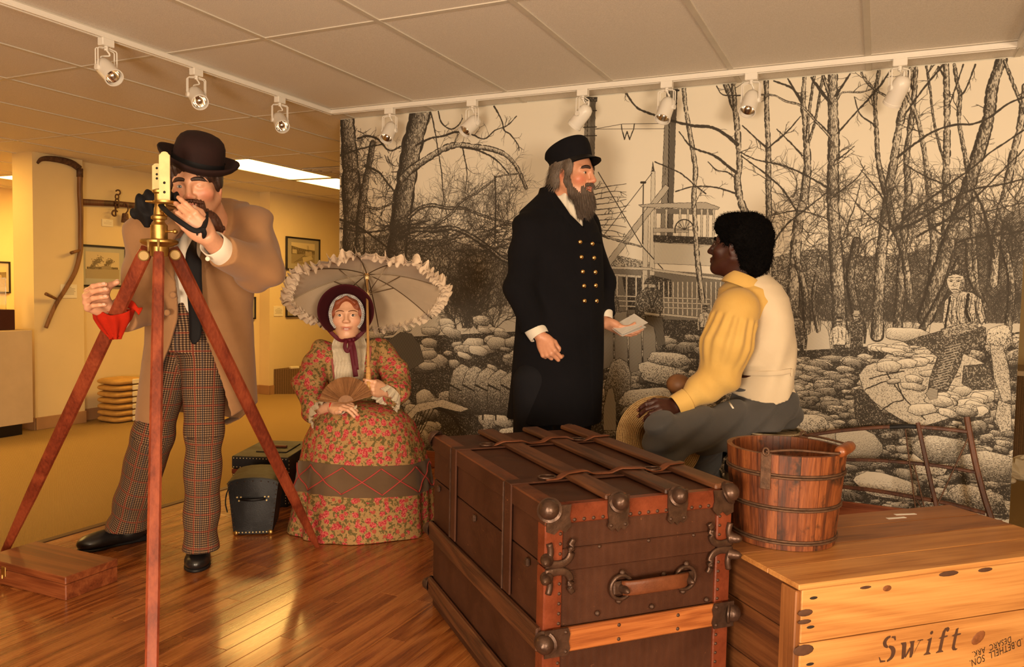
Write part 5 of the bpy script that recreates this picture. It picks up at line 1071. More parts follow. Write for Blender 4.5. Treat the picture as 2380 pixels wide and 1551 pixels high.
# ------------------------------------------------------------------ background: pedestal, glass cover, scythe, hooks, pictures, bale, plinth
M['pedestal'] = plain('tan_pedestal_paint', (0.55, 0.42, 0.26), 0.7, var=0.06); M['black'] = plain('black_lacquer', (0.012, 0.008, 0.007), 0.4)
pa = PY(77, 900, 4.2); pz = PY(60, 772, 4.0)[2]; pxr = pa[0]; pyr = 4.2
pd = thing('display_pedestal', 'tan display pedestal with dark base beside the scythe column', 'pedestal', (pxr-0.35, pyr-0.40, 0))
obj('body', MB().box((pxr-0.35, pyr-0.40, (0.10+pz)/2), (0.70, 0.80, pz-0.10), b=0.004), M['pedestal'], pd); obj('toe_kick', MB().box((pxr-0.40, pyr-0.45, 0.05), (0.68, 0.78, 0.10)), M['black'], pd)
eb = thing('exhibit_box', 'dark red-black box standing on the tan pedestal', 'box', (pxr-0.25, pyr-0.22, pz)); obj('box', MB().box((pxr-0.25, pyr-0.22, pz+0.085), (0.30, 0.28, 0.17), b=0.004), plain('dark_red_box', (0.05, 0.012, 0.010), 0.4), eb)
obj('panel_line', MB().box((pxr-0.25, pyr-0.361, pz+0.085), (0.29, 0.002, 0.004)), M['black'], eb)
g = G('clear_acrylic', 0.02, color=(0.97, 0.97, 0.95)); g.set(trans=1.0, ior=1.45); M['acrylic'] = g.m
gv = thing('acrylic_cover', 'clear acrylic display cover on top of the dark box', 'display cover', (pxr-0.22, pyr-0.20, pz+0.17))
for (c_, s_) in (((-0.075, 0, 0.13), (0.003, 0.15, 0.26)), ((0.075, 0, 0.13), (0.003, 0.15, 0.26)), ((0, -0.075, 0.13), (0.15, 0.003, 0.26)), ((0, 0.075, 0.13), (0.15, 0.003, 0.26)), ((0, 0, 0.2615), (0.153, 0.153, 0.003))):
    obj('pane', MB().box(np.array((pxr-0.22, pyr-0.20, pz+0.17))+np.array(c_), s_), M['acrylic'], gv)
XC = -6.57
def onx(u, v, x=XC, off=0.02): p = PX(u, v, x); return p+np.array((off, 0, 0))
sy = thing('scythe', 'old scythe with curved wooden snath hanging on the cream column', 'scythe', onx(188, 600, XC, 0.0))
M['snath'] = wood('snath_wood', (0.10, 0.04, 0.012), (0.20, 0.09, 0.028), (0.30, 0.14, 0.05), 'Z', 0.5, 0, 4)
path = catmull([onx(183, 392), onx(182, 440), onx(184, 490), onx(184, 545), onx(183, 585), onx(172, 630), onx(150, 670), onx(128, 705), onx(114, 735), onx(103, 762)], 6)
obj('snath', MB().tube(path, [0.024-0.008*i/len(path) for i in range(len(path))], 12), M['snath'], sy, True)
obj('grip', MB().tube([onx(180, 582, XC, 0.03), onx(155, 588, XC, 0.06)], [0.011, 0.015], 10), M['snath'], sy, True); obj('grip', MB().tube([onx(124, 694, XC, 0.03), onx(96, 683, XC, 0.06)], [0.011, 0.015], 10), M['snath'], sy, True)
obj('ferrule', MB().tube([onx(182, 392), onx(182, 412)], 0.027, 12), M['rust'], sy, True)
bp = catmull([onx(183, 394), onx(165, 381), onx(140, 373), onx(110, 369), onx(92, 371), onx(83, 380)], 6); nb = len(bp)
obj('blade', MB().tube(bp, [(0.004, 0.033*(1-0.75*(i/nb)**2)) for i in range(nb)], 8, up=(0, 0, 1), sq=0.6), M['rust'], sy, True)
XR = -6.66
bm = thing('hanging_beam', 'weathered dark wooden bar mounted across the cream wall', 'wooden bar', onx(260, 475, XR, 0.0))
b0, b1 = onx(186, 470, XR, 0.03), onx(345, 482, XR, 0.03); b2 = b1+(b1-b0)*0.6; obj('beam', MB().tube([b0, (b0+b1)/2+np.array((0, 0, 0.008)), b1, b2], [(0.02, 0.030), (0.02, 0.027), (0.02, 0.029), (0.02, 0.028)], 8, up=(0, 0, 1), sq=0.6), M['oldwood'], bm, True, angle=40)
obj('bracket', MB().box(onx(330, 470, XR, 0.035), (0.06, 0.05, 0.12), b=0.004), M['rust'], bm)
hk = thing('hook_chain', 'rusty chain with two hooks hanging over the wooden bar', 'hook', onx(262, 440, XR, 0.05))
def hook(c, r, flip=1): return [onx(c[0]+r*math.cos(t)*flip, c[1]+r*math.sin(t), XR, 0.06) for t in np.linspace(-2.6, 1.9, 14)]
obj('hook', MB().tube(hook((264, 448), 5.5), 0.007, 8), M['rust'], hk, True); obj('hook', MB().tube([onx(258, 478, XR, 0.06)]+hook((257, 496), 6.5, -1)[::-1], 0.008, 8), M['rust'], hk, True)
for (v0, v1) in ((452, 464), (462, 474), (472, 484)): obj('link', MB().tube([onx(262+4*math.cos(t), (v0+v1)/2+(v1-v0)/2*math.sin(t), XR, 0.06) for t in np.linspace(0, 6.28, 14, endpoint=False)], 0.006, 8, closed=True), M['rust'], hk, True)
wt = thing('iron_weight', 'small rusty iron weight hanging from a hook on the wooden bar', 'weight', onx(281, 500, XR, 0.06))
wc = onx(281, 518, XR, 0.06); obj('weight', MB().lathe([(0.034, 0), (0.036, 0.01), (0.026, 0.085), (0.020, 0.09)], 20, wc), M['rust'], wt, True, angle=40)
obj('hanger', MB().tube(catmull([onx(279, 500, XR, 0.06), onx(287, 490, XR, 0.06), onx(286, 478, XR, 0.06), onx(281, 473, XR, 0.05), onx(278, 478, XR, 0.05)], 5), 0.006, 8), M['rust'], wt, True)
# wall cards
M['card'] = plain('cream_card', (0.80, 0.72, 0.52), 0.8, var=0.03)
def card(pxs, x, label):
    a, b = onx(*pxs[0], x, 0.004), onx(*pxs[1], x, 0.004); t = tag(obj('wall_card', MB().box(((a+b)/2)+np.array((0, 0, 0)), (0.006, abs(b[1]-a[1]), abs(a[2]-b[2])), b=0.001), M['card'], at=(a+b)/2), label, 'label card', 'small printed wall cards')
    n = 6 if abs(a[2]-b[2]) > 0.1 else 3; mb = MB()
    for i in range(n):
        z = a[2]+(b[2]-a[2])*(0.22+0.6*i/n); f = rnd.uniform(0.6, 0.8) if i else 0.3; mb.box(((a[0]+0.0035), (a[1]+b[1])/2, z), (0.0008, abs(b[1]-a[1])*f, abs(a[2]-b[2])*0.04))
    obj('print_lines', mb, plain('grey_print', (0.42, 0.36, 0.24), 0.8), t, at=(a+b)/2)['kind'] = 'stuff'; return t
card(((140, 661), (178, 693)), XC, 'cream caption card beside the lower scythe handle'); card(((236, 509), (262, 528)), XR, 'small cream caption card below the hanging hooks')
card(((636, 712), (657, 735)), -6.505, 'cream caption card left of the lower framed picture'); card(((649, 616), (660, 630)), -6.505, 'cream caption card left of the boat-yard picture')
# framed pictures drawn in code
def river_pic(seed, kind):
    C = Ink(260, 190, seed, 0.5); r = C.rr; sky = 0.06
    C.L[:] = 0.97
    if kind == 0:
        for i in range(230): 
            t = r.random(); x = 40+70*t+r.gauss(0, 5+12*t); y = 108-62*t+r.gauss(0, 4+8*t); C.lump(x % 260, y, 6, 4, 0.55, 'stip', 0, 0.2) if False else C.seg((x, y), (x+4, y+1), 5, 4, 0.45)
            x = 140+50*t+r.gauss(0, 4+10*t); y = 110-55*t+r.gauss(0, 4+7*t); C.seg((x, y), (x+4, y+1), 5, 4, 0.4)
        C.fill([(10, 108), (120, 104), (250, 106), (250, 124), (10, 128)], 0.6, 'worm', 5); C.fill([(120, 100), (190, 96), (200, 120), (120, 122)], 0.35, 'hatv', 4); C.fill([(0, 124), (260, 120), (260, 190), (0, 190)], 0.24, 'hat', 2)
    elif kind == 1:
        C.fill([(0, 30), (80, 45), (160, 55), (260, 60), (260, 110), (0, 110)], 0.62, 'worm', 4); C.fill([(0, 105), (260, 95), (260, 190), (0, 190)], 0.4, 'hatd', 2)
        C.fill([(10, 60), (60, 62), (60, 100), (10, 100)], 0.12, 'hatv', 4, outline=1.5); C.fill([(150, 70), (225, 68), (235, 115), (150, 118)], 0.2, 'hat', 3, outline=1.5)
        for x in (170, 178, 186): C.line([(x, 20), (x+12, 80)], 1.6, jit=0.3)
        for k in range(6): C.line([(30+30*k, 180-8*k), (150+18*k, 110+3*k)], 2.2, jit=0.5)
        C.fill([(120, 130), (220, 110), (240, 140), (130, 175)], 0.1, 'hat', 4)
    else:
        C.fill([(0, 60), (260, 50), (260, 120), (0, 120)], 0.55, 'worm', 4); C.fill([(0, 118), (260, 112), (260, 190), (0, 190)], 0.2, 'hat', 2); C.fill([(60, 80), (190, 76), (200, 112), (60, 116)], 0.2, 'hatv', 4, outline=1.4)
    return C.L
def picture(pxs, x, seed, kind, label, mat_col):
    a, b = onx(*pxs[0], x, 0.0), onx(*pxs[1], x, 0.0); y0, y1 = sorted((a[1], b[1])); z0, z1 = sorted((a[2], b[2])); c = np.array((x+0.012, (y0+y1)/2, (z0+z1)/2))
    t = thing('framed_picture', label, 'picture', (x, c[1], z0)); f = 0.018
    for (yy, zz_, sy_, sz_) in (((y0+y1)/2, z0+f/2, y1-y0, f), ((y0+y1)/2, z1-f/2, y1-y0, f), (y0+f/2, (z0+z1)/2, f, z1-z0-2*f), (y1-f/2, (z0+z1)/2, f, z1-z0-2*f)): obj('frame', MB().box((x+0.013, yy, zz_), (0.024, sy_, sz_), b=0.002), M['black'], t)
    obj('mat_board', MB().box((x+0.007, c[1], c[2]), (0.008, y1-y0-f, z1-z0-f)), plain('picture_mat', mat_col, 0.8, var=0.03), t)
    bw, bh = (y1-y0)*0.17, (z1-z0)*0.20; im = ink_image('river_photo_print', river_pic(seed, kind), (0.80, 0.74, 0.58), (0.22, 0.17, 0.10))
    uvquad('print', [(x+0.0118, y0+bw*0.9, z0+bh), (x+0.0118, y1-bw*0.9, z0+bh), (x+0.0118, y1-bw*0.9, z1-bh*0.8), (x+0.0118, y0+bw*0.9, z1-bh*0.8)], image_mat('river_photo_print', im, 0.5), t)
    return t
picture(((178, 567), (292, 668)), XR, 11, 0, 'framed old photograph of a smoking steamboat behind the hat man', (0.42, 0.40, 0.30))
picture(((663, 549), (741, 631)), -6.505, 12, 1, 'framed old photograph of a boat yard, upper one by the parasol', (0.36, 0.31, 0.20)); picture(((663, 643), (741, 735)), -6.505, 13, 2, 'framed picture mostly hidden behind the parasol rim, lower one', (0.36, 0.31, 0.20))
picture(((520, 690), (592, 742)), -6.66, 15, 2, 'framed picture mostly hidden behind the tan coat', (0.36, 0.31, 0.20))
pl_ = PX(12, 640, -9.49); picture(((-40, 606), (23, 682)), -9.498, 14, 2, 'framed picture on the far wall at the left picture edge', (0.5, 0.45, 0.32))
# tied cloth bale on the carpet
M['bale'] = plain('tan_quilted_cloth', (0.56, 0.33, 0.09), 0.9, var=0.15, vs=12, bump=(40, 0.3)); M['band'] = plain('white_cloth_band', (0.80, 0.72, 0.52), 0.9, bump=(80, 0.3))
bb0 = PZ(262, 966, 0.0); bx0, by0 = -6.41, 5.03; bl_ = thing('cloth_bale', 'stack of folded tan cloth tied with a white band on the carpet', 'cloth bundle', (bx0, by0, 0))
for k in range(7):
    z0 = 0.058*k; R = rz(rnd.uniform(-0.02, 0.02)); mb = MB()
    mb.grid(lambda a, b, z0=z0: np.array((bx0, by0, z0+0.029))+R@np.array((0.155*math.copysign(abs(math.cos(2*math.pi*a))**0.45, math.cos(2*math.pi*a))*(math.sin(math.pi*b)**0.35), 0.17*math.copysign(abs(math.sin(2*math.pi*a))**0.45, math.sin(2*math.pi*a))*(math.sin(math.pi*b)**0.35), -0.0285*math.cos(math.pi*b))), 40, 11, True)
    obj('folded_cloth', mb, M['bale'], bl_, True)
    obj('band', MB().box((bx0+0.154, by0+0.04, z0+0.029), (0.014, 0.075, 0.046), b=0.006), M['band'], bl_)
# carpeted plinths
p0 = PZ(631, 914, 0); c1 = thing('carpeted_plinth', 'low brown carpeted plinth with a card against the cream wall', 'plinth', (-6.25, 7.62, 0))
obj('block', MB().prism([(-6.50, 7.18), (-6.22, 7.40), (-5.95, 7.85), (-5.95, 8.3), (-6.50, 8.3)], 0.30, (0, 0, 0)), M['plinthcarpet'], c1)
obj('card', MB().box((-6.38, 7.40, 0.312), (0.05, 0.11, 0.024), rz(-0.4), 0.002), M['card'], c1)
c2 = thing('display_plinth', 'brown carpeted plinth glimpsed past the right end of the mural', 'plinth', (1.25, 7.6, 0)); obj('block', MB().box((1.25, 7.6, 0.35), (0.9, 0.7, 0.70), b=0.004), M['plinthcarpet'], c2); obj('top', MB().box((1.25, 7.6, 0.72), (0.94, 0.74, 0.04), b=0.004), M['pedestal'], c2)
rk = thing('white_rock', 'pale rough rock on the carpet past the mural end', 'rock', (0.99, 6.6, 0)); mbk = MB().ball((0.99, 6.6, 0.085), (0.12, 0.10, 0.09), None, 14, 9); mbk.v = [tuple(np.array(v)*1+np.array([rnd.uniform(-0.014, 0.014) for _ in range(3)])*(v[2] > 0.02)) for v in mbk.v]; obj('rock', mbk, plain('pale_rock', (0.75, 0.66, 0.48), 0.9, bump=(40, 0.5)), rk)
obj('rock_chip', MB().ball((0.90, 6.44, 0.02), (0.035, 0.03, 0.022), None, 8, 5), plain('pale_rock_chip', (0.72, 0.62, 0.45), 0.9), rk)
# ------------------------------------------------------------------ signed-distance modelling for bodies and clothes
F32 = np.float32
def smin(a, b, k):
    if k <= 0: return np.minimum(a, b)
    h = np.maximum(k-np.abs(a-b), 0)/k; return np.minimum(a, b)-h*h*k*0.25
class Sdf:
    def __init__(s): s.ops = []; s.lo = np.full(3, 1e9); s.hi = -s.lo; s.post = None
    def _b(s, c, r): c = np.asarray(c, float); s.lo = np.minimum(s.lo, c-r); s.hi = np.maximum(s.hi, c+r)
    def op(s, fn, kind='+', k=0.0): s.ops.append((fn, kind, k)); return s
    def cone(s, a, b, r1, r2=None, k=0.01, kind='+'):          # rounded cone
        a = np.asarray(a, F32); b = np.asarray(b, F32); r2 = r1 if r2 is None else r2
        ba = b-a; l2 = float(ba@ba)+1e-9
        def fn(p):
            pa = p-a; t = np.clip((pa@ba)/l2, 0, 1); d = pa-t[:, None]*ba; return np.sqrt((d*d).sum(1))-(r1+(r2-r1)*t)
        if kind == '+': s._b(a, r1); s._b(b, r2)
        return s.op(fn, kind, k)
    def chain(s, pts, rs, k=0.01, kind='+'):
        for i in range(len(pts)-1): s.cone(pts[i], pts[i+1], rs[i], rs[i+1], k, kind)
        return s
    def ell(s, c, r, R=None, k=0.01, kind='+'):
        c = np.asarray(c, F32); r = np.asarray(r, F32); R = np.eye(3, dtype=F32) if R is None else np.asarray(R, F32)
        def fn(p):
            q = (p-c)@R; a = np.sqrt(((q/r)**2).sum(1))+1e-9; b = np.sqrt(((q/(r*r))**2).sum(1))+1e-9; return a*(a-1.0)/b
        if kind == '+': s._b(c, float(r.max()))
        return s.op(fn, kind, k)
    def box(s, c, h, R=None, rd=0.01, k=0.01, kind='+'):
        c = np.asarray(c, F32); h = np.asarray(h, F32)-rd; R = np.eye(3, dtype=F32) if R is None else np.asarray(R, F32)
        def fn(p):
            q = np.abs((p-c)@R)-h; return np.sqrt((np.maximum(q, 0)**2).sum(1))+np.minimum(q.max(1), 0)-rd
        if kind == '+': s._b(c, float(np.linalg.norm(h)+rd))
        return s.op(fn, kind, k)
    def stack(s, rows, yaw=0.0, k=0.02, kind='+', sq=2.0, fold=None):  # elliptical rings (z, cx, cy, ra, rb [,yaw]) swept up z
        rows = sorted(rows); Z = np.array([r[0] for r in rows]); A = np.array([r[1:5] for r in rows]); YW = np.array([r[5] if len(r) > 5 else yaw for r in rows])
        def fn(p):
            z = p[:, 2]; v = [np.interp(z, Z, A[:, i]).astype(F32) for i in range(4)]; w = np.interp(z, Z, YW)
            c, sn = np.cos(w), np.sin(w); dx, dy = p[:, 0]-v[0], p[:, 1]-v[1]
            x = (dx*c+dy*sn)/v[2]; y = (-dx*sn+dy*c)/v[3]
            r = (np.abs(x)**sq+np.abs(y)**sq)**(1.0/sq)
            rad = np.sqrt(dx*dx+dy*dy)+1e-6
            d = (r-1)*np.minimum(v[2], v[3])*0.5+(rad-rad/np.maximum(r, 0.05))*0.5
            if fold is not None: d = d-fold(np.arctan2(y, x), z)
            dz = np.maximum(Z[0]-z, z-Z[-1]); return np.maximum(d, dz)
        if kind == '+':
            for r in rows: s._b((r[1], r[2], r[0]), max(r[3], r[4]))
        return s.op(fn, kind, k)
    def ev(s, p):
        d = np.full(len(p), 1e3, F32)
        for fn, kind, k in s.ops: d = s._ap(d, fn(p), kind, k)
        if s.post: d = s.post(p, d)
        return d
    @staticmethod
    def _ap(d, e, kind, k):
        if kind == '+': return smin(d, e, k)
        if kind == '-': return -smin(-d, e, k)
        return -smin(-d, -e, k)                                  # '&'
    def mesh(s, h, pad=0.02, B=8):
        lo = s.lo-pad; n = np.ceil((s.hi+pad-lo)/(h*B)).astype(int)
        I = np.stack(np.meshgrid(*[np.arange(k) for k in n], indexing='ij'), -1).reshape(-1, 3)
        cen = (lo+(I+0.5)*h*B).astype(F32); R = h*B*0.87+h
        dc = np.full(len(cen), 1e3, F32); vals = []
        for fn, kind, k in s.ops: e = fn(cen); vals.append((e, dc)); dc = s._ap(dc, e, kind, k)
        db = s.post(cen, dc) if s.post else dc
        keep = np.abs(db) < R*1.6; I = I[keep]; nb = len(I)
        g = np.arange(B+1); G3 = np.stack(np.meshgrid(g, g, g, indexing='ij'), -1).reshape(-1, 3)
        pts = (lo+(I[:, None, :]*B+G3[None])*h).astype(F32); m = (B+1)**3
        D = np.full((nb, m), 1e3, F32)
        for (fn, kind, k), (e, dprev) in zip(s.ops, vals):
            e, dp = e[keep], dprev[keep]
            if kind == '+': act = e < dp+k+2.4*R
            elif kind == '-': act = -e > dp-k-2.4*R
            else: act = e > dp-k-2.4*R
            ix = np.nonzero(act)[0]
            if len(ix) == 0: continue
            pe = pts[ix].reshape(-1, 3); D[ix] = s._ap(D[ix].ravel(), fn(pe), kind, k).reshape(len(ix), m)
        if s.post: D = s.post(pts.reshape(-1, 3), D.ravel()).reshape(nb, m)
        D = D.reshape(nb, B+1, B+1, B+1); S = D < 0
        cnt = sum(S[:, a:a+B, b:b+B, c:c+B].astype(np.int8) for a in (0, 1) for b in (0, 1) for c in (0, 1))
        bi, x, y, z = np.nonzero((cnt > 0) & (cnt < 8)); base = np.stack([x, y, z], 1)
        acc = np.zeros((len(bi), 3), F32); num = np.zeros(len(bi), F32)
        cor = [(a, b, c) for a in (0, 1) for b in (0, 1) for c in (0, 1)]
        for p in cor:
            for ax in range(3):
                if p[ax]: continue
                q = list(p); q[ax] = 1
                d0 = D[bi, x+p[0], y+p[1], z+p[2]]; d1 = D[bi, x+q[0], y+q[1], z+q[2]]; cr_ = (d0 < 0) != (d1 < 0)
                t = np.where(cr_, d0/(d0-d1+1e-12), 0); w = np.tile(np.array(p, F32), (len(bi), 1)); w[:, ax] = t
                acc[cr_] += w[cr_]; num[cr_] += 1
        V = (lo+(I[bi]*B+base+acc/np.maximum(num, 1)[:, None])*h)
        gc = I[bi]*B+base; N = n*B+2
        def cid(c): return (c[:, 0].astype(np.int64)*N[1]+c[:, 1])*N[2]+c[:, 2]
        ids = cid(gc); order = np.argsort(ids); sid = ids[order]
        Fs = []
        for ax in range(3):
            o1, o2 = [(1, 2), (2, 0), (0, 1)][ax]
            sl0 = [slice(0, B)]*3; sl1 = [slice(0, B)]*3; sl1[ax] = slice(1, B+1)
            A0 = S[(slice(None), *sl0)]; A1 = S[(slice(None), *sl1)]
            b_, ex, ey, ez = np.nonzero(A0 != A1); e = I[b_]*B+np.stack([ex, ey, ez], 1); flip = A0[b_, ex, ey, ez]
            q = []
            ok = np.ones(len(e), bool)
            for (u, v) in ((0, 0), (1, 0), (1, 1), (0, 1)):
                c = e.copy(); c[:, o1] -= u; c[:, o2] -= v; k = cid(c); pos = np.searchsorted(sid, k); pos = np.minimum(pos, len(sid)-1)
                ok &= (sid[pos] == k) & (c >= 0).all(1); q.append(order[pos])
            q = np.stack(q, 1)[ok]; fl = flip[ok]
            q[~fl] = q[~fl][:, ::-1]; Fs.append(q)
        return V.astype(np.float64), np.concatenate(Fs)
def sdf_obj(name, parts, mat, parent, col=None, uvw=None):
    """parts: list of (V, F); joined into one smooth mesh. col(V)->rgb vertex colours, uvw(V)->pattern coordinates"""
    off = np.array(root_of(parent).location); VV = []; FF = []; o = 0
    for V, F in parts: VV.append(V); FF.append(F+o); o += len(V)
    V = np.concatenate(VV); Fq = np.concatenate(FF)
    me = bpy.data.meshes.new(name); me.vertices.add(len(V)); me.vertices.foreach_set('co', (V-off).ravel())
    me.loops.add(Fq.size); me.loops.foreach_set('vertex_index', Fq.ravel().astype(np.int32)); me.polygons.add(len(Fq))
    me.polygons.foreach_set('loop_start', np.arange(0, Fq.size, 4, dtype=np.int32))
    try: me.polygons.foreach_set('loop_total', np.full(len(Fq), 4, np.int32))
    except Exception: pass
    me.update(calc_edges=True); me.validate()
    me.polygons.foreach_set('use_smooth', [True]*len(me.polygons)); me.materials.append(mat)
    if col is not None:
        a = me.color_attributes.new('Col', 'FLOAT_COLOR', 'POINT'); c = np.ones((len(V), 4), np.float32); c[:, :3] = col(V); a.data.foreach_set('color', c.ravel())
    if uvw is not None:
        a = me.attributes.new('pat', 'FLOAT_VECTOR', 'POINT'); a.data.foreach_set('vector', uvw(V).astype(np.float32).ravel())
    ob = bpy.data.objects.new(name, me); COL.objects.link(ob); ob.parent = parent; return ob
def wob(p, f, seed=0):                                   # cheap smooth noise from sines
    r = np.random.RandomState(seed); o = np.zeros(len(p), F32)
    for i in range(5):
        d = r.randn(3); d /= np.linalg.norm(d); o += np.sin(p@(d*f*(0.7+0.25*i)).astype(F32)+r.rand()*6.28+0.6*o)
    return o/5
# --- head in its own frame: x to the subject's left, y forward, z up; eyes at z = 0, chin -0.115, crown 0.115
def head_frame(c, fwd, up, scale=1.0):
    f = unit(fwd); u = unit(np.asarray(up)-f*(np.asarray(up)@f)); l = np.cross(u, f); return np.array([l*-1*-1, f, u]).T, np.asarray(c, float), scale
def head_sdf(HF, neck_to, fem=False, nose=1.0, jaw=1.0, mouth_open=0.0, neck_r=0.056, shoulders=None, lipk=1.0):
    R, c, sc = HF; S = Sdf(); w = 0.94 if fem else 1.0
    def L(x, y, z): return c+R@(np.array((x, y, z))*sc)
    def E(x, y, z, rx, ry, rz_, k=0.012, kind='+', rot=None): S.ell(L(x, y, z), np.array((rx, ry, rz_))*sc, R if rot is None else R@rot, k*sc, kind)
    E(0, -0.012, 0.034, 0.075*w, 0.096, 0.082, 0)
    E(0, 0.026, -0.022, 0.064*w, 0.066, 0.082, 0.03)
    E(0, 0.040, -0.070, 0.043*w*jaw, 0.048, 0.044, 0.03)
    E(0, 0.073, -0.098, 0.019, 0.017, 0.017, 0.03)
    for sx in (-1, 1):
        S.cone(L(sx*0.056*w*jaw, -0.004, -0.045), L(sx*0.022, 0.062, -0.098), 0.017*sc, 0.014*sc, 0.028*sc)
        E(sx*0.041, 0.062, -0.026, 0.024, 0.018, 0.018, 0.03)
        E(sx*0.032, 0.101+(0.005 if fem else 0), 0.003, 0.020, 0.015, 0.012, 0.016, '-')
        S.cone(L(sx*0.012, 0.087, 0.020), L(sx*0.048, 0.070, 0.020), (0.0055 if fem else 0.0085)*sc, (0.0055 if fem else 0.0075)*sc, 0.020*sc)
        E(sx*0.031, 0.076, 0.000, 0.0135, 0.0125, 0.0105, 0.006)      # eyeball bulge under the lids
        nz_ = 0.006 if fem else 0.0; E(sx*(0.0105 if fem else 0.013), 0.0965 if fem else 0.0985, -0.036+nz_, 0.0085*nose, 0.010, 0.0075*nose, 0.008)
        E(sx*0.009, 0.100, -0.0435+nz_, 0.0045, 0.006, 0.0030, 0.003, '-')
        ro = rotm((0, 0, 1), sx*-0.35)
        E(sx*0.074*w, -0.008, -0.008, 0.0075, 0.019, 0.030, 0.006, '+', ro); E(sx*0.083*w, -0.004, -0.002, 0.006, 0.010, 0.016, 0.005, '-', ro)
    S.cone(L(0, 0.090, 0.016), L(0, (0.106 if fem else 0.110)*nose**0.3, -0.025 if fem else -0.030), (0.0055 if fem else 0.0065)*sc, 0.0105*sc*nose, 0.012*sc)
    if mouth_open > 0: E(0, 0.096, -0.066, 0.020, 0.018, 0.004+0.006*mouth_open, 0.006, '-')
    sm_ = 0.20 if fem else 0.06
    for sx in (-1, 1):
        rs_ = rotm((0, 1, 0), -sx*sm_); E(sx*0.010, 0.0845+0.004*(lipk-1), -0.0600, 0.0165, 0.0120*lipk**0.4, 0.0048*lipk, 0.006, '+', rs_); E(sx*0.008, 0.0830+0.004*(lipk-1), -0.0705-0.006*mouth_open-0.002*(lipk-1), 0.0145, 0.0125*lipk**0.4, 0.0056*lipk, 0.006, '+', rs_)
    nk = np.asarray(neck_to, float)
    S.cone(L(0, -0.022, -0.035), nk, neck_r*0.97, neck_r, 0.03); S.cone(L(0, 0.01, -0.075), nk+R@np.array((0, 0.02, 0)), neck_r*0.6, neck_r*0.7, 0.035)
    if shoulders is not None:
        for q in shoulders: S.cone(nk-np.array((0, 0, 0.02)), q, neck_r*0.9, neck_r*0.8, 0.05)
    return S, L
def skin_cols(HF, base, blush, lip, brow=None, lids=None, dark=0.0, lw_=1.0):
    R, c, sc = HF
    def col(V):
        q = ((V-c)@R)/sc; C = np.tile(np.asarray(base, np.float32), (len(V), 1))
        def bl(cx, cy, cz, rx, ry, rz_, colr, amt):
            d = np.sqrt(((q-np.array((cx, cy, cz)))/np.array((rx, ry, rz_)))**2 @ np.ones(3)); w = np.clip(1.4-d, 0, 1)[:, None]*amt; C[:] = C*(1-w)+np.asarray(colr)*w
        for sx in (-1, 1): bl(sx*0.046, 0.068, -0.030, 0.026, 0.03, 0.022, blush, 0.6); bl(sx*0.078, -0.008, -0.01, 0.02, 0.025, 0.03, blush, 0.45)
        bl(0, 0.112, -0.034, 0.014, 0.016, 0.012, blush, 0.45)
        for sx in (-1, 1): bl(sx*0.032, 0.088, 0.004, 0.018, 0.02, 0.010, np.asarray(base)*0.80, 0.55)
        sm_ = 0.20 if lw_ > 1 else 0.06; q = q-np.stack([0*q[:, 0], 0*q[:, 0], np.abs(q[:, 0])*sm_], 1)
        bl(0, 0.094, -0.0605, 0.022*lw_, 0.020, 0.0040, lip, 1.0); bl(0, 0.092, -0.0700, 0.019*lw_, 0.020, 0.0046, lip, 1.0); bl(0, 0.097, -0.0655, 0.022*lw_, 0.013, 0.0018, np.asarray(lip)*0.45, 1.0)
        return C
    return col
def mk_skin(name, rough=0.42):
    g = G(name, rough); a = g.attr('Col'); n = g.noise(g.co(), 90, 3); g.set(color=g.mix(0.12, a, g.ramp(n, [(0.3, (0.4, 0.2, 0.12)), (0.7, (0.9, 0.62, 0.45))]), 'OVERLAY'), normal=g.bump(g.noise(g.co(), 400, 2), 0.06, 0.001)); return g.m
M['skin'] = mk_skin('painted_skin'); M['skindark'] = mk_skin('painted_dark_skin', 0.5)
def attrmat(name, rough=0.4, **k): g = G(name, rough); g.set(color=g.attr('Col'), **k); return g.m
M['eye'] = attrmat('painted_eye', 0.15)
def eye(parent, L, HF, sx, iris, white=(0.62, 0.56, 0.50), open_=1.0, look=0.0, lid=(0.2, 0.1, 0.06)):
    """almond eye patch lying on the eyeball bulge, with an upper lash line"""
    R, c, sc = HF; n, m = 25, 13; V = []; Cc = []
    for i in range(n):
        a = -1+2*i/(n-1)
        for j in range(m):
            b = -1+2*j/(m-1); hgt = 0.0058*open_*(1-abs(a)**2.2)**0.75; x = 0.0125*a; z = hgt*b*(1.0 if b > 0 else 0.75)+0.0002
            y = math.sqrt(max(1e-6, 0.0140**2-x*x-z*z)); X = sx*0.031+x
            V.append(c+R@(np.array((X, 0.0755+y+0.0006-0.010*abs(a)**2*0.18, z))*sc))
            dx = x-look; r = math.hypot(dx, z-0.0004)
            if r < 0.0022: cc = (0.005, 0.004, 0.004)
            elif r < 0.0056: cc = iris
            else: cc = white
            if b > 0.72: cc = tuple(np.array(lid)*0.35)
            elif abs(b) > 0.86 or abs(a) > 0.93: cc = lid
            Cc.append(cc)
    F = [(i*m+j, i*m+j+1, (i+1)*m+j+1, (i+1)*m+j) for i in range(n-1) for j in range(m-1)]
    mb = MB().add(V, F); o = obj('eye', mb, M['eye'], parent, True); at = o.data.color_attributes.new('Col', 'FLOAT_COLOR', 'POINT')
    at.data.foreach_set('color', np.c_[np.array(Cc, np.float32), np.ones(len(Cc), np.float32)].ravel()); return o
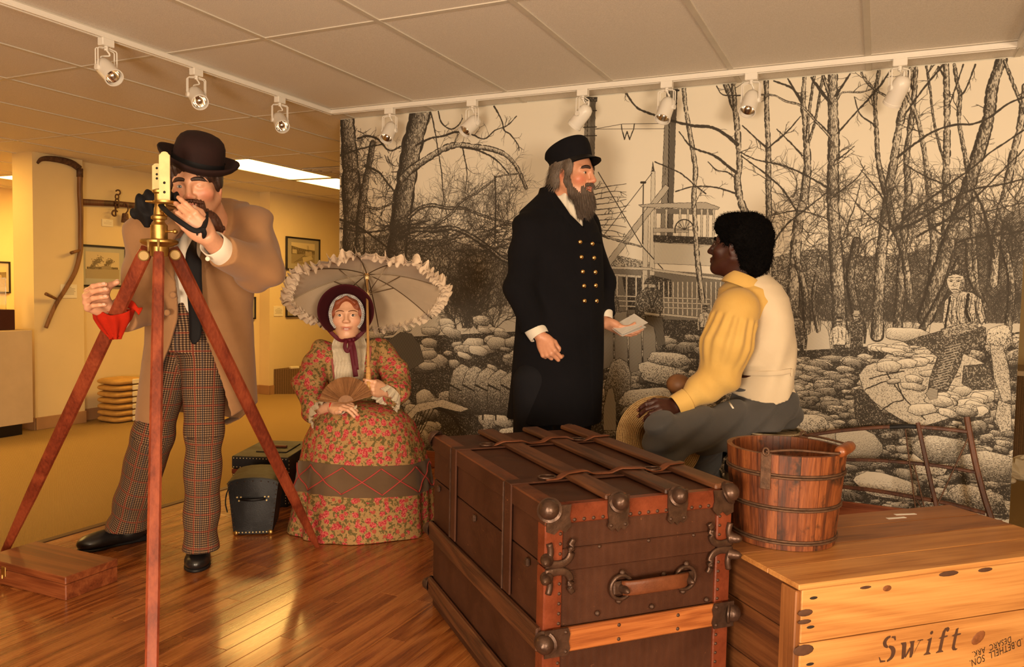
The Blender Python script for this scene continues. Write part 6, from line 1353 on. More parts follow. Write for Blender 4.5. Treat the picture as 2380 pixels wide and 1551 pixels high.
def brow(parent, L, sx, mat, raise_=0.0, thick=1.0, tilt=0.0):
    pts = [L(sx*x, y, z+raise_+tilt*(x-0.03)) for x, y, z in ((0.010, 0.0975, 0.0205), (0.020, 0.0960, 0.0245), (0.034, 0.0900, 0.0265), (0.046, 0.0810, 0.0235), (0.054, 0.0720, 0.0180))]
    q = catmull(pts, 5); k = len(q); obj('eyebrow', MB().tube(q, [(0.0030*thick, 0.0062*thick*math.sin(math.pi*(0.16+0.80*i/k))**0.7) for i in range(k)], 8, up=tuple(L(0, 0, 1)-L(0, 0, 0))), mat, parent, True)
# --- hands
FING = ((0.031, 0.083, (0.044, 0.026, 0.020), 0.0092), (0.010, 0.087, (0.048, 0.030, 0.021), 0.0095), (-0.011, 0.083, (0.044, 0.028, 0.020), 0.0090), (-0.030, 0.075, (0.034, 0.021, 0.018), 0.0080))
def hand_sdf(W, d, n, side, curls, thumb, sc=1.0, wrist_r=0.026, forearm=None, spread=0.0, fa_r=0.032):
    """W wrist point, d towards the knuckles, n back-of-hand normal, side +1: thumb at d x n, curls: (mcp, pip, dip) per finger, thumb: three joint points in local (s,d,n)*sc"""
    d = unit(d); n = unit(np.asarray(n)-d*(np.asarray(n)@d)); s = np.cross(d, n)*side; B = np.array([s, d, n]).T; W = np.asarray(W, float)
    def X(v): return W+B@(np.asarray(v, float)*sc)
    S = Sdf(); nails = []
    if forearm is not None: S.cone(np.asarray(forearm, float), W, fa_r, wrist_r, 0.02)
    S.ell(X((0, 0.045, -0.002)), np.array((0.040, 0.050, 0.0145))*sc, B, 0.012)
    S.ell(X((0.022, 0.032, -0.010)), np.array((0.018, 0.030, 0.014))*sc, B, 0.016); S.ell(X((-0.026, 0.036, -0.009)), np.array((0.013, 0.034, 0.013))*sc, B, 0.014)
    for (fx, fy, L, r), cu in zip(FING, curls):
        k0 = np.array((fx, fy, 0.002)); S.cone(X((fx*0.45, 0.008, 0.0)), X(k0), 0.0125*sc, (r+0.0012)*sc, 0.010*sc)
        p = k0.copy(); ang = 0.0; sp = spread*fx*14; first = True
        for l, c_, rr_ in zip(L, cu, (1.0, 0.94, 0.86)):
            ang += c_; dr = np.array((math.sin(sp)*math.cos(ang), math.cos(sp)*math.cos(ang), -math.sin(ang))); q = p+dr*l
            S.cone(X(p), X(q), r*rr_*sc, r*rr_*0.93*sc, 0.004*sc if not first else 0.007*sc); p = q; first = False
        up_ = np.array((0, math.sin(ang), math.cos(ang))); nails.append((X(p-dr*0.003+up_*r*0.80), B@dr, B@up_, r*sc))
    t = [np.array(q, float) for q in thumb]
    S.cone(X((0.014, 0.016, -0.006)), X(t[0]), 0.016*sc, 0.0125*sc, 0.014*sc); S.cone(X(t[0]), X(t[1]), 0.0120*sc, 0.0108*sc, 0.008*sc); S.cone(X(t[1]), X(t[2]), 0.0108*sc, 0.0088*sc, 0.004*sc)
    td = unit(t[2]-t[1]); tu = unit(np.array((0.5, 0, 1.0))-td*(np.array((0.5, 0, 1.0))@td)); nails.append((X(t[2]-td*0.002+tu*0.0080), B@td, B@tu, 0.0098*sc))
    return S, X, nails
M['nail'] = plain('finger_nail', (0.62, 0.40, 0.30), 0.3, var=0.05)
def add_nails(parent, nails, mat):
    mb = MB()
    for p, d, u, r in nails: mb.ball(p, (r*0.62, r*0.85, r*0.24), np.array([np.cross(d, u), d, u]).T, 10, 6)
    o = obj('fingernails', mb, mat, parent, True); o['kind'] = 'stuff'; return o
# --- hair: strands laid over a scalp shell
def hairm(name, a, b, rough=0.45, axis=(60, 60, 4)):
    g = G(name, rough); n = g.noise(g.co(scale=axis), 6, 4, 0.7); g.set(color=g.ramp(n, [(0.3, a), (0.7, b)]), normal=g.bump(n, 0.6, 0.004)); return g.m
def strands(name, roots, dirs, length, width, mat, parent, n=5, curl=0.0, droop=0.0, seed=1, lift=0.004, taper=0.3):
    r = np.random.RandomState(seed); mb = MB(); V = []; F = []
    for p, (d, nn) in zip(roots, dirs):
        L = length*r.uniform(0.7, 1.2); w = width*r.uniform(0.7, 1.2); q = np.array(p, float); dd = unit(d); b = len(V); ph = r.uniform(0, 6.28); sd = unit(np.cross(dd, nn)); nn = unit(nn)
        for i in range(n):
            t = i/(n-1); o = nn*lift*math.sin(math.pi*min(1, t*0.9+0.1))+(sd*math.sin(ph+t*5)+nn*math.cos(ph+t*5))*curl*t
            ww = w*(1-(1-taper)*t)
            V += [q+o-sd*ww/2, q+o+sd*ww/2]; dd = unit(dd+np.array((0, 0, -droop))); q = q+dd*L/(n-1)
        for i in range(n-1): F.append((b+2*i, b+2*i+1, b+2*i+3, b+2*i+2))
    mb.add(V, F); o = obj(name, mb, mat, parent, True); o['kind'] = 'stuff'; return o
def surf_sample(V, F, n, seed=0, cond=None):
    r = np.random.RandomState(seed); q = F[r.randint(0, len(F), n*6)]; c = V[q].mean(1); nm = np.cross(V[q[:, 2]]-V[q[:, 0]], V[q[:, 3]]-V[q[:, 1]]); nm /= np.linalg.norm(nm, axis=1)[:, None]+1e-9
    if cond is not None: k = cond(c); c, nm = c[k], nm[k]
    return c[:n], nm[:n]
# ------------------------------------------------------------------ person with tripod: helpers shared by the figures
CR = CM[0]*np.array((1, 1, 0)); CR = CR/np.linalg.norm(CR)           # camera right, level
CF = np.array((-CR[1], CR[0], 0.0))                                    # away from the camera, level
def row(u0, u1, v, D, rb, yaw=None):
    c = P((u0+u1)/2, v, D); return (c[2], c[0], c[1], (u1-u0)/2/FPX*D, rb)
CYAW = math.atan2(CR[1], CR[0])
def pz_of(u, v, D): return P(u, v, D)[2]
def clothm(name, a, b, weave=500, rough=0.85, bump=0.25, fold=0.0, sheen=0.15, fs=14):
    g = G(name, rough, spec=0.2); c = g.co(); w = g.math('MULTIPLY', g.wave(g.co(rot=(0.3, 0.2, 0.6)), weave*0.3, 0.3), g.wave(g.co(rot=(1.2, 0.7, 0.2)), weave*0.3, 0.3)); n = g.noise(c, 5, 4)
    h = g.math('ADD', g.math('MULTIPLY', w, 0.25), g.math('MULTIPLY', g.noise(g.co(scale=(1, 1, 0.45)), fs, 2, 0.5, 0.8), 1.0+fold))
    g.set(color=g.ramp(n, [(0.3, a), (0.7, b)]), normal=g.bump(h, bump, 0.006), sheen=sheen); return g.m
M['tancoat'] = clothm('tan_wool', (0.290, 0.150, 0.066), (0.350, 0.188, 0.086)); M['shirt'] = clothm('white_shirt_cotton', (0.74, 0.67, 0.55), (0.82, 0.76, 0.65), 700, 0.8, 0.3)
M['blackcloth'] = clothm('black_silk', (0.006, 0.005, 0.006), (0.011, 0.010, 0.011), 700, 0.7, 0.3, sheen=0.0); M['redcloth'] = clothm('red_bandana', (0.40, 0.014, 0.003), (0.56, 0.026, 0.006), 700, 0.9, 0.6, 0.5, sheen=0.0)
M['hatfelt'] = plain('brown_felt', (0.018, 0.006, 0.005), 0.85, spec=0.25, var=0.2, bump=(300, 0.15)); M['brownhair'] = hairm('dark_brown_hair', (0.016, 0.006, 0.004), (0.050, 0.020, 0.011)); M['brownbeard'] = hairm('red_brown_beard', (0.045, 0.015, 0.008), (0.12, 0.042, 0.02))
def mk_check():
    g = G('houndstooth_check', 0.9, spec=0.15); v = g.n('Attribute', 'Vector', {'attribute_name': 'pat'}); sx = g.n('SeparateXYZ', 0, Vector=v); sy_ = g.n('SeparateXYZ', 1, Vector=v)
    def st(x, p, w): f = g.math('FRACT', g.math('DIVIDE', x, p)); return g.math('LESS_THAN', f, w)
    a, b = st(sx, 0.0088, 0.56), st(sy_, 0.0088, 0.56); t = g.math('MULTIPLY', g.math('ADD', a, b), 0.5)
    col = g.ramp(t, [(0.0, (0.34, 0.22, 0.12)), (0.3, (0.105, 0.060, 0.036)), (0.8, (0.022, 0.013, 0.010))], 'CONSTANT')
    r1, r2 = st(sx, 0.069, 0.10), st(sy_, 0.069, 0.10); red = g.math('MAXIMUM', r1, r2); col = g.mix(g.math('MULTIPLY', red, 0.5), col, (0.24, 0.035, 0.018))
    bl = st(g.math('ADD', sx, 0.03), 0.069, 0.14); col = g.mix(g.math('MULTIPLY', bl, 0.35), col, (0.05, 0.05, 0.055))
    g.set(color=col, normal=g.bump(g.math('ADD', g.math('MULTIPLY', t, 0.3), g.noise(g.co(scale=(1, 1, 0.5)), 16, 2)), 0.2, 0.004)); return g.m
M['check'] = mk_check()
def shoe(parent, heel, toe, w=0.045, h=0.085, mat=None, side=0.0):
    heel, toe = np.asarray(heel, float), np.asarray(toe, float); d = unit((toe-heel)*np.array((1, 1, 0))); L = np.linalg.norm((toe-heel)[:2]); s = np.cross(tZ, d)
    S = Sdf(); z0 = heel[2]
    S.ell(heel+d*L*0.80+tZ*0.030, (L*0.24, w, 0.036), np.array([d, s, tZ]).T, 0.0); S.ell(heel+d*L*0.50+tZ*0.036, (L*0.32, w*0.90, 0.042), np.array([d, s, tZ]).T, 0.03); S.ell(heel+d*L*0.18+tZ*0.040, (L*0.20, w*0.80, 0.046), np.array([d, s, tZ]).T, 0.03)
    S.cone(heel+d*L*0.22+tZ*0.05, heel+d*L*0.20+tZ*(h+0.06), w*0.78, w*0.86, 0.03); S.box(heel+d*L*0.5+tZ*(-0.5+0.012), (1, 1, 0.5), np.array([d, s, tZ]).T, 0.001, 0.002, '-')
    sh = sdf_obj('shoe', [S.mesh(0.004)], mat or M['shoe'], parent)
    T = Sdf(); T.ell(heel+d*L*0.76+tZ*0.006, (L*0.27, w*1.04, 0.03), np.array([d, s, tZ]).T, 0); T.cone(heel+d*L*0.12+tZ*0.008, heel+d*L*0.6+tZ*0.008, w*0.78, w*0.75, 0.01); T.box(heel+d*L*0.5+tZ*0.0065, (L, 0.2, 0.0065), np.array([d, s, tZ]).T, 0.001, 0.001, '&'); T.lo[2] = z0-0.01; T.hi[2] = z0+0.05
    obj('sole', MB().box(heel+d*L*0.14+tZ*0.011, (L*0.26, w*1.5, 0.022), np.array([d, s, tZ]).T, 0.004), M['blackleather'], sh)
    sdf_obj('sole', [T.mesh(0.004)], M['blackleather'], sh); return sh
def legpat(segs):
    def f(V):
        best = np.full(len(V), 1e9); out = np.zeros((len(V), 3))
        for a, b, l0, ref, rr_ in segs:
            ba = b-a; t = np.clip(((V-a)@ba)/(ba@ba), 0, 1); d = V-a-t[:, None]*ba; dist = np.linalg.norm(d, axis=1); k = dist < best; best = np.where(k, dist, best)
            ax_ = unit(ba); e1 = unit(ref-ax_*(ref@ax_)); e2 = np.cross(ax_, e1); ang = np.arctan2(d@e2, d@e1)
            q = np.stack([ang*rr_, l0+((V-a)@ax_), np.zeros(len(V))], 1); out[k] = q[k]
        return out
    return f
# ------------------------------------------------------------------ the surveyor
pS = thing('person', 'man in brown bowler and tan coat sighting through the tripod compass', 'person', P(430, 1290, 3.12)*np.array((1, 1, 0))+tZ*STZ)
SK, BLU, LIP = (0.60, 0.32, 0.20), (0.62, 0.17, 0.11), (0.42, 0.10, 0.07)
hp_ = P(457, 431, 2.74); toV = unit(CO-hp_); fw = unit(rz(math.radians(-15))@toV+np.array((0, 0, -0.05))); upv = unit(tZ-CR*0.07)
HF = head_frame(hp_, fw, upv, 1.02)
neckb = P(512, 556, 2.90); S, Lh = head_sdf(HF, neckb, jaw=1.04, neck_r=0.060)
hm = S.mesh(0.0026)
# hands
W1 = P(484, 552, 2.50); d1 = P(431, 503, 2.455)-W1
h1, X1, n1 = hand_sdf(W1, d1, unit(CO-W1)-0.10*CR+0.1*tZ, 1, ((0.45, 0.45, 0.25), (0.60, 0.60, 0.3), (0.70, 0.70, 0.35), (0.80, 0.75, 0.4)), ((0.036, 0.040, -0.022), (0.045, 0.070, -0.034), (0.040, 0.095, -0.040)), 0.96, 0.029, P(512, 582, 2.566), -0.03, 0.034)
W2 = P(247, 716, 2.655); g2 = P(258, 694, 2.57)
h2, X2, n2 = hand_sdf(W2, unit(-CM[2]*0.85-CR*0.30+tZ*0.30), -CR*0.9-CM[2]*0.25, -1, ((1.15, 0.45, 0.20), (1.20, 0.45, 0.20), (1.25, 0.45, 0.2), (1.30, 0.5, 0.2)), ((0.038, 0.040, -0.030), (0.052, 0.050, -0.058), (0.058, 0.048, -0.084)), 1.0, 0.029, P(300, 738, 2.76), 0.05, 0.036)
body = Sdf()
sh1, sh2 = P(585, 528, 2.92), P(345, 535, 2.92); el1, el2 = P(602, 622, 2.76), P(330, 712, 2.84)
body.cone(neckb, P(455, 700, 3.06), 0.058, 0.085, 0.05).cone(sh1, sh2, 0.05, 0.05, 0.04).chain([sh1, el1, P(512, 582, 2.566)], [0.055, 0.045, 0.034], 0.02).chain([sh2, el2, P(300, 738, 2.76)], [0.055, 0.045, 0.034], 0.02)
bodyo = sdf_obj('body', [hm, h1.mesh(0.0026), h2.mesh(0.0026), body.mesh(0.01)], M['skin'], pS, skin_cols(HF, SK, BLU, LIP))
add_nails(bodyo, n1[4:]+n2, M['nail'])
eye(pS, Lh, HF, -1, (0.10, 0.13, 0.15), look=0.001); eye(pS, Lh, HF, 1, (0.30, 0.13, 0.08), white=(0.42, 0.20, 0.13), open_=0.06, lid=(0.22, 0.09, 0.055))
for sx in (-1, 1): brow(pS, Lh, sx, M['brownhair'], -0.002, 1.25, -0.10)
# hair: cap under the hat with a swept fringe
hb = P(459, 383, 2.745); hu = unit(tZ+CR*0.20+toV*0.26)
H = Sdf(); R_, c_, s_ = HF
def E(S_, x, y, z, rx, ry, rz_, k=0.01, kind='+', rot=None): S_.ell(Lh(x, y, z), np.array((rx, ry, rz_))*s_, R_ if rot is None else R_@rot, k, kind)
E(H, 0, -0.014, 0.040, 0.084, 0.105, 0.088, 0); E(H, 0, 0.062, 0.064, 0.064, 0.034, 0.024, 0.02); E(H, 0.048, 0.052, 0.050, 0.030, 0.030, 0.040, 0.02); E(H, -0.062, 0.03, 0.035, 0.022, 0.035, 0.05, 0.02); E(H, 0.074, 0.010, 0.022, 0.014, 0.030, 0.045, 0.02); E(H, -0.074, 0.006, 0.020, 0.014, 0.028, 0.045, 0.02); E(H, 0, -0.075, -0.02, 0.06, 0.04, 0.06, 0.03)
E(H, -0.012, 0.115, 0.018, 0.050, 0.050, 0.040, 0.010, '-', rotm((0, 1, 0), 0.12)); E(H, 0, 0.11, -0.06, 0.075, 0.09, 0.085, 0.01, '-')
H.post = lambda p, d: np.maximum(d, ((p-hb.astype(F32))@hu.astype(F32))-0.002)-0.0022*np.sin(((p-c_)@R_[:, 0])*420+30*((p-c_)@R_[:, 2])+3*wob(p, 30))
sdf_obj('hair', [H.mesh(0.0032)], M['brownhair'], pS)
# moustache and beard
Bd = Sdf(); E(Bd, 0.016, 0.092, -0.050, 0.024, 0.012, 0.0075, 0, rot=rotm((0, 1, 0), 0.22)); E(Bd, -0.016, 0.092, -0.050, 0.024, 0.012, 0.0075, 0.006, rot=rotm((0, 1, 0), -0.22)); E(Bd, 0.030, 0.080, -0.066, 0.011, 0.012, 0.020, 0.01); E(Bd, -0.030, 0.080, -0.066, 0.011, 0.012, 0.020, 0.01)
E(Bd, 0.006, 0.082, -0.100, 0.034, 0.026, 0.026, 0.02); Bd.chain([Lh(0.012, 0.086, -0.100), Lh(0.046, 0.080, -0.122), Lh(0.080, 0.066, -0.146)], [0.032*s_, 0.034*s_, 0.014*s_], 0.02)
Bd.post = lambda p, d: d-0.0020*np.sin(((p-c_)@R_[:, 0])*700+4*wob(p, 60))
sdf_obj('beard', [Bd.mesh(0.003)], M['brownbeard'], pS)
# bowler hat
hf = unit(toV-hu*(toV@hu)); hs = np.cross(hu, hf); RH = np.array([hf, hs, hu]).T
hat = MB(); nt = 64
prof = [(1.02, -0.006), (1.02, 0.01), (1.0, 0.030), (0.985, 0.052), (0.94, 0.074), (0.84, 0.092), (0.66, 0.105), (0.42, 0.112), (0.18, 0.115), (0.005, 0.116)]
def hp3(r, z, t, a=0.104, b=0.086): return hb+RH@np.array((r*a*math.cos(t), r*b*math.sin(t), z))
def ring(fr): return [fr(2*math.pi*j/nt) for j in range(nt)]
rows_ = []
brimz = lambda t: 0.022*abs(math.sin(t))**1.6-0.002*abs(math.cos(t))
for e, dz in ((1.0, -0.016), (1.22, -0.010), (1.42, -0.004), (1.56, 0.006), (1.60, 0.014), (1.57, 0.020), (1.52, 0.017), (1.42, 0.007), (1.22, 0.0), (1.03, -0.004)): rows_.append(ring(lambda t: hp3(e, dz+(e-1.0)*1.6*brimz(t), t)))
for r, z in prof: rows_.append(ring(lambda t: hp3(r, z, t)))
hat.add([p for r in rows_ for p in r], [(i*nt+j, i*nt+(j+1) % nt, (i+1)*nt+(j+1) % nt, (i+1)*nt+j) for i in range(len(rows_)-1) for j in range(nt)])
ho = obj('bowler_hat', hat, M['hatfelt'], pS, True)
obj('hat_band', MB().add([p for z in (-0.002, 0.026) for p in ring(lambda t: hp3(1.035, z, t))], [(j, (j+1) % nt, nt+(j+1) % nt, nt+j) for j in range(nt)]), M['blackcloth'], ho, True)
# shirt
Sh = Sdf(); Sh.cone(P(503, 528, 2.89), P(512, 556, 2.90), 0.066, 0.074, 0).cone(P(498, 500, 2.875), P(512, 556, 2.90), 0.058, 0.058, 0.004, '-').stack([row(430, 575, 545, 2.92, 0.09), row(370, 590, 600, 2.95, 0.115), row(365, 575, 690, 3.02, 0.115), row(370, 570, 740, 3.05, 0.115)], CYAW, 0.01)
Sh.post = lambda p, d: d-0.004*np.sin(((p-hp_)@CR)*120+4*wob(p, 14))
sdf_obj('shirt', [Sh.mesh(0.006)], M['shirt'], pS)
def cuff(name, a, b, r0, r1, mat, par, th=0.004, flare=0.0, n=40, wob_=0.0015):
    a, b = np.asarray(a, float), np.asarray(b, float); q, u, d = frame(b-a); L = np.linalg.norm(b-a); mb = MB(); ph = rnd.uniform(0, 6)
    prof = [(r0-th, 0.02), (r0-th, 0.0), (r0-th*0.5, -0.002), (r0, 0.0), (r0*0.5+r1*0.5+0.001, L*0.5), (r1, L)]
    V = [a+q*(r+wob_*math.sin(3*t+ph))*math.cos(t)+u*(r+wob_*math.sin(4*t+ph))*math.sin(t)+d*(z+flare*math.sin(2*t+ph)) for r, z in prof for t in [2*math.pi*j/n for j in range(n)]]
    mb.add(V, [(i*n+j, i*n+(j+1) % n, (i+1)*n+(j+1) % n, (i+1)*n+j) for i in range(len(prof)-1) for j in range(n)]); return obj(name, mb, mat, par, True, angle=60)
cfo = cuff('shirt_cuff', P(494, 566, 2.53), P(524, 594, 2.60), 0.044, 0.046, M['shirt'], pS)
obj('cuff_button', MB().lathe([(0.0075, 0), (0.0075, 0.003), (0.004, 0.0035), (0.0003, 0.002)], 14, P(483, 602, 2.505), np.array([CR, tZ, -CM[2]]).T, False), M['shirt'], cfo, True)
cuff('shirt_cuff', P(256, 727, 2.655), P(285, 741, 2.73), 0.040, 0.044, M['shirt'], pS, wob_=0.003)
# black neckcloth: bundle over the far sight, cord round the wrist, hanging tail
Sf = Sdf(); Sf.ell(P(352, 474, 2.60), (0.036, 0.03, 0.042), None, 0); Sf.chain([P(330, 468, 2.60), P(324, 495, 2.60), P(336, 528, 2.60)], [0.022, 0.020, 0.003], 0.02); Sf.chain([P(350, 462, 2.60), P(380, 455, 2.58), P(404, 458, 2.55), P(412, 461, 2.53)], [0.022, 0.017, 0.012, 0.004], 0.02); Sf.chain([P(352, 500, 2.59), P(345, 518, 2.60)], [0.026, 0.008], 0.02)
Sf.post = lambda p, d: d-0.0045*np.sin(((p-hp_)@CR)*170+((p-hp_)[:, 2])*60+5*wob(p, 22, 8))
sdf_obj('neckcloth', [Sf.mesh(0.0032)], M['blackcloth'], pS)
cw_ = catmull([P(371, 474, 2.50), P(392, 496, 2.45), P(425, 520, 2.432), P(452, 536, 2.44), P(470, 532, 2.445), P(478, 515, 2.47), P(479, 495, 2.52)], 6); obj('wrist_cord', MB().tube(cw_, [(0.009, 0.003)]*len(cw_), 8, up=tuple(-CM[2])), M['blackcloth'], pS, True)
cw_ = catmull([P(470, 530, 2.44), P(474, 545, 2.455), P(468, 552, 2.50)], 6); obj('wrist_cord', MB().tube(cw_, [(0.010, 0.004)]*len(cw_), 8, up=tuple(-CM[2])), M['blackcloth'], pS, True)
tl_ = catmull([P(458, 540, 2.46), P(454, 558, 2.62), P(450, 590, 2.78), P(450, 640, 2.815), P(453, 690, 2.835), P(455, 740, 2.86), P(454, 775, 2.865), P(450, 800, 2.865)], 6); kk_ = len(tl_)
obj('necktie', MB().tube(tl_, [(float(np.interp(i/kk_, [0, 0.12, 0.3, 0.5, 0.75, 0.9, 1], [0.010, 0.016, 0.032, 0.031, 0.026, 0.022, 0.002])), 0.003) for i in range(kk_)], 8, up=tuple(-CM[2])), M['blackcloth'], pS, True)
# red bandana hanging from the right wrist
Rb = Sdf(); wa, wb2 = P(262, 728, 2.655), P(276, 752, 2.68)
Rb.stack([(P(262, 718, 2.66)[2], *P(262, 718, 2.66)[:2], 0.066, 0.060), (P(262, 742, 2.66)[2], *P(262, 742, 2.66)[:2], 0.058, 0.054), (P(263, 765, 2.66)[2], *P(263, 765, 2.66)[:2], 0.038, 0.036), (P(268, 786, 2.66)[2], *P(268, 786, 2.66)[:2], 0.016, 0.014)], CYAW, 0)
rim0 = P(262, 720, 2.60)
def rbpost(p, d):
    d = d-0.006*wob(p, 34, 4)-0.004*np.sin(np.arctan2((p-wa.astype(F32))@CF.astype(F32), (p-wa.astype(F32))@CR.astype(F32))*7+p[:, 2]*40); q = p-rim0.astype(F32); top_ = p[:, 2]-(rim0[2]-0.020+0.22*(q@CF.astype(F32))-0.10*np.abs(q@CR.astype(F32))+1.6*(q@CR.astype(F32))**2*6)
    return np.maximum(np.maximum(d, -(d+0.007)), top_)
Rb.post = rbpost
ban = sdf_obj('bandana', [Rb.mesh(0.0030)], M['redcloth'], pS)
bt_ = catmull([P(296, 706, 2.68), P(308, 710, 2.67), P(318, 719, 2.67), P(327, 724, 2.68)], 5); obj('bandana_tail', MB().tube(bt_, [(0.004, 0.012+0.004*math.sin(i*0.5)) for i in range(len(bt_))], 8, up=(0, 0, 1)), M['redcloth'], ban, True)
# trousers
hipL, hipR = P(405, 770, 3.06), P(475, 775, 3.04); kL_, kR_ = P(356, 1010, 3.14), P(474, 1010, 3.02); aL_, aR_ = P(298, 1222, 3.30), P(466, 1270, 3.07)
Tr = Sdf(); Tr.stack([row(368, 572, 700, 3.03, 0.115), row(362, 535, 760, 3.05, 0.12), row(365, 525, 815, 3.05, 0.115)], CYAW, 0.0); Tr.chain([hipL, kL_, aL_], [0.098, 0.076, 0.084], 0.03); Tr.chain([hipR, kR_, aR_], [0.096, 0.068, 0.066], 0.03)
zl_, zr_ = aL_[2]-0.012, aR_[2]-0.012
def trpost(p, d):
    f = 0.005*np.sin(p[:, 2]*34+4*wob(p, 9, 3))*np.clip((1.0-p[:, 2])*1.5, 0, 1)+0.004*wob(p, 24, 5); d = d-f
    left = ((p-P(420, 1200, 3.15))@CR) < 0; cut = np.where(left, zl_, zr_)-p[:, 2]; return np.maximum(d, cut)
Tr.post = trpost
sdf_obj('trousers', [Tr.mesh(0.006)], M['check'], pS, None, legpat([(hipL, kL_, 0, -CF, 0.085), (kL_, aL_, np.linalg.norm(kL_-hipL), -CF, 0.085), (hipR, kR_, 0, -CF, 0.08), (kR_, aR_, np.linalg.norm(kR_-hipR), -CF, 0.08)]))
# shoes (the right foot on a small metal stand plate)
shoe(pS, PZ(340, 1252, STZ), PZ(184, 1284, STZ), 0.046, 0.08); shoe(pS, PZ(470, 1275, STZ), PZ(455, 1331, STZ), 0.048, 0.08)
sp1 = PZ(338, 1253, STZ); obj('stand_plate', MB().box(sp1+tZ*0.004+CR*0.02, (0.07, 0.05, 0.006), None, 0.002), M['iron'], pS); obj('stand_rod', MB().tube([sp1+tZ*0.004+CR*0.012, sp1+tZ*0.10+CR*0.012], 0.004, 8), M['iron'], pS, True)
# long open coat
Ct = Sdf(); Ct.stack([row(475, 575, 468, 2.97, 0.06), row(445, 585, 482, 2.96, 0.085), row(372, 592, 503, 2.94, 0.105), row(338, 598, 530, 2.93, 0.122), row(325, 598, 580, 2.94, 0.130), row(335, 592, 650, 2.98, 0.132), row(345, 584, 720, 3.03, 0.135), row(342, 586, 800, 3.06, 0.150), row(332, 592, 880, 3.08, 0.165), row(324, 597, 940, 3.10, 0.175), row(318, 600, 995, 3.11, 0.18)], CYAW, 0.0)
ref = hp_
def cs(u, v, D): q = P(u, v, D)-ref; return q@CR, P(u, v, D)[2]
eL = [cs(u, v, 2.93) for u, v in ((484, 455), (472, 520), (436, 560), (428, 620), (425, 690), (418, 745), (398, 800), (366, 870), (352, 930), (338, 1000))]; eR = [cs(u, v, 2.90) for u, v in ((508, 455), (506, 520), (482, 600), (462, 660), (459, 700), (466, 760), (486, 830), (505, 900), (524, 1000))]
def prep(e): e = sorted((z, s) for s, z in e); return np.array([a for a, _ in e]), np.array([b for _, b in e])
eLz, eLs = prep(eL); eRz, eRs = prep(eR)
hemz = [cs(u, v, 3.1) for u, v in ((310, 955), (345, 972), (352, 968), (525, 990), (560, 960), (602, 930))]; hs_, hz_ = np.array([a for a, _ in sorted(hemz)]), np.array([b for _, b in sorted(hemz)])
armS = Sdf(); armS.cone(sh1+np.array((0, 0, 0.004)), el1, 0.084, 0.080, 0.04).cone(el1, P(514, 586, 2.575), 0.080, 0.058, 0.03).cone(sh2, el2, 0.082, 0.068, 0.04).cone(el2, P(277, 741, 2.70), 0.068, 0.054, 0.03)
cutA = (P(512, 585, 2.575).astype(F32), unit(P(512, 585, 2.575)-P(590, 622, 2.745)).astype(F32)); cutB = (P(283, 740, 2.70).astype(F32), unit(P(283, 740, 2.70)-P(330, 716, 2.84)).astype(F32))
Ct.lo = np.minimum(Ct.lo, armS.lo); Ct.hi = np.maximum(Ct.hi, armS.hi)
def ctpost(p, d):
    s = (p-ref)@CR; z = p[:, 2]; f = (p-ref)@CF
    d = d-0.005*wob(p, 12, 2)-0.012*np.sin(s*40+2*wob(p, 4, 4))*np.clip((1.05-z)*1.6, 0, 1)
    a = np.interp(z, eLz, eLs); b = np.interp(z, eRz, eRs)
    lw = np.interp(z, [1.30, 1.42, 1.55, 1.66], [0.0, 0.085, 0.075, 0.03]); lap = np.minimum(s-b, b+lw-s); lap2 = np.minimum(a-s, s-(a-lw))
    d = d-0.007*np.clip(np.maximum(lap, lap2)/0.006, 0, 1)*(f < 0.25)
    shell = np.maximum(d, -(d+0.015))
    op = np.maximum(np.maximum(a-s, s-b), f-0.20-0.16*np.clip((1.5-z), 0, 1))
    shell = np.maximum(shell, -op); shell = np.maximum(shell, np.interp(s, hs_, hz_)-z)
    e = armS.ev(p); e = e-0.007*np.sin(z*38+s*30+5*wob(p, 8, 1))-0.005*wob(p, 20, 7)
    for c, n in (cutA, cutB): q = p-c; k = (q*q).sum(1) < 0.016; e = np.where(k, np.maximum(e, q@n), e)
    return smin(shell, e, 0.035)
Ct.post = ctpost
cto = sdf_obj('coat', [Ct.mesh(0.0050)], M['tancoat'], pS)
# lapels, buttons
def panel(name, outline, D, th, mat, par, bulge=0.0, n=None):
    """soft flat cloth piece from a pixel outline at a given depth function"""
    pts = [P(u, v, D(u, v) if callable(D) else D) for u, v in outline]; c = np.mean(pts, 0); k = len(pts); nn = -CM[2]
    V = [p for p in pts]+[p+nn*th for p in pts]+[c+nn*(th+bulge)]; F = [(i, (i+1) % k, k+(i+1) % k, k+i) for i in range(k)]+[(k+i, k+(i+1) % k, 2*k) for i in range(k)]+[tuple(range(k))[::-1]]
    return obj(name, MB().add(V, F), mat, par)
for (u, v, D) in ((402, 686, 2.835), (388, 727, 2.86)):
    obj('button', MB().lathe([(0.0115, -0.006), (0.0125, 0.0), (0.011, 0.004), (0.006, 0.006), (0.0003, 0.005)], 16, P(u, v, D-0.0), np.array([CR, tZ, -CM[2]]).T, False), M['tancoat'], cto, True)
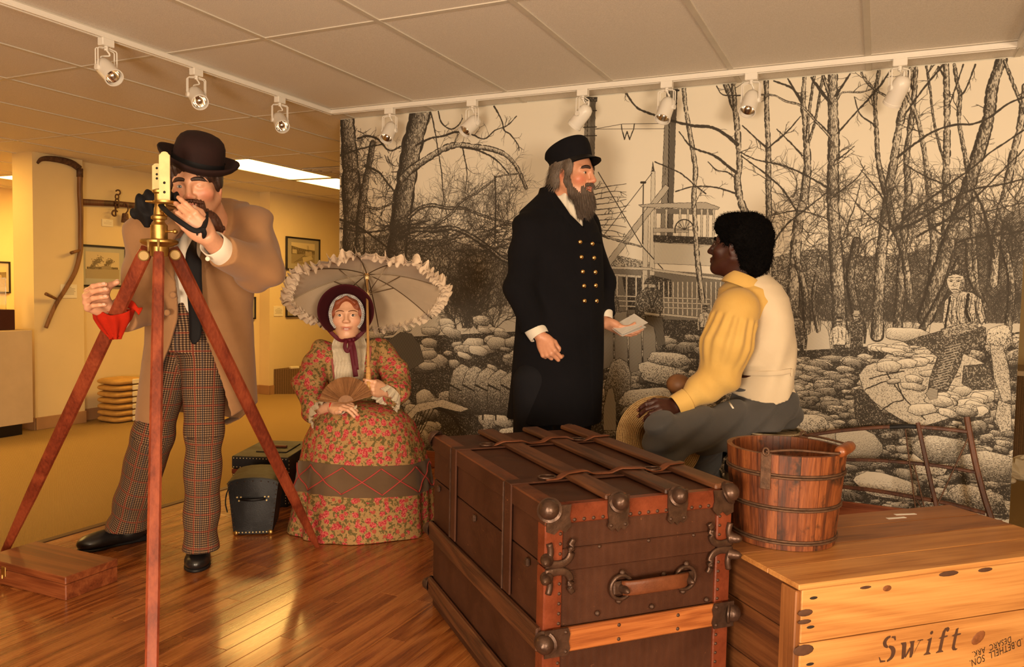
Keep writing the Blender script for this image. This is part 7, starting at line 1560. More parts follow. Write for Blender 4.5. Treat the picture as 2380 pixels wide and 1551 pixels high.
# ------------------------------------------------------------------ man in dark coat and peaked cap
def hit(S, u, v, d0, d1, n=160):
    D = np.linspace(d0, d1, n); p = (CO+ray(u, v)*D[:, None]).astype(F32); e = S.ev(p); k = np.nonzero(e < 0)[0]
    return p[k[0]].astype(float) if len(k) else P(u, v, (d0+d1)/2)
M['navy'] = clothm('navy_black_wool', (0.0030, 0.0028, 0.0042), (0.0052, 0.0048, 0.0068), 500, 0.95, 0.2, sheen=0.0); M['navypants'] = clothm('dark_trouser_wool', (0.006, 0.006, 0.008), (0.010, 0.010, 0.013), 500, 0.9, 0.2, sheen=0.0)
M['greyhair'] = hairm('grey_brown_hair', (0.06, 0.042, 0.032), (0.21, 0.165, 0.13), 0.5); M['greybeard'] = hairm('grey_beard', (0.055, 0.038, 0.028), (0.16, 0.115, 0.085), 0.6, (90, 90, 6)); M['gold'] = metalm('gilt_button', (0.95, 0.60, 0.22), 0.2, 0.1)
cD = 3.72; pC = thing('person', 'bearded man in navy double-breasted coat and peaked cap holding paper', 'person', P(1290, 1000, 3.76)*np.array((1, 1, 0))+tZ*STZ)
hc = P(1331, 406, 3.72); toV = unit(CO-hc); CRp = unit(np.cross(tZ, toV))*1.0; CRp = CRp if CRp@CR > 0 else -CRp; AW = np.cross(tZ, CRp)
ph = math.radians(34); fwC = unit(CRp*math.cos(ph)+toV*np.array((1, 1, 0))*math.sin(ph)+tZ*-0.03); HC = head_frame(hc, fwC, tZ, 1.07)
nkC = P(1298, 478, 3.77); S, Lc = head_sdf(HC, nkC, nose=1.1, jaw=1.05, mouth_open=0.8, neck_r=0.062)
WN = P(1258, 784, 3.61); hN, XN, nN = hand_sdf(WN, P(1281, 832, 3.58)-WN, toV*0.9-CR*0.35, -1, ((0.75, 1.05, 0.5), (0.85, 1.2, 0.6), (0.9, 1.25, 0.6), (0.95, 1.25, 0.6)), ((0.034, 0.045, -0.024), (0.034, 0.075, -0.038), (0.022, 0.096, -0.044)), 1.06, 0.029, P(1232, 745, 3.63), 0.0, 0.036)
WF = P(1406, 752, 3.80); hF, XF, nF = hand_sdf(WF, CR*0.88+toV*0.32-tZ*0.28, -tZ*0.75+toV*0.55, 1, ((0.30, 0.45, 0.3), (0.30, 0.5, 0.3), (0.30, 0.5, 0.3), (0.35, 0.5, 0.3)), ((0.045, 0.040, -0.022), (0.046, 0.064, -0.044), (0.030, 0.086, -0.050)), 1.06, 0.029, P(1402, 700, 3.86), 0.0, 0.035)
bd = Sdf(); shN, shF = P(1232, 534, 3.68), P(1352, 524, 3.93); elN, elF = P(1211, 668, 3.64), P(1392, 655, 3.93)
bd.cone(nkC, P(1295, 720, 3.78), 0.06, 0.11, 0.05).cone(shN, shF, 0.05, 0.05, 0.05).chain([shN, elN, P(1232, 745, 3.63)], [0.052, 0.044, 0.036], 0.02).chain([shF, elF, P(1402, 700, 3.86)], [0.052, 0.044, 0.035], 0.02)
SKc = (0.62, 0.31, 0.19)
bo = sdf_obj('body', [S.mesh(0.0028), hN.mesh(0.003), hF.mesh(0.003), bd.mesh(0.01)], M['skin'], pC, skin_cols(HC, SKc, (0.62, 0.13, 0.08), (0.50, 0.12, 0.09))); add_nails(bo, nN+nF, M['nail'])
for sx in (-1, 1): eye(pC, Lc, HC, sx, (0.05, 0.035, 0.025), look=-0.001); brow(pC, Lc, sx, M['brownhair'], 0.0, 1.35, -0.10)
obj('teeth', MB().box(Lc(0, 0.090, -0.063), (0.026*1.07, 0.008, 0.005), HC[0], 0.002), plain('teeth', (0.72, 0.66, 0.56), 0.3), pC)
def EL(S_, L_, HFx, x, y, z, rx, ry, rz_, k=0.01, kind='+', rot=None): S_.ell(L_(x, y, z), np.array((rx, ry, rz_))*HFx[2], HFx[0] if rot is None else HFx[0]@rot, k, kind)
# hair behind the ear, side locks
Hc = Sdf(); EL(Hc, Lc, HC, 0, -0.020, 0.036, 0.083, 0.098, 0.082, 0); EL(Hc, Lc, HC, 0, -0.082, -0.035, 0.066, 0.042, 0.060, 0.02); EL(Hc, Lc, HC, 0, -0.094, -0.075, 0.060, 0.036, 0.034, 0.02)
for sx in (-1, 1): EL(Hc, Lc, HC, sx*0.070, -0.045, -0.02, 0.020, 0.030, 0.05, 0.02); EL(Hc, Lc, HC, sx*0.078, 0.030, 0.022, 0.012, 0.022, 0.040, 0.015); EL(Hc, Lc, HC, sx*0.086, -0.004, -0.010, 0.020, 0.016, 0.026, 0.008, '-')
EL(Hc, Lc, HC, 0, 0.105, -0.01, 0.070, 0.060, 0.065, 0.01, '-')
cb = Lc(0, -0.016, 0.066); cu_ = unit(Lc(0, -0.30, 1)-Lc(0, 0, 0))
def hw(p, d): return np.maximum(d-0.003*wob(p, 55, 3)-0.002*wob(p, 130, 4), ((p-cb.astype(F32))@cu_.astype(F32))+0.010)
Hc.post = hw; hcm = Hc.mesh(0.0030); sdf_obj('hair', [hcm], M['greyhair'], pC); rts, nms = surf_sample(hcm[0], hcm[1].astype(int), 2600, 9)
kp_ = ((rts-cb)@cu_) < -0.016; strands('hair_strands', (rts-nms*0.001)[kp_], [(np.array((0, 0, -1.0))-fwC*0.45+n_*0.25, n_) for n_ in nms[kp_]], 0.030, 0.0020, M['greyhair'], pC, 7, 0.004, 0.02, 12, 0.003, 0.5)
# beard and moustache
Bc = Sdf()
for sx in (-1, 1):
    Bc.chain([Lc(sx*0.073, 0.016, 0.012), Lc(sx*0.068, 0.022, -0.040), Lc(sx*0.050, 0.042, -0.090), Lc(sx*0.020, 0.070, -0.115)], [0.010, 0.015, 0.020, 0.026], 0.02)
    EL(Bc, Lc, HC, sx*0.016, 0.094, -0.0495, 0.022, 0.012, 0.0085, 0.006, '+', rotm((0, 1, 0), sx*0.25)) if False else EL(Bc, Lc, HC, sx*0.015, 0.096, -0.0475, 0.021, 0.009, 0.0062, 0.006, '+', rotm((0, 1, 0), sx*0.28)); EL(Bc, Lc, HC, sx*0.033, 0.076, -0.070, 0.009, 0.012, 0.020, 0.010)
Bc.chain([Lc(0, 0.080, -0.098), Lc(0, 0.078, -0.135), Lc(0, 0.066, -0.185)], [0.032, 0.036, 0.026], 0.03); Bc.chain([Lc(0, 0.05, -0.12), Lc(0, 0.045, -0.18)], [0.036, 0.032], 0.03)
EL(Bc, Lc, HC, 0, 0.112, -0.069, 0.025, 0.040, 0.015, 0.004, '-')
def bw(p, d): q = (p-HC[1])@HC[0]; a = np.arctan2(q[:, 0], q[:, 1]-0.0); return d-0.0026*np.sin(a*70+q[:, 2]*40+3*wob(p, 40, 6))-0.0012*np.sin(q[:, 1]*300+q[:, 2]*60)
Bc.post = bw; bdm = Bc.mesh(0.0030); sdf_obj('beard', [bdm], M['greybeard'], pC)
rts, nms = surf_sample(bdm[0], bdm[1].astype(int), 2200, 5, lambda c: ((c-HC[1])@HC[0])[:, 2] < -0.085*1.07)
strands('beard_strands', rts-nms*0.002, [(np.array((0, 0, -1.0))+fwC*0.25+n_*0.35, n_) for n_ in nms], 0.026, 0.0014, M['greybeard'], pC, 4, 0.002, 0.15, 7, 0.002)
# cap
cf_ = unit(fwC-cu_*(fwC@cu_)); cl_ = np.cross(cu_, cf_); nt = 56
def cpt(f, l, u_): return cb+cf_*f+cl_*l+cu_*u_
caprow = [(0.108, 0.088, -0.020, 0, 0), (0.111, 0.091, -0.018, 0, 0), (0.110, 0.090, 0.014, 0, 0.06), (0.113, 0.096, 0.036, -0.004, 0.12), (0.114, 0.103, 0.054, -0.010, 0.18), (0.106, 0.098, 0.068, -0.014, 0.20), (0.084, 0.078, 0.077, -0.016, 0.22), (0.05, 0.045, 0.080, -0.016, 0.22), (0.003, 0.003, 0.081, -0.016, 0.22)]
cap = MB().add([cpt(f0+a*math.cos(t), b*math.sin(t), z+k*a*math.cos(t)) for a, b, z, f0, k in caprow for t in [2*math.pi*j/nt for j in range(nt)]], [(i*nt+j, i*nt+(j+1) % nt, (i+1)*nt+(j+1) % nt, (i+1)*nt+j) for i in range(len(caprow)-1) for j in range(nt)])
co_ = obj('peaked_cap', cap, M['navy'], pC, True)
def peak(a, b):
    t = -1.15+2.3*a; r = 1.0+0.42*b*math.cos(t*1.25); return cpt(0.108*math.cos(t)*r, 0.088*math.sin(t)*r, -0.012-0.030*b+0.010*math.cos(t)*0)
pk = MB().grid(lambda a, b: peak(a, b), 28, 8); pk.grid(lambda a, b: peak(a, b)-cu_*0.005, 28, 8); obj('cap_peak', pk, M['blackleather'], co_, True)
# white shirt and collar
Sc = Sdf(); Sc.stack([row(1286, 1334, 456, 3.74, 0.058), row(1272, 1346, 480, 3.75, 0.08), row(1245, 1370, 530, 3.76, 0.12), row(1245, 1372, 560, 3.76, 0.12)], CYAW, 0); Sc.cone(P(1318, 440, 3.74), P(1340, 520, 3.70), 0.05, 0.03, 0.02)
Sc.post = lambda p, d: d-0.004*np.sin(((p-hc)@CR)*150+4*wob(p, 20)); sdf_obj('shirt', [Sc.mesh(0.005)], M['shirt'], pC)
cuff('shirt_cuff', P(1254, 782, 3.61), P(1236, 752, 3.63), 0.046, 0.050, M['shirt'], pC); cuff('shirt_cuff', P(1404, 744, 3.81), P(1402, 708, 3.85), 0.043, 0.046, M['shirt'], pC)
# coat
Cc = Sdf(); Cc.stack([row(1254, 1312, 438, 3.79, 0.078), row(1250, 1322, 452, 3.79, 0.088), row(1236, 1338, 466, 3.79, 0.105), row(1208, 1368, 492, 3.78, 0.14), row(1198, 1386, 525, 3.78, 0.165), row(1196, 1398, 575, 3.78, 0.175), row(1198, 1401, 640, 3.78, 0.170), row(1202, 1400, 700, 3.78, 0.165), row(1196, 1400, 780, 3.78, 0.175), row(1186, 1400, 880, 3.78, 0.195), row(1176, 1398, 975, 3.78, 0.21)], CYAW, 0.0)
aC = Sdf(); aC.cone(shN, elN, 0.088, 0.074, 0.05).cone(elN, P(1240, 768, 3.625), 0.074, 0.064, 0.03).cone(shF, elF, 0.085, 0.075, 0.03).cone(elF, P(1404, 735, 3.83), 0.075, 0.060, 0.03)
Cc.lo = np.minimum(Cc.lo, aC.lo); Cc.hi = np.maximum(Cc.hi, aC.hi)
qN = (P(1238, 766, 3.625).astype(F32), unit(P(1238, 766, 3.625)-P(1206, 690, 3.64)).astype(F32)); qF = (P(1404, 730, 3.83).astype(F32), unit(P(1404, 730, 3.83)-P(1394, 665, 3.92)).astype(F32))
vE = [cs(u, v, 3.66) for u, v in ((1300, 440), (1322, 470), (1342, 505), (1357, 532))]; refC = hc
def csC(u, v, D): q = P(u, v, D)-refC; return q@CR, P(u, v, D)[2]
e1z, e1s = prep([csC(u, v, 3.66) for u, v in ((1284, 436), (1300, 460), (1325, 500), (1356, 530), (1356, 545))]); e2z, e2s = prep([csC(u, v, 3.64) for u, v in ((1340, 436), (1352, 470), (1356, 500), (1358, 530), (1356, 545))])
l1z, l1s = prep([csC(u, v, 3.66) for u, v in ((1268, 440), (1290, 490), (1318, 520), (1330, 535), (1345, 560))])
zV = P(1356, 534, 3.6)[2]
def ccpost(p, d):
    s = (p-refC)@CR; z = p[:, 2]; f = (p-refC)@AW
    d = d-0.004*wob(p, 10, 2)-0.010*np.sin(s*30+2*wob(p, 4, 4))*np.clip((1.0-z)*1.5, 0, 1)
    a = np.interp(z, e1z, e1s); b = np.interp(z, e2z, e2s); lp = np.interp(z, l1z, l1s)
    d = d-0.008*np.clip(np.minimum(s-lp, 0.2)/0.006, 0, 1)*(z > zV-0.05)*(f < 0.05)
    front = np.interp(z, [0.6, 1.5], [0.11, 0.08]); lapline = np.abs(s-front); d = d-0.004*np.clip((s-front)/0.004, 0, 1)*(z < zV)*(f < 0.1)
    op = np.maximum(np.maximum(np.maximum(a-s, s-b), f-0.02), zV-z); d = np.maximum(d, -op)
    e = aC.ev(p); e = e-0.006*np.sin(z*30+s*24+5*wob(p, 7, 1))-0.004*wob(p, 18, 7)
    for c, n in (qN, qF): q = p-c; k = (q*q).sum(1) < 0.016; e = np.where(k, np.maximum(e, q@n), e)
    return smin(d, e, 0.045)
Cc.post = ccpost; cco = sdf_obj('coat', [Cc.mesh(0.0055)], M['navy'], pC)
for u, v in ((1348, 563), (1376, 567), (1351, 598), (1380, 600), (1354, 632), (1383, 633), (1357, 665), (1384, 664), (1358, 700), (1386, 700)):
    p = hit(Cc, u, v, 3.3, 3.9); n_ = unit(unit(CO-p)+CR*0.35); a_, b_, c__ = frame(n_); obj('button', MB().lathe([(0.0105, -0.004), (0.0115, 0.001), (0.009, 0.006), (0.0045, 0.0085), (0.0003, 0.009)], 16, p, np.array([a_, b_, c__]).T, False), M['gold'], cco, True)
# trousers, shoes
base_ = np.array(pC.location); g1, g2 = P(1240, 960, 3.70), P(1330, 960, 3.86); f1 = np.array((g1[0], g1[1], STZ+0.06)); f2 = np.array((g2[0], g2[1], STZ+0.06))
Tc = Sdf(); Tc.chain([g1+tZ*0.15, f1], [0.10, 0.085], 0); Tc.chain([g2+tZ*0.15, f2], [0.10, 0.085], 0.01); Tc.post = lambda p, d: np.maximum(d-0.004*wob(p, 16, 3), STZ+0.03-p[:, 2]); sdf_obj('trousers', [Tc.mesh(0.008)], M['navypants'], pC)
for f_ in (f1, f2): q = np.array((f_[0], f_[1], STZ)); shoe(pC, q-fwC*np.array((1, 1, 0))*0.08, q+fwC*np.array((1, 1, 0))*0.20, 0.045, 0.05)
# folded paper in his hand
pp = thing('folded_paper', 'folded white sheet of paper in the capped man\'s hand', 'paper', P(1462, 756, 3.74)); M['paperw'] = plain('white_paper', (0.80, 0.76, 0.70), 0.8, var=0.02)
def sheet(c4, dz): return MB().add([P(u, v, d)+tZ*dz for u, v, d in c4]+[P(u, v, d)+tZ*(dz-0.0012) for u, v, d in c4], [(0, 1, 2, 3), (7, 6, 5, 4), (0, 4, 5, 1), (1, 5, 6, 2), (2, 6, 7, 3), (3, 7, 4, 0)])
obj('sheet', sheet(((1421, 761, 3.78), (1474, 731, 3.86), (1506, 752, 3.74), (1446, 779, 3.66)), 0.004), M['paperw'], pp); obj('sheet', sheet(((1421, 762, 3.78), (1470, 738, 3.86), (1502, 759, 3.745), (1446, 780, 3.66)), -0.003), M['paperw'], pp)
# ------------------------------------------------------------------ seated lady with parasol and fan
def mk_floral(name, base=(0.40, 0.25, 0.10)):
    g = G(name, 0.85, spec=0.15); c = g.co(); w = g.n('VectorMath', props={'operation': 'ADD'}, i0=c, i1=g.n('VectorMath', props={'operation': 'SCALE'}, i0=g.noise(c, 30, 2, out=1), Scale=0.018))
    d = g.vor(w, 29); cell = g.n('TexVoronoi', 'Color', {'feature': 'F1'}, Vector=w, Scale=29); pet = g.noise(c, 130, 3, 0.6)
    rose = g.math('LESS_THAN', g.math('ADD', d, g.math('MULTIPLY', pet, 0.34)), 0.56); d2 = g.vor(g.co(loc=(0.31, 0.17, 0.43)), 27); bud = g.math('LESS_THAN', g.math('ADD', d2, g.math('MULTIPLY', pet, 0.30)), 0.40)
    lf = g.noise(g.co(scale=(1, 1, 1)), 62, 3, 0.6); leaf = g.math('GREATER_THAN', lf, 0.535); tw_ = g.math('GREATER_THAN', g.noise(g.co(loc=(3, 1, 2)), 85, 3, 0.6), 0.60)
    col = g.mix(tw_, base, (0.26, 0.14, 0.055)); col = g.mix(leaf, col, (0.125, 0.095, 0.032)); col = g.mix(bud, col, (0.36, 0.075, 0.045))
    pr = g.ramp(g.noise(c, 170, 2), [(0.38, (0.30, 0.022, 0.030)), (0.50, (0.46, 0.055, 0.060)), (0.62, (0.56, 0.16, 0.12))]); col = g.mix(rose, col, pr)
    g.set(color=col, normal=g.bump(g.noise(g.co(scale=(1, 1, 0.5)), 12, 3, 0.5, 0.6), 0.35, 0.01)); return g.m
M['floral'] = mk_floral('floral_calico', (0.36, 0.215, 0.085)); M['maroon'] = clothm('maroon_velvet', (0.034, 0.0025, 0.005), (0.052, 0.005, 0.008), 500, 0.9, 0.1, sheen=0.0); M['ribbon'] = clothm('maroon_ribbon', (0.075, 0.005, 0.012), (0.11, 0.010, 0.020), 500, 0.55, 0.2, sheen=0.0)
M['lace'] = clothm('cream_lace', (0.50, 0.42, 0.30), (0.66, 0.57, 0.43), 260, 0.9, 0.6); M['crochet'] = plain('white_crochet', (0.62, 0.60, 0.57), 0.9, bump=(300, 0.5)); M['auburn'] = hairm('auburn_hair', (0.17, 0.035, 0.010), (0.32, 0.075, 0.022), 0.4, (50, 50, 8))
M['olivecloth'] = clothm('brown_band_cloth', (0.105, 0.060, 0.030), (0.14, 0.085, 0.045), 500, 0.85, 0.2); M['redbraid'] = plain('red_braid', (0.36, 0.045, 0.035), 0.8); M['pinkpipe'] = plain('rose_piping', (0.30, 0.07, 0.055), 0.8); M['parasol'] = clothm('cream_parasol_silk', (0.50, 0.38, 0.25), (0.60, 0.47, 0.32), 500, 0.7, 0.25, 0.6); M['stick'] = wood('honey_stick', (0.38, 0.18, 0.045), (0.52, 0.28, 0.085), (0.62, 0.36, 0.13), 'Z', 0.4, 0.2, 3); M['fanwood'] = wood('brown_fan_wood', (0.17, 0.075, 0.028), (0.25, 0.115, 0.045), (0.33, 0.16, 0.065), 'Z', 0.5, 0.1, 3); M['steel'] = metalm('rib_steel', (0.30, 0.22, 0.14), 0.4)
pL = thing('person', 'seated woman in floral dress and maroon bonnet with fan', 'person', P(840, 1200, 3.66)*np.array((1, 1, 0))+tZ*STZ)
hl0 = P(808, 733, 3.73); toV = unit(CO-hl0); fwL = unit(rz(math.radians(-4))@toV*np.array((1, 1, 0))+tZ*0.02); HL = head_frame(hl0, fwL, tZ-CR*0.02, 0.97)
nkL = P(812, 812, 3.77); S, Ll = head_sdf(HL, nkL, fem=True, nose=0.82, jaw=1.0, neck_r=0.048)
wr1 = P(772, 946, 3.50); ha1, _, nl1 = hand_sdf(wr1, P(815, 941, 3.44)-wr1, tZ*0.85+toV*0.5, 1, ((0.35, 0.6, 0.3), (0.4, 0.7, 0.3), (0.45, 0.7, 0.3), (0.5, 0.7, 0.3)), ((0.034, 0.040, -0.012), (0.044, 0.064, -0.010), (0.046, 0.090, -0.010)), 0.90, 0.024, P(735, 952, 3.56), 0.0, 0.029)
stk0, stk1 = P(857, 905, 3.46), P(853, 642, 3.70); sdir = unit(stk1-stk0)
wr2 = P(893, 908, 3.53); ha2, _, nl2 = hand_sdf(wr2, P(868, 902, 3.47)-wr2-CF*0.0, toV*0.75+CR*0.5, 1, ((0.95, 1.0, 0.6), (1.0, 1.05, 0.6), (1.05, 1.1, 0.6), (1.1, 1.1, 0.6)), ((0.034, 0.045, -0.020), (0.030, 0.075, -0.040), (0.014, 0.090, -0.050)), 0.88, 0.024, P(925, 918, 3.58), 0.0, 0.029)
sa, sb = P(748, 822, 3.74), P(880, 816, 3.76); ea, eb = P(722, 935, 3.62), P(932, 905, 3.64)
bd = Sdf(); bd.cone(nkL, P(822, 900, 3.77), 0.05, 0.085, 0.04).cone(sa, sb, 0.028, 0.028, 0.03).chain([sa, ea, P(735, 952, 3.56)], [0.045, 0.036, 0.029], 0.02).chain([sb, eb, P(925, 918, 3.58)], [0.045, 0.036, 0.029], 0.02)
SKl = (0.66, 0.38, 0.24); bo = sdf_obj('body', [S.mesh(0.0026), ha1.mesh(0.0028), ha2.mesh(0.0028), bd.mesh(0.01)], M['skin'], pL, skin_cols(HL, SKl, (0.66, 0.30, 0.19), (0.36, 0.075, 0.055), lw_=1.15)); add_nails(bo, nl1+nl2, M['nail'])
M['browl'] = plain('light_brown_brow', (0.16, 0.06, 0.025), 0.8)
for sx in (-1, 1): eye(pL, Ll, HL, sx, (0.022, 0.012, 0.006), open_=1.15, lid=(0.34, 0.17, 0.10)); brow(pL, Ll, sx, M['browl'], -0.003, 0.42, -0.05)
obj('teeth', MB().box(Ll(0, 0.0950, -0.0650), (0.020, 0.004, 0.0028), HL[0], 0.001), plain('lady_teeth', (0.75, 0.68, 0.58), 0.3), pL)
Ha = Sdf(); EL(Ha, Ll, HL, 0, -0.012, 0.036, 0.080, 0.101, 0.086, 0)
for sx in (-1, 1): Ha.chain([Ll(sx*0.004, 0.082, 0.086), Ll(sx*0.038, 0.074, 0.060), Ll(sx*0.064, 0.046, 0.010), Ll(sx*0.070, 0.028, -0.040)], [0.006, 0.011, 0.014, 0.009], 0.015)
EL(Ha, Ll, HL, 0, 0.115, 0.005, 0.052, 0.060, 0.078, 0.008, '-', None); EL(Ha, Ll, HL, 0, 0.10, -0.075, 0.060, 0.06, 0.05, 0.01, '-')
Ha.post = lambda p, d: d-0.0016*np.sin(np.arctan2((p-HL[1])@HL[0][:, 2], (p-HL[1])@HL[0][:, 0])*3+((p-HL[1])@HL[0][:, 1])*260+3*wob(p, 40)); sdf_obj('hair', [Ha.mesh(0.003)], M['auburn'], pL)
# bonnet: flared brim, crown, crochet edging, ties
nt = 72
def bring(rx, ry, dy, oz=0.0, ox=0.0): return lambda t: Ll(ox+rx*math.cos(t), dy, oz+ry*math.sin(t)*(1.0 if math.sin(t) > 0 else 0.98))
prs = [(0.082, 0.088, 0.030, 0.010), (0.092, 0.096, 0.052, 0.012), (0.108, 0.108, 0.085, 0.016), (0.124, 0.120, 0.112, 0.020), (0.132, 0.126, 0.124, 0.022), (0.134, 0.128, 0.122, 0.022), (0.126, 0.123, 0.104, 0.020), (0.110, 0.112, 0.070, 0.016), (0.094, 0.100, 0.030, 0.012), (0.092, 0.100, -0.03, 0.018), (0.086, 0.094, -0.075, 0.022), (0.062, 0.068, -0.105, 0.026), (0.02, 0.022, -0.118, 0.028)]
gap = 0.62                                                     # opening under the chin
def bt(j): return -math.pi/2+gap+(2*math.pi-2*gap)*j/(nt-1)
rows_ = [[bring(rx, ry, dy, oz)(bt(j)) for j in range(nt)] for rx, ry, dy, oz in prs]
bn = obj('bonnet', MB().add([p for r in rows_ for p in r], [(i*nt+j, i*nt+j+1, (i+1)*nt+j+1, (i+1)*nt+j) for i in range(len(prs)-1) for j in range(nt-1)]), M['maroon'], pL, True)
for k, (rx, ry, dy) in enumerate(((0.074, 0.086, 0.062), (0.083, 0.095, 0.060))):
    mb = MB(); m_ = 260; mb.tube([bring(rx+0.0035*math.cos(j*1.5), ry+0.0035*math.cos(j*1.5), dy+0.004*math.sin(j*1.5), 0.006)(-math.pi/2+0.75+(2*math.pi-1.5)*j/(m_-1)) for j in range(m_)], 0.0019, 6); obj('crochet_edge', mb, M['crochet'], bn, True)
for j in range(52):
    t = -math.pi/2+0.8+(2*math.pi-1.6)*j/51; obj('crochet_loop', MB().tube([bring(0.071, 0.083, 0.066, 0.006)(t), bring(0.079, 0.091, 0.070, 0.006)(t+0.03), bring(0.086, 0.098, 0.062, 0.006)(t)], 0.0018, 6), M['crochet'], bn, True)
def rib(name, pts, w, par, mat, th=0.0016, upv_=None): q = catmull(pts, 6); obj(name, MB().tube(q, [(w, th)]*len(q), 8, up=tuple(upv_ if upv_ is not None else -CF), sq=0.7), mat, par, True)
for sx in (-1, 1): rib('bonnet_tie', [Ll(sx*0.092, 0.060, -0.062), Ll(sx*0.066, 0.060, -0.092), Ll(sx*0.034, 0.068, -0.118), P(811, 792, 3.635)], 0.010, bn, M['ribbon'])
rib('bow_loop', [P(812, 790, 3.63), P(803, 797, 3.615), P(802, 810, 3.61), P(808, 817, 3.61), P(813, 806, 3.61), P(813, 792, 3.62)], 0.009, bn, M['ribbon']); rib('bow_loop', [P(813, 790, 3.63), P(821, 789, 3.615), P(826, 786, 3.63)], 0.008, bn, M['ribbon'])
obj('bow_knot', MB().ball(P(812, 791, 3.618), (0.012, 0.008, 0.010)), M['ribbon'], bn, True); rib('ribbon_tail', [P(814, 793, 3.615), P(819, 825, 3.605), P(823, 850, 3.60), P(827, 876, 3.60)], 0.012, bn, M['ribbon']); rib('ribbon_tail', [P(819, 793, 3.618), P(825, 820, 3.60), P(830, 860, 3.60)], 0.009, bn, M['ribbon'])
# bodice and sleeves
Bo = Sdf(); Bo.stack([row(772, 850, 800, 3.78, 0.072), row(745, 882, 812, 3.78, 0.09), row(740, 892, 832, 3.78, 0.105), row(752, 890, 862, 3.78, 0.115), row(764, 884, 900, 3.78, 0.105), row(768, 884, 950, 3.78, 0.105)], CYAW, 0)
aL = Sdf(); aL.cone(sa, P(718, 890, 3.66), 0.062, 0.066, 0.03).cone(P(716, 890, 3.66), P(735, 948, 3.575), 0.068, 0.070, 0.03).cone(sb, P(920, 872, 3.68), 0.060, 0.062, 0.03).cone(P(922, 872, 3.68), P(918, 915, 3.585), 0.064, 0.066, 0.03)
Bo.lo = np.minimum(Bo.lo, aL.lo); Bo.hi = np.maximum(Bo.hi, aL.hi); k1_ = (P(752, 953, 3.545).astype(F32), unit(P(752, 953, 3.545)-P(714, 925, 3.63)).astype(F32)); k2_ = (P(906, 914, 3.56).astype(F32), unit(P(906, 914, 3.56)-P(935, 892, 3.64)).astype(F32))
def bopost(p, d):
    z = p[:, 2]; s = (p-hl0)@CR; d = d-0.004*wob(p, 16, 2); e = aL.ev(p)-0.007*np.sin(z*46+s*30+4*wob(p, 8, 1))-0.005*wob(p, 22, 7)
    for c, n in (k1_, k2_): q = p-c; k = (q*q).sum(1) < 0.02; e = np.where(k, np.maximum(e, q@n), e)
    return smin(d, e, 0.03)
Bo.post = bopost; boo = sdf_obj('bodice', [Bo.mesh(0.005)], M['floral'], pL)
# lace yoke with ruffles
def yoke(a, b):
    u = 768+(858-768)*a; v = 778+(890-778)*b; w = 1-0.25*b; u = 813+(u-813)*w*(0.95 if b > 0.2 else 0.70+1.25*b); p = hit(Bo, u, max(v, 803), 3.4, 3.9, 90); back = max(0.0, 803-v)*0.0012
    p = P(u, v, (CM@(p-CO))[2]+back); rf = 0.004*math.sin(a*60+3*math.sin(b*9))*(0.4+0.6*math.sin(b*14)**2)+0.006*(1 if (b*3.2) % 1.0 > 0.78 else 0); return p-CF*(0.011+rf)
yk = obj('lace_yoke', MB().grid(yoke, 46, 34), M['lace'], pL, True)
for uu in ((766, 795, 772, 840, 778, 880), (862, 795, 858, 840, 850, 885)): rib('piping', [hit(Bo, uu[2*i], max(805, uu[2*i+1]), 3.4, 3.95)-CF*0.003 for i in range(3)], 0.006, boo, M['pinkpipe'])
# lace sleeve frills
def frill(name, c, ax_, r, L, par, n=120, rr_=0.010, rings=7, squash=1.0):
    q, u, d = frame(ax_)
    def fn(a, b): t = 2*math.pi*a; r_ = r*(1+0.28*b)+rr_*b*math.sin(t*17+0.6*math.sin(3*t))+0.004*b*math.sin(31*t); return c+q*r_*math.cos(t)+u*r_*math.sin(t)*squash+d*(L*b+0.006*b*math.sin(5*t))
    return obj(name, MB().grid(fn, n, rings, True), M['lace'], par, True)
frill('lace_frill', P(744, 953, 3.56), P(764, 962, 3.52)-P(735, 950, 3.585)-tZ*0.03, 0.060, 0.055, pL); frill('lace_frill', P(908, 914, 3.565), P(898, 922, 3.545)-P(925, 900, 3.60)-tZ*0.02, 0.056, 0.05, pL)
# skirt
SKR = [(935, 812, 852, 3.60, 0.05), (941, 775, 905, 3.60, 0.13), (955, 752, 938, 3.60, 0.175), (980, 728, 962, 3.62, 0.215), (1020, 708, 980, 3.63, 0.245), (1070, 698, 993, 3.64, 0.262), (1120, 690, 1000, 3.65, 0.270), (1170, 682, 1002, 3.66, 0.272), (1215, 672, 1004, 3.66, 0.272), (1240, 668, 1004, 3.67, 0.270)]
SRW = sorted([row(u0, u1, v, D, rb) for v, u0, u1, D, rb in SKR]); SZ = np.array([r[0] for r in SRW]); SA = np.array([r[1:] for r in SRW]); SRW_top = SZ[-1]
def skirt_pt(t, z, off=0.0):
    cx, cy, ra, rb = [np.interp(z, SZ, SA[:, i]) for i in range(4)]; h = (SRW_top-z)/(SRW_top-STZ)
    if z < SZ[0]: pass
    f = 1+(0.020*math.sin(7*t+1.0+2*math.sin(t*2))+0.022*math.sin(13*t+3*math.sin(3*t)))*min(1, h*1.3)+0.05*max(0, h-0.86)*3*math.sin(9*t+0.5)*0.5
    return np.array((cx, cy, z))+CR*(ra*f+off)*math.cos(t)+CF*(rb*f+off)*math.sin(t)
nth, nz = 180, 60
zz_ = [SRW_top-(SRW_top-STZ-0.003)*(i/(nz-1))**1.3 for i in range(nz)]
mb = MB().add([skirt_pt(2*math.pi*j/nth, z) for z in zz_ for j in range(nth)], [(i*nth+j, (i+1)*nth+j, (i+1)*nth+(j+1) % nth, i*nth+(j+1) % nth) for i in range(nz-1) for j in range(nth)]+[tuple(range(nth))])
sk = obj('skirt', mb, M['floral'], pL, True)
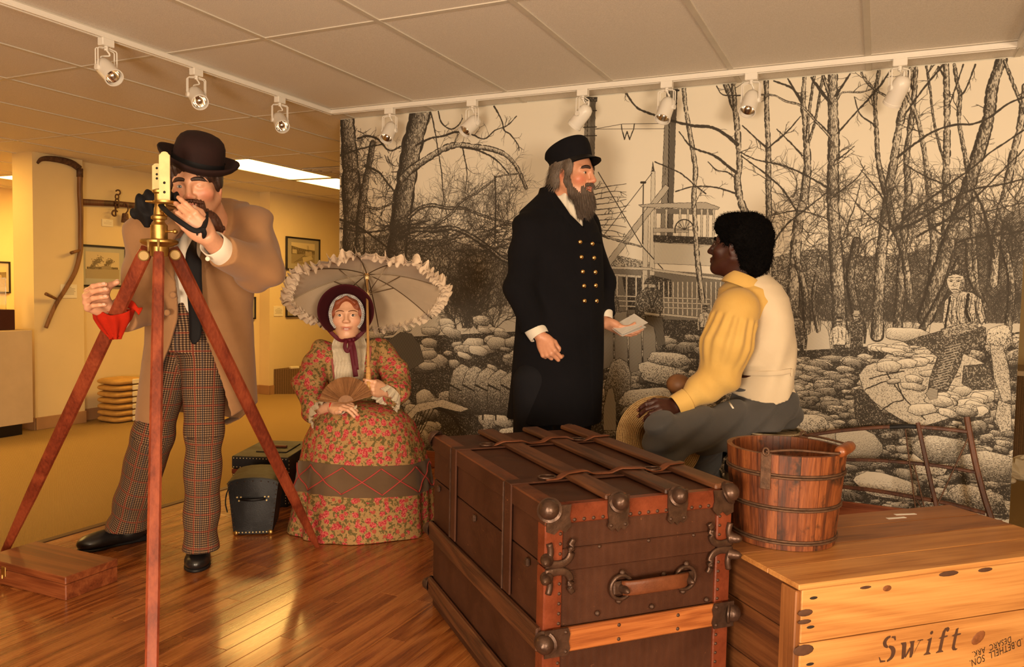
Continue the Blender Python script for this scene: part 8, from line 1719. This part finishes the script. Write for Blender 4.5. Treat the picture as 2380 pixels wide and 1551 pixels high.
zb0, zb1 = P(850, 1078, 3.40)[2], P(850, 1152, 3.40)[2]
def zband(t, k): return (zb0 if k else zb1)+0.012*math.sin(2*t+0.4)+0.010*math.cos(t)-0.040*(1+math.sin(t))
nb = 8
obj('skirt_band', MB().grid(lambda a, b: skirt_pt(2*math.pi*a, zband(2*math.pi*a, 0)+(zband(2*math.pi*a, 1)-zband(2*math.pi*a, 0))*b, 0.004), nth, nb, True), M['olivecloth'], sk, True)
ND = 11
for sg in (0, 1):
    for i in range(ND):
        def zg(a): w = abs(((a*ND+sg*1.0) % 2)-1); return w
        pts = []
        for k in range(13): a = (i+k/12)/ND; t = 2*math.pi*a; w = abs(((a*ND+sg) % 2.0)-1.0); z = zband(t, 0)+(zband(t, 1)-zband(t, 0))*(0.08+0.84*w); pts.append(skirt_pt(t, z, 0.0065))
        obj('braid', MB().tube(pts, 0.0032, 6), M['redbraid'], sk, True)
# handkerchief, bracelet
obj('handkerchief', MB().grid(lambda a, b: P(786+44*a, 958-20*a+7*b+3*math.sin(a*9), 3.455-0.02*b)+tZ*0.003*math.sin(b*7+a*11), 16, 8), M['lace'], pL, True)
br0 = P(776, 946, 3.495); a_, b_, c__ = frame(P(815, 941, 3.44)-P(772, 946, 3.50)); obj('bracelet', MB().tube([br0+a_*0.026*math.cos(t)+b_*0.026*math.sin(t) for t in np.linspace(0, 6.28, 26, endpoint=False)], 0.0028, 6, closed=True), plain('red_bead', (0.6, 0.02, 0.015), 0.4), pL, True)
# folding fan
fc = P(804, 938, 3.425); fn_ = thing('folding_fan', 'open brown pleated folding fan in the woman\'s lap', 'fan', fc); FR = 0.118; a0, a1 = math.radians(18), math.radians(176); NF = 26; fU, fN = CR, unit(unit(CO-fc)+tZ*0.15); fV = unit(np.cross(fN, fU)); fV = fV if fV[2] > 0 else -fV
def fp(a, r, o=0.0): return fc+(fU*math.cos(a)+fV*math.sin(a))*r+fN*o
for i in range(NF):
    x0 = a0+(a1-a0)*i/NF; x1 = a0+(a1-a0)*(i+1)/NF; xm = (x0+x1)/2
    V = [fp(x0, 0.030, 0.0), fp(xm, 0.030, 0.003), fp(x1, 0.030, 0.0), fp(x1, FR, 0.0), fp(xm, FR, 0.006), fp(x0, FR, 0.0)]; V += [v_-fN*0.0012 for v_ in V]
    obj('fan_blade', MB().add(V, [(0, 1, 4, 5), (1, 2, 3, 4), (6, 11, 10, 7), (7, 10, 9, 8), (5, 4, 10, 11), (4, 3, 9, 10), (0, 5, 11, 6), (2, 8, 9, 3), (0, 6, 7, 1), (1, 7, 8, 2)]), M['fanwood'], fn_)
for a in (a0, a1): obj('guard_stick', MB().tube([fp(a, -0.004, 0.003), fp(a, FR+0.002, 0.004)], [(0.003, 0.004), (0.003, 0.007)], 8, up=tuple(fN)), M['fanwood'], fn_, True)
obj('fan_sticks', MB().prism([(0.036*math.cos(t), 0.036*math.sin(t)) for t in np.linspace(a0, a1, 16)]+[(0, -0.004)], 0.003, fc, np.array([fU, fV, np.cross(fU, fV)]).T), M['fanwood'], fn_)
# parasol
pr_ = thing('parasol', 'cream ruffled parasol tilted behind the woman in the bonnet', 'parasol', stk0)
obj('shaft', MB().tube([stk0-sdir*0.02, stk0+sdir*0.03, stk1], [0.0080, 0.0072, 0.0062], 12), M['stick'], pr_, True); obj('handle', MB().tube([stk0+sdir*t for t in (0.0, 0.02, 0.05, 0.08, 0.10, 0.11)], [0.0095, 0.011, 0.0115, 0.011, 0.010, 0.0085], 14), M['stick'], pr_, True)
for t in (0.03, 0.05, 0.07): obj('handle_ring', MB().tube([stk0+sdir*t, stk0+sdir*(t+0.004)], 0.0122, 14), M['stick'], pr_, True)
pax = sdir; rimc = P(849, 683, 3.86); apex = rimc+pax*0.135; pa_ = unit(CR-pax*(CR@pax)); pb_ = np.cross(pax, pa_); PR_ = 0.372; NR = 8
apx = stk1+sdir*0.012; apex = apx; rimc = apx-pax*0.115
def cano(a, r):
    t = 2*math.pi*a; seg = (a*NR) % 1.0; sag = 4*seg*(1-seg); rr__ = PR_*r*(1-0.045*sag*r); return rimc+pax*(0.115*(1-r**1.9)-0.012*sag*r)+(pa_*math.cos(t)+pb_*math.sin(t))*rr__
for k in range(NR):
    mb = MB().grid(lambda a, b: cano((k+a)/NR, 0.02+0.98*b), 15, 16); mb.grid(lambda a, b: cano((k+a)/NR, 0.02+0.98*b)+pax*0.002, 15, 16); obj('canopy_panel', mb, M['parasol'], pr_, True)
    e = [cano(k/NR, r)-pax*0.004 for r in np.linspace(0.03, 1.0, 12)]; rb_ = obj('rib', MB().tube(e, 0.0022, 6), M['steel'], pr_, True)
    obj('stretcher', MB().tube([apx-pax*0.11, cano(k/NR, 0.42)-pax*0.006], 0.0020, 6), M['steel'], rb_, True); obj('rib_tip', MB().tube([cano(k/NR, 0.99), cano(k/NR, 1.06)], [0.003, 0.0022], 6), M['steel'], rb_, True)
obj('runner', MB().tube([apx-pax*0.125, apx-pax*0.095], 0.011, 12), M['palebrass'], pr_, True); obj('notch', MB().tube([apx-pax*0.03, apx-pax*0.012], 0.010, 12), M['palebrass'], pr_, True); obj('finial', MB().tube([apx-pax*0.005, apx+pax*0.02, apx+pax*0.07], [0.012, 0.007, 0.004], 12), M['stick'], pr_, True)
rs3 = np.random.RandomState(4); ph3 = rs3.rand(40)*6.28
def ruff(a, b, o=0.0):
    t = 2*math.pi*a; base = cano(a, 1.0); out = pa_*math.cos(t)+pb_*math.sin(t); w = math.sin(t*64+ph3[0]+2.2*math.sin(t*7+ph3[1])+1.2*math.sin(t*19)); w2 = math.sin(t*103+2*math.sin(t*11+ph3[2]))
    bb_ = (b-0.45)*2; return base+out*(0.024*bb_+0.006*w2*abs(bb_))+pax*((0.012*w+0.007*w2)*(0.25+abs(bb_))+o+0.004)+0.010*(pa_*-math.sin(t)+pb_*math.cos(t))*math.sin(t*58+ph3[3])*bb_
M['ruffle'] = clothm('cream_ruffle', (0.60, 0.46, 0.32), (0.70, 0.56, 0.41), 900, 0.85, 0.12)
obj('ruffle', MB().grid(lambda a, b: ruff(a, b), 900, 7, True), M['ruffle'], pr_, True); obj('ruffle', MB().grid(lambda a, b: ruff((a+0.013) % 1.0, b*0.8+0.1, -0.008), 900, 6, True), M['ruffle'], pr_, True)
# dark chair under the skirt
cc0 = P(830, 1100, 3.74)*np.array((1, 1, 0)); ch_ = thing('side_chair', 'black chair mostly hidden under the floral skirt', 'chair', (cc0[0], cc0[1], STZ)); sz_ = STZ+0.42; RCh = rz(CYAW)
obj('seat', MB().box(cc0+tZ*sz_, (0.36, 0.34, 0.03), RCh, 0.008), M['black'], ch_)
for sx in (-1, 1):
    for sy2 in (-1, 1): p = cc0+RCh@np.array((sx*0.15, sy2*0.14, 0)); obj('leg', MB().tube([p+tZ*STZ, p+tZ*(sz_-0.01)], [0.013, 0.017], 10), M['black'], ch_, True)
bp0 = P(714, 1146, 3.80); bp0[2] = STZ
obj('back_leg', MB().tube([PZ(712, 1148, STZ), PZ(712, 1148, STZ)+tZ*0.30+CR*0.005], [0.014, 0.016], 10), M['black'], ch_, True)
# ------------------------------------------------------------------ seated man in vest and yellow shirt
M['vest'] = clothm('cream_cotton', (0.60, 0.49, 0.34), (0.68, 0.57, 0.41), 600, 0.8, 0.25); M['yellow'] = clothm('yellow_linen', (0.56, 0.34, 0.085), (0.66, 0.43, 0.13), 700, 0.8, 0.35); M['grey'] = clothm('grey_twill', (0.058, 0.056, 0.056), (0.082, 0.078, 0.077), 600, 0.7, 0.3)
M['afro'] = plain('black_curly_hair', (0.0035, 0.003, 0.003), 1.0, spec=0.05, var=0.3, bump=(260, 1.0)); sD = 3.2
pM = thing('person', 'seated man in cream vest, yellow shirt and grey trousers seen from behind', 'person', np.array((bq[0], bq[1], BT)))
hm_ = P(1714, 577, 3.2); toV = unit(CO-hm_); R0 = unit(np.cross(toV, tZ))*-1; R0 = R0 if R0@CR > 0 else -R0; A0 = np.cross(tZ, R0)
ph = math.radians(17); fwM = unit(-R0*math.cos(ph)+A0*math.sin(ph)+tZ*0.16); HM = head_frame(hm_, fwM, tZ+R0*0.16, 1.0)
nkM = P(1738, 668, 3.22); S, Lm = head_sdf(HM, nkM, nose=1.05, jaw=1.0, neck_r=0.060, lipk=1.5)
WM = P(1572, 946, 3.06); hM_, XM, nM = hand_sdf(WM, P(1532, 948, 3.02)-WM, toV*0.7+tZ*0.5, 1, ((0.5, 0.7, 0.4), (0.55, 0.75, 0.4), (0.6, 0.8, 0.4), (0.65, 0.8, 0.4)), ((0.040, 0.040, -0.02), (0.052, 0.066, -0.028), (0.050, 0.092, -0.034)), 1.0, 0.028, P(1620, 920, 3.08), 0.05, 0.034)
WO = P(1600, 930, 3.30); hO, XO, nO = hand_sdf(WO, P(1560, 942, 3.20)-WO, toV*0.3+tZ*0.9, -1, ((0.5, 0.7, 0.4),)*4, ((0.040, 0.040, -0.02), (0.052, 0.066, -0.028), (0.050, 0.092, -0.034)), 1.0, 0.028, P(1660, 890, 3.34), 0.05, 0.034)
sN, sF = P(1712, 722, 3.10), P(1790, 715, 3.38); eN, eF = P(1672, 872, 3.10), P(1740, 850, 3.42)
bd = Sdf(); bd.cone(nkM, P(1775, 900, 3.24), 0.062, 0.10, 0.05).cone(sN, sF, 0.05, 0.05, 0.05).chain([sN, eN, P(1620, 920, 3.08)], [0.052, 0.044, 0.034], 0.02).chain([sF, eF, P(1660, 890, 3.34)], [0.052, 0.044, 0.034], 0.02)
SKm = (0.040, 0.010, 0.0055)
bo = sdf_obj('body', [S.mesh(0.0028), hM_.mesh(0.003), hO.mesh(0.003), bd.mesh(0.01)], M['skindark'], pM, skin_cols(HM, SKm, (0.048, 0.011, 0.006), (0.13, 0.028, 0.02))); add_nails(bo, nM, plain('dark_nail', (0.16, 0.07, 0.04), 0.4))
for sx in (-1, 1): eye(pM, Lm, HM, sx, (0.02, 0.012, 0.008), white=(0.35, 0.30, 0.25), lid=(0.03, 0.012, 0.008)); brow(pM, Lm, sx, M['afro'], -0.002, 1.2, -0.08)
Af = Sdf(); EL(Af, Lm, HM, 0, -0.024, 0.052, 0.104, 0.112, 0.098, 0); EL(Af, Lm, HM, 0, -0.075, -0.020, 0.080, 0.062, 0.080, 0.03); EL(Af, Lm, HM, 0, 0.055, 0.085, 0.080, 0.050, 0.050, 0.02); EL(Af, Lm, HM, 0, -0.084, -0.036, 0.072, 0.052, 0.060, 0.03)
EL(Af, Lm, HM, 0, 0.120, -0.02, 0.090, 0.070, 0.085, 0.01, '-')
for sx in (-1, 1): EL(Af, Lm, HM, sx*0.090, 0.004, -0.020, 0.035, 0.022, 0.034, 0.008, '-')
Af.post = lambda p, d: d-0.006*wob(p, 90, 3)-0.004*wob(p, 220, 4)-0.003*wob(p, 420, 6)
am = Af.mesh(0.0030); sdf_obj('hair', [am], M['afro'], pM); rts, nms = surf_sample(am[0], am[1].astype(int), 4200, 6); rs_ = np.random.RandomState(2)
strands('hair_curls', rts, [(n_+rs_.randn(3)*0.7, unit(rs_.randn(3))) for n_ in nms], 0.009, 0.0018, M['afro'], pM, 6, 0.005, 0.0, 8, 0.001, 0.8)
# yellow shirt: stand collar, shoulder yoke, full sleeves
Ym = Sdf(); Ym.stack([row(1690, 1785, 655, 3.22, 0.078), row(1672, 1808, 672, 3.23, 0.115), row(1668, 1826, 700, 3.24, 0.135), row(1716, 1828, 760, 3.26, 0.115), row(1728, 1828, 880, 3.26, 0.11)], CYAW, 0)
aM = Sdf(); aM.cone(sN, P(1688, 800, 3.08), 0.092, 0.094, 0.03).cone(P(1688, 800, 3.08), eN, 0.094, 0.080, 0.03).cone(eN, P(1590, 936, 3.065), 0.080, 0.046, 0.03).cone(sF, eF, 0.085, 0.085, 0.03).cone(eF, P(1640, 905, 3.33), 0.085, 0.05, 0.03)
Ym.lo = np.minimum(Ym.lo, aM.lo); Ym.hi = np.maximum(Ym.hi, aM.hi); qM = (P(1584, 938, 3.065).astype(F32), unit(P(1584, 938, 3.065)-P(1640, 905, 3.08)).astype(F32)); armd = unit(eN-sN).astype(F32)
nko = P(1728, 640, 3.21); aE1 = unit(CR-armd*(CR@armd)).astype(F32); aE2 = np.cross(armd, aE1).astype(F32)
def ympost(p, d):
    z = p[:, 2]; s = (p-hm_)@CR; f = (p-hm_)@CF; q = p-nko.astype(F32); rad = np.sqrt((q[:, :2]**2).sum(1))
    e = aM.ev(p); t = (p-sN.astype(F32))@armd
    e = e-0.0050*np.sin(np.arctan2((p-sN.astype(F32))@aE2, (p-sN.astype(F32)-np.outer(t, armd))@aE1)*15+2*wob(p, 9, 1))*np.clip((0.26-t)*8, 0, 1)*np.clip((t-0.02)*50, 0, 1)-0.008*np.sin(z*44+s*30+5*wob(p, 8, 2))*np.clip(t*4-0.6, 0, 1)-0.004*wob(p, 26, 5)
    qq = p-qM[0]; k = (qq*qq).sum(1) < 0.012; e = np.where(k, np.maximum(e, qq@qM[1]), e)
    return smin(d, e, 0.03)
Ym.post = ympost; ymo = sdf_obj('shirt', [Ym.mesh(0.005)], M['yellow'], pM)
cuff('cuff', P(1568, 946, 3.058), P(1596, 932, 3.07), 0.046, 0.052, M['yellow'], ymo, 0.004, 0.002)
cax = unit(tZ-R0*-0.42+A0*0.05); ccn = P(1724, 664, 3.205); cuff('collar', ccn+cax*0.040, ccn-cax*0.012, 0.074, 0.086, M['yellow'], ymo, 0.006, 0.003)
# vest back with waist strap
Vm = Sdf(); Vm.stack([row(1704, 1786, 640, 3.235, 0.085), row(1690, 1812, 662, 3.24, 0.115), row(1704, 1828, 690, 3.25, 0.142), row(1726, 1838, 740, 3.25, 0.150), row(1712, 1845, 800, 3.25, 0.152), row(1704, 1845, 845, 3.25, 0.150), row(1718, 1842, 868, 3.25, 0.142), row(1704, 1842, 900, 3.25, 0.150), row(1694, 1846, 950, 3.25, 0.165)], CYAW, 0)
armhole = P(1700, 760, 3.10).astype(F32); aN = unit(CO-P(1700, 760, 3.1)).astype(F32)
def csM(u, v, D): q = P(u, v, D)-hm_; return q@CR, P(u, v, D)[2]
vEz, vEs = prep([csM(u, v, 3.11) for u, v in ((1676, 640), (1690, 664), (1738, 674), (1758, 694), (1767, 742), (1760, 772), (1738, 790), (1700, 803), (1686, 850), (1678, 900), (1670, 960))])
vHs, vHz = zip(*sorted(csM(u, v, 3.12) for u, v in ((1650, 900), (1690, 914), (1750, 932), (1795, 941), (1830, 930), (1850, 908))))
def vmpost(p, d):
    z = p[:, 2]; s = (p-hm_)@CR; f = (p-hm_)@CF
    d = d-0.005*np.sin(s*70-z*26+3*wob(p, 7, 4))*np.clip(1.0-np.abs(z-P(1780, 868, 3.1)[2])*5, 0, 1)-0.004*wob(p, 14, 2)
    sv = np.interp(z, vEz, vEs); d = np.maximum(d, np.where(f < 0.12, sv-s, -((s+0.07)))); hem_ = np.interp(s, vHs, vHz)
    d = np.maximum(d, hem_-z); q2 = p-P(1735, 632, 3.21).astype(F32); d = np.maximum(d, -(np.sqrt((q2*q2).sum(1))-0.075)); return d
Vm.post = vmpost; vmo = sdf_obj('vest', [Vm.mesh(0.005)], M['vest'], pM)
stp = [hit(Vm, u, v, 2.9, 3.4)-CF*0.006 for u, v in ((1726, 866), (1740, 867), (1765, 868), (1790, 868), (1815, 866), (1838, 862))]; obj('waist_strap', MB().tube(catmull(stp, 5), [(0.0035, 0.011)]*26, 8, up=(0, 0, 1), sq=0.6), M['vest'], vmo, True)
obj('strap_buckle', MB().box(hit(Vm, 1838, 866, 2.9, 3.4)-CF*0.004, (0.006, 0.022, 0.030), rz(CYAW), 0.002), M['vest'], vmo)
obj('strap_tail', MB().tube(catmull([P(1838, 905, 3.2), P(1846, 930, 3.2), P(1842, 962, 3.2)], 5), [(0.014, 0.003)]*11, 8, up=tuple(-CF), sq=0.6), M['vest'], vmo, True)
# trousers
hN1, kN1, aN1 = P(1762, 985, 3.16), P(1548, 1012, 2.99), P(1530, 1200, 3.04); hF1, kF1, aF1 = P(1790, 985, 3.36), P(1632, 1030, 3.24), P(1628, 1240, 3.30)
Tm = Sdf(); Tm.ell(P(1782, 960, 3.25), (0.135, 0.135, 0.105), rz(CYAW), 0).stack([row(1704, 1842, 905, 3.25, 0.130), row(1700, 1850, 960, 3.25, 0.15)], CYAW, 0.03); Tm.chain([hN1, kN1, aN1], [0.105, 0.080, 0.066], 0.03); Tm.chain([hF1, kF1, aF1], [0.10, 0.080, 0.066], 0.03)
tdir = unit(kN1-hN1).astype(F32)
def tmpost(p, d):
    t = (p-hN1.astype(F32))@tdir; return np.maximum(d-0.008*np.sin(t*46+p[:, 2]*70+4*wob(p, 8, 2))-0.005*wob(p, 20, 4), BT+0.002-p[:, 2]-0.9*((p[:, :2]-np.array(bq[:2], F32))**2).sum(1)**0.5*0+np.where(((p[:, :2]-np.array(bq[:2], F32))**2).sum(1) < 0.172**2, 0, -1))
Tm.post = tmpost; tmo = sdf_obj('trousers', [Tm.mesh(0.006)], M['grey'], pM)
for a_, k_ in ((aN1, kN1), (aF1, kF1)):
    d_ = unit((a_-k_)); ft = a_+d_*((a_[2]-STZ)/abs(d_[2])); ft[2] = STZ; mb = Sdf(); mb.cone(a_, ft+tZ*0.08, 0.066, 0.07, 0.0); mb.post = lambda p, d: np.maximum(d, STZ+0.05-p[:, 2]); sdf_obj('trouser_leg', [mb.mesh(0.008)], M['grey'], tmo); shoe(pM, ft-fwM*np.array((1, 1, 0))*0.07, ft+fwM*np.array((1, 1, 0))*0.20, 0.045, 0.05)
obj('pocket_edge', MB().tube([hit(Tm, u, v, 2.8, 3.3)-CF*0.002 for u, v in ((1694, 935), (1699, 942), (1704, 950))], (0.004, 0.003), 8), M['shirt'], tmo, True)
# straw hat held by the brim, round gourd behind it
def mk_straw():
    g = G('plaited_straw', 0.5); v = g.n('TexCoord', 'Object'); r = g.n('VectorMath', 1, {'operation': 'LENGTH'}, i0=v); w = g.n('Math', props={'operation': 'SINE'}, i0=g.math('MULTIPLY', r, 900)); n = g.noise(g.co(), 260, 2); t = g.math('ADD', g.math('MULTIPLY', w, 0.25), n)
    g.set(color=g.ramp(t, [(0.25, (0.22, 0.11, 0.035)), (0.5, (0.46, 0.28, 0.10)), (0.8, (0.66, 0.45, 0.19))]), normal=g.bump(t, 0.8, 0.004)); return g.m
hcx = P(1530, 1022, 3.17); nrm = unit(-CR*0.42-CF*0.86+tZ*0.12); a_, b_, c__ = frame(nrm); RS = np.array([a_, b_, c__]).T
sh_ = tag(obj('straw_hat', MB().lathe([(0.178, 0.004), (0.178, 0.0), (0.14, -0.006), (0.105, -0.010), (0.090, -0.016), (0.086, -0.05), (0.080, -0.09), (0.066, -0.105), (0.03, -0.110), (0.0005, -0.111), (0.0005, -0.106), (0.03, -0.105), (0.063, -0.100), (0.076, -0.087), (0.082, -0.05), (0.086, -0.012), (0.105, -0.004), (0.14, 0.0), (0.178, 0.004)], 56, (0, 0, 0), None, False), mk_straw(), None, True), 'golden straw hat held by its brim beside the seated man', 'hat')
sh_.location = tuple(hcx); sh_.rotation_euler = Matrix(RS.tolist()).to_euler()
gd = thing('gourd', 'round tan-brown gourd above the straw hat brim', 'gourd', P(1576, 893, 3.26)); gS = Sdf(); gS.ell(P(1577, 893, 3.26), (0.050, 0.050, 0.043), None, 0); gS.cone(P(1590, 905, 3.26), P(1612, 922, 3.28), 0.03, 0.02, 0.03); sdf_obj('gourd', [gS.mesh(0.004)], plain('gourd_skin', (0.20, 0.085, 0.03), 0.55, var=0.3, vs=14), gd)
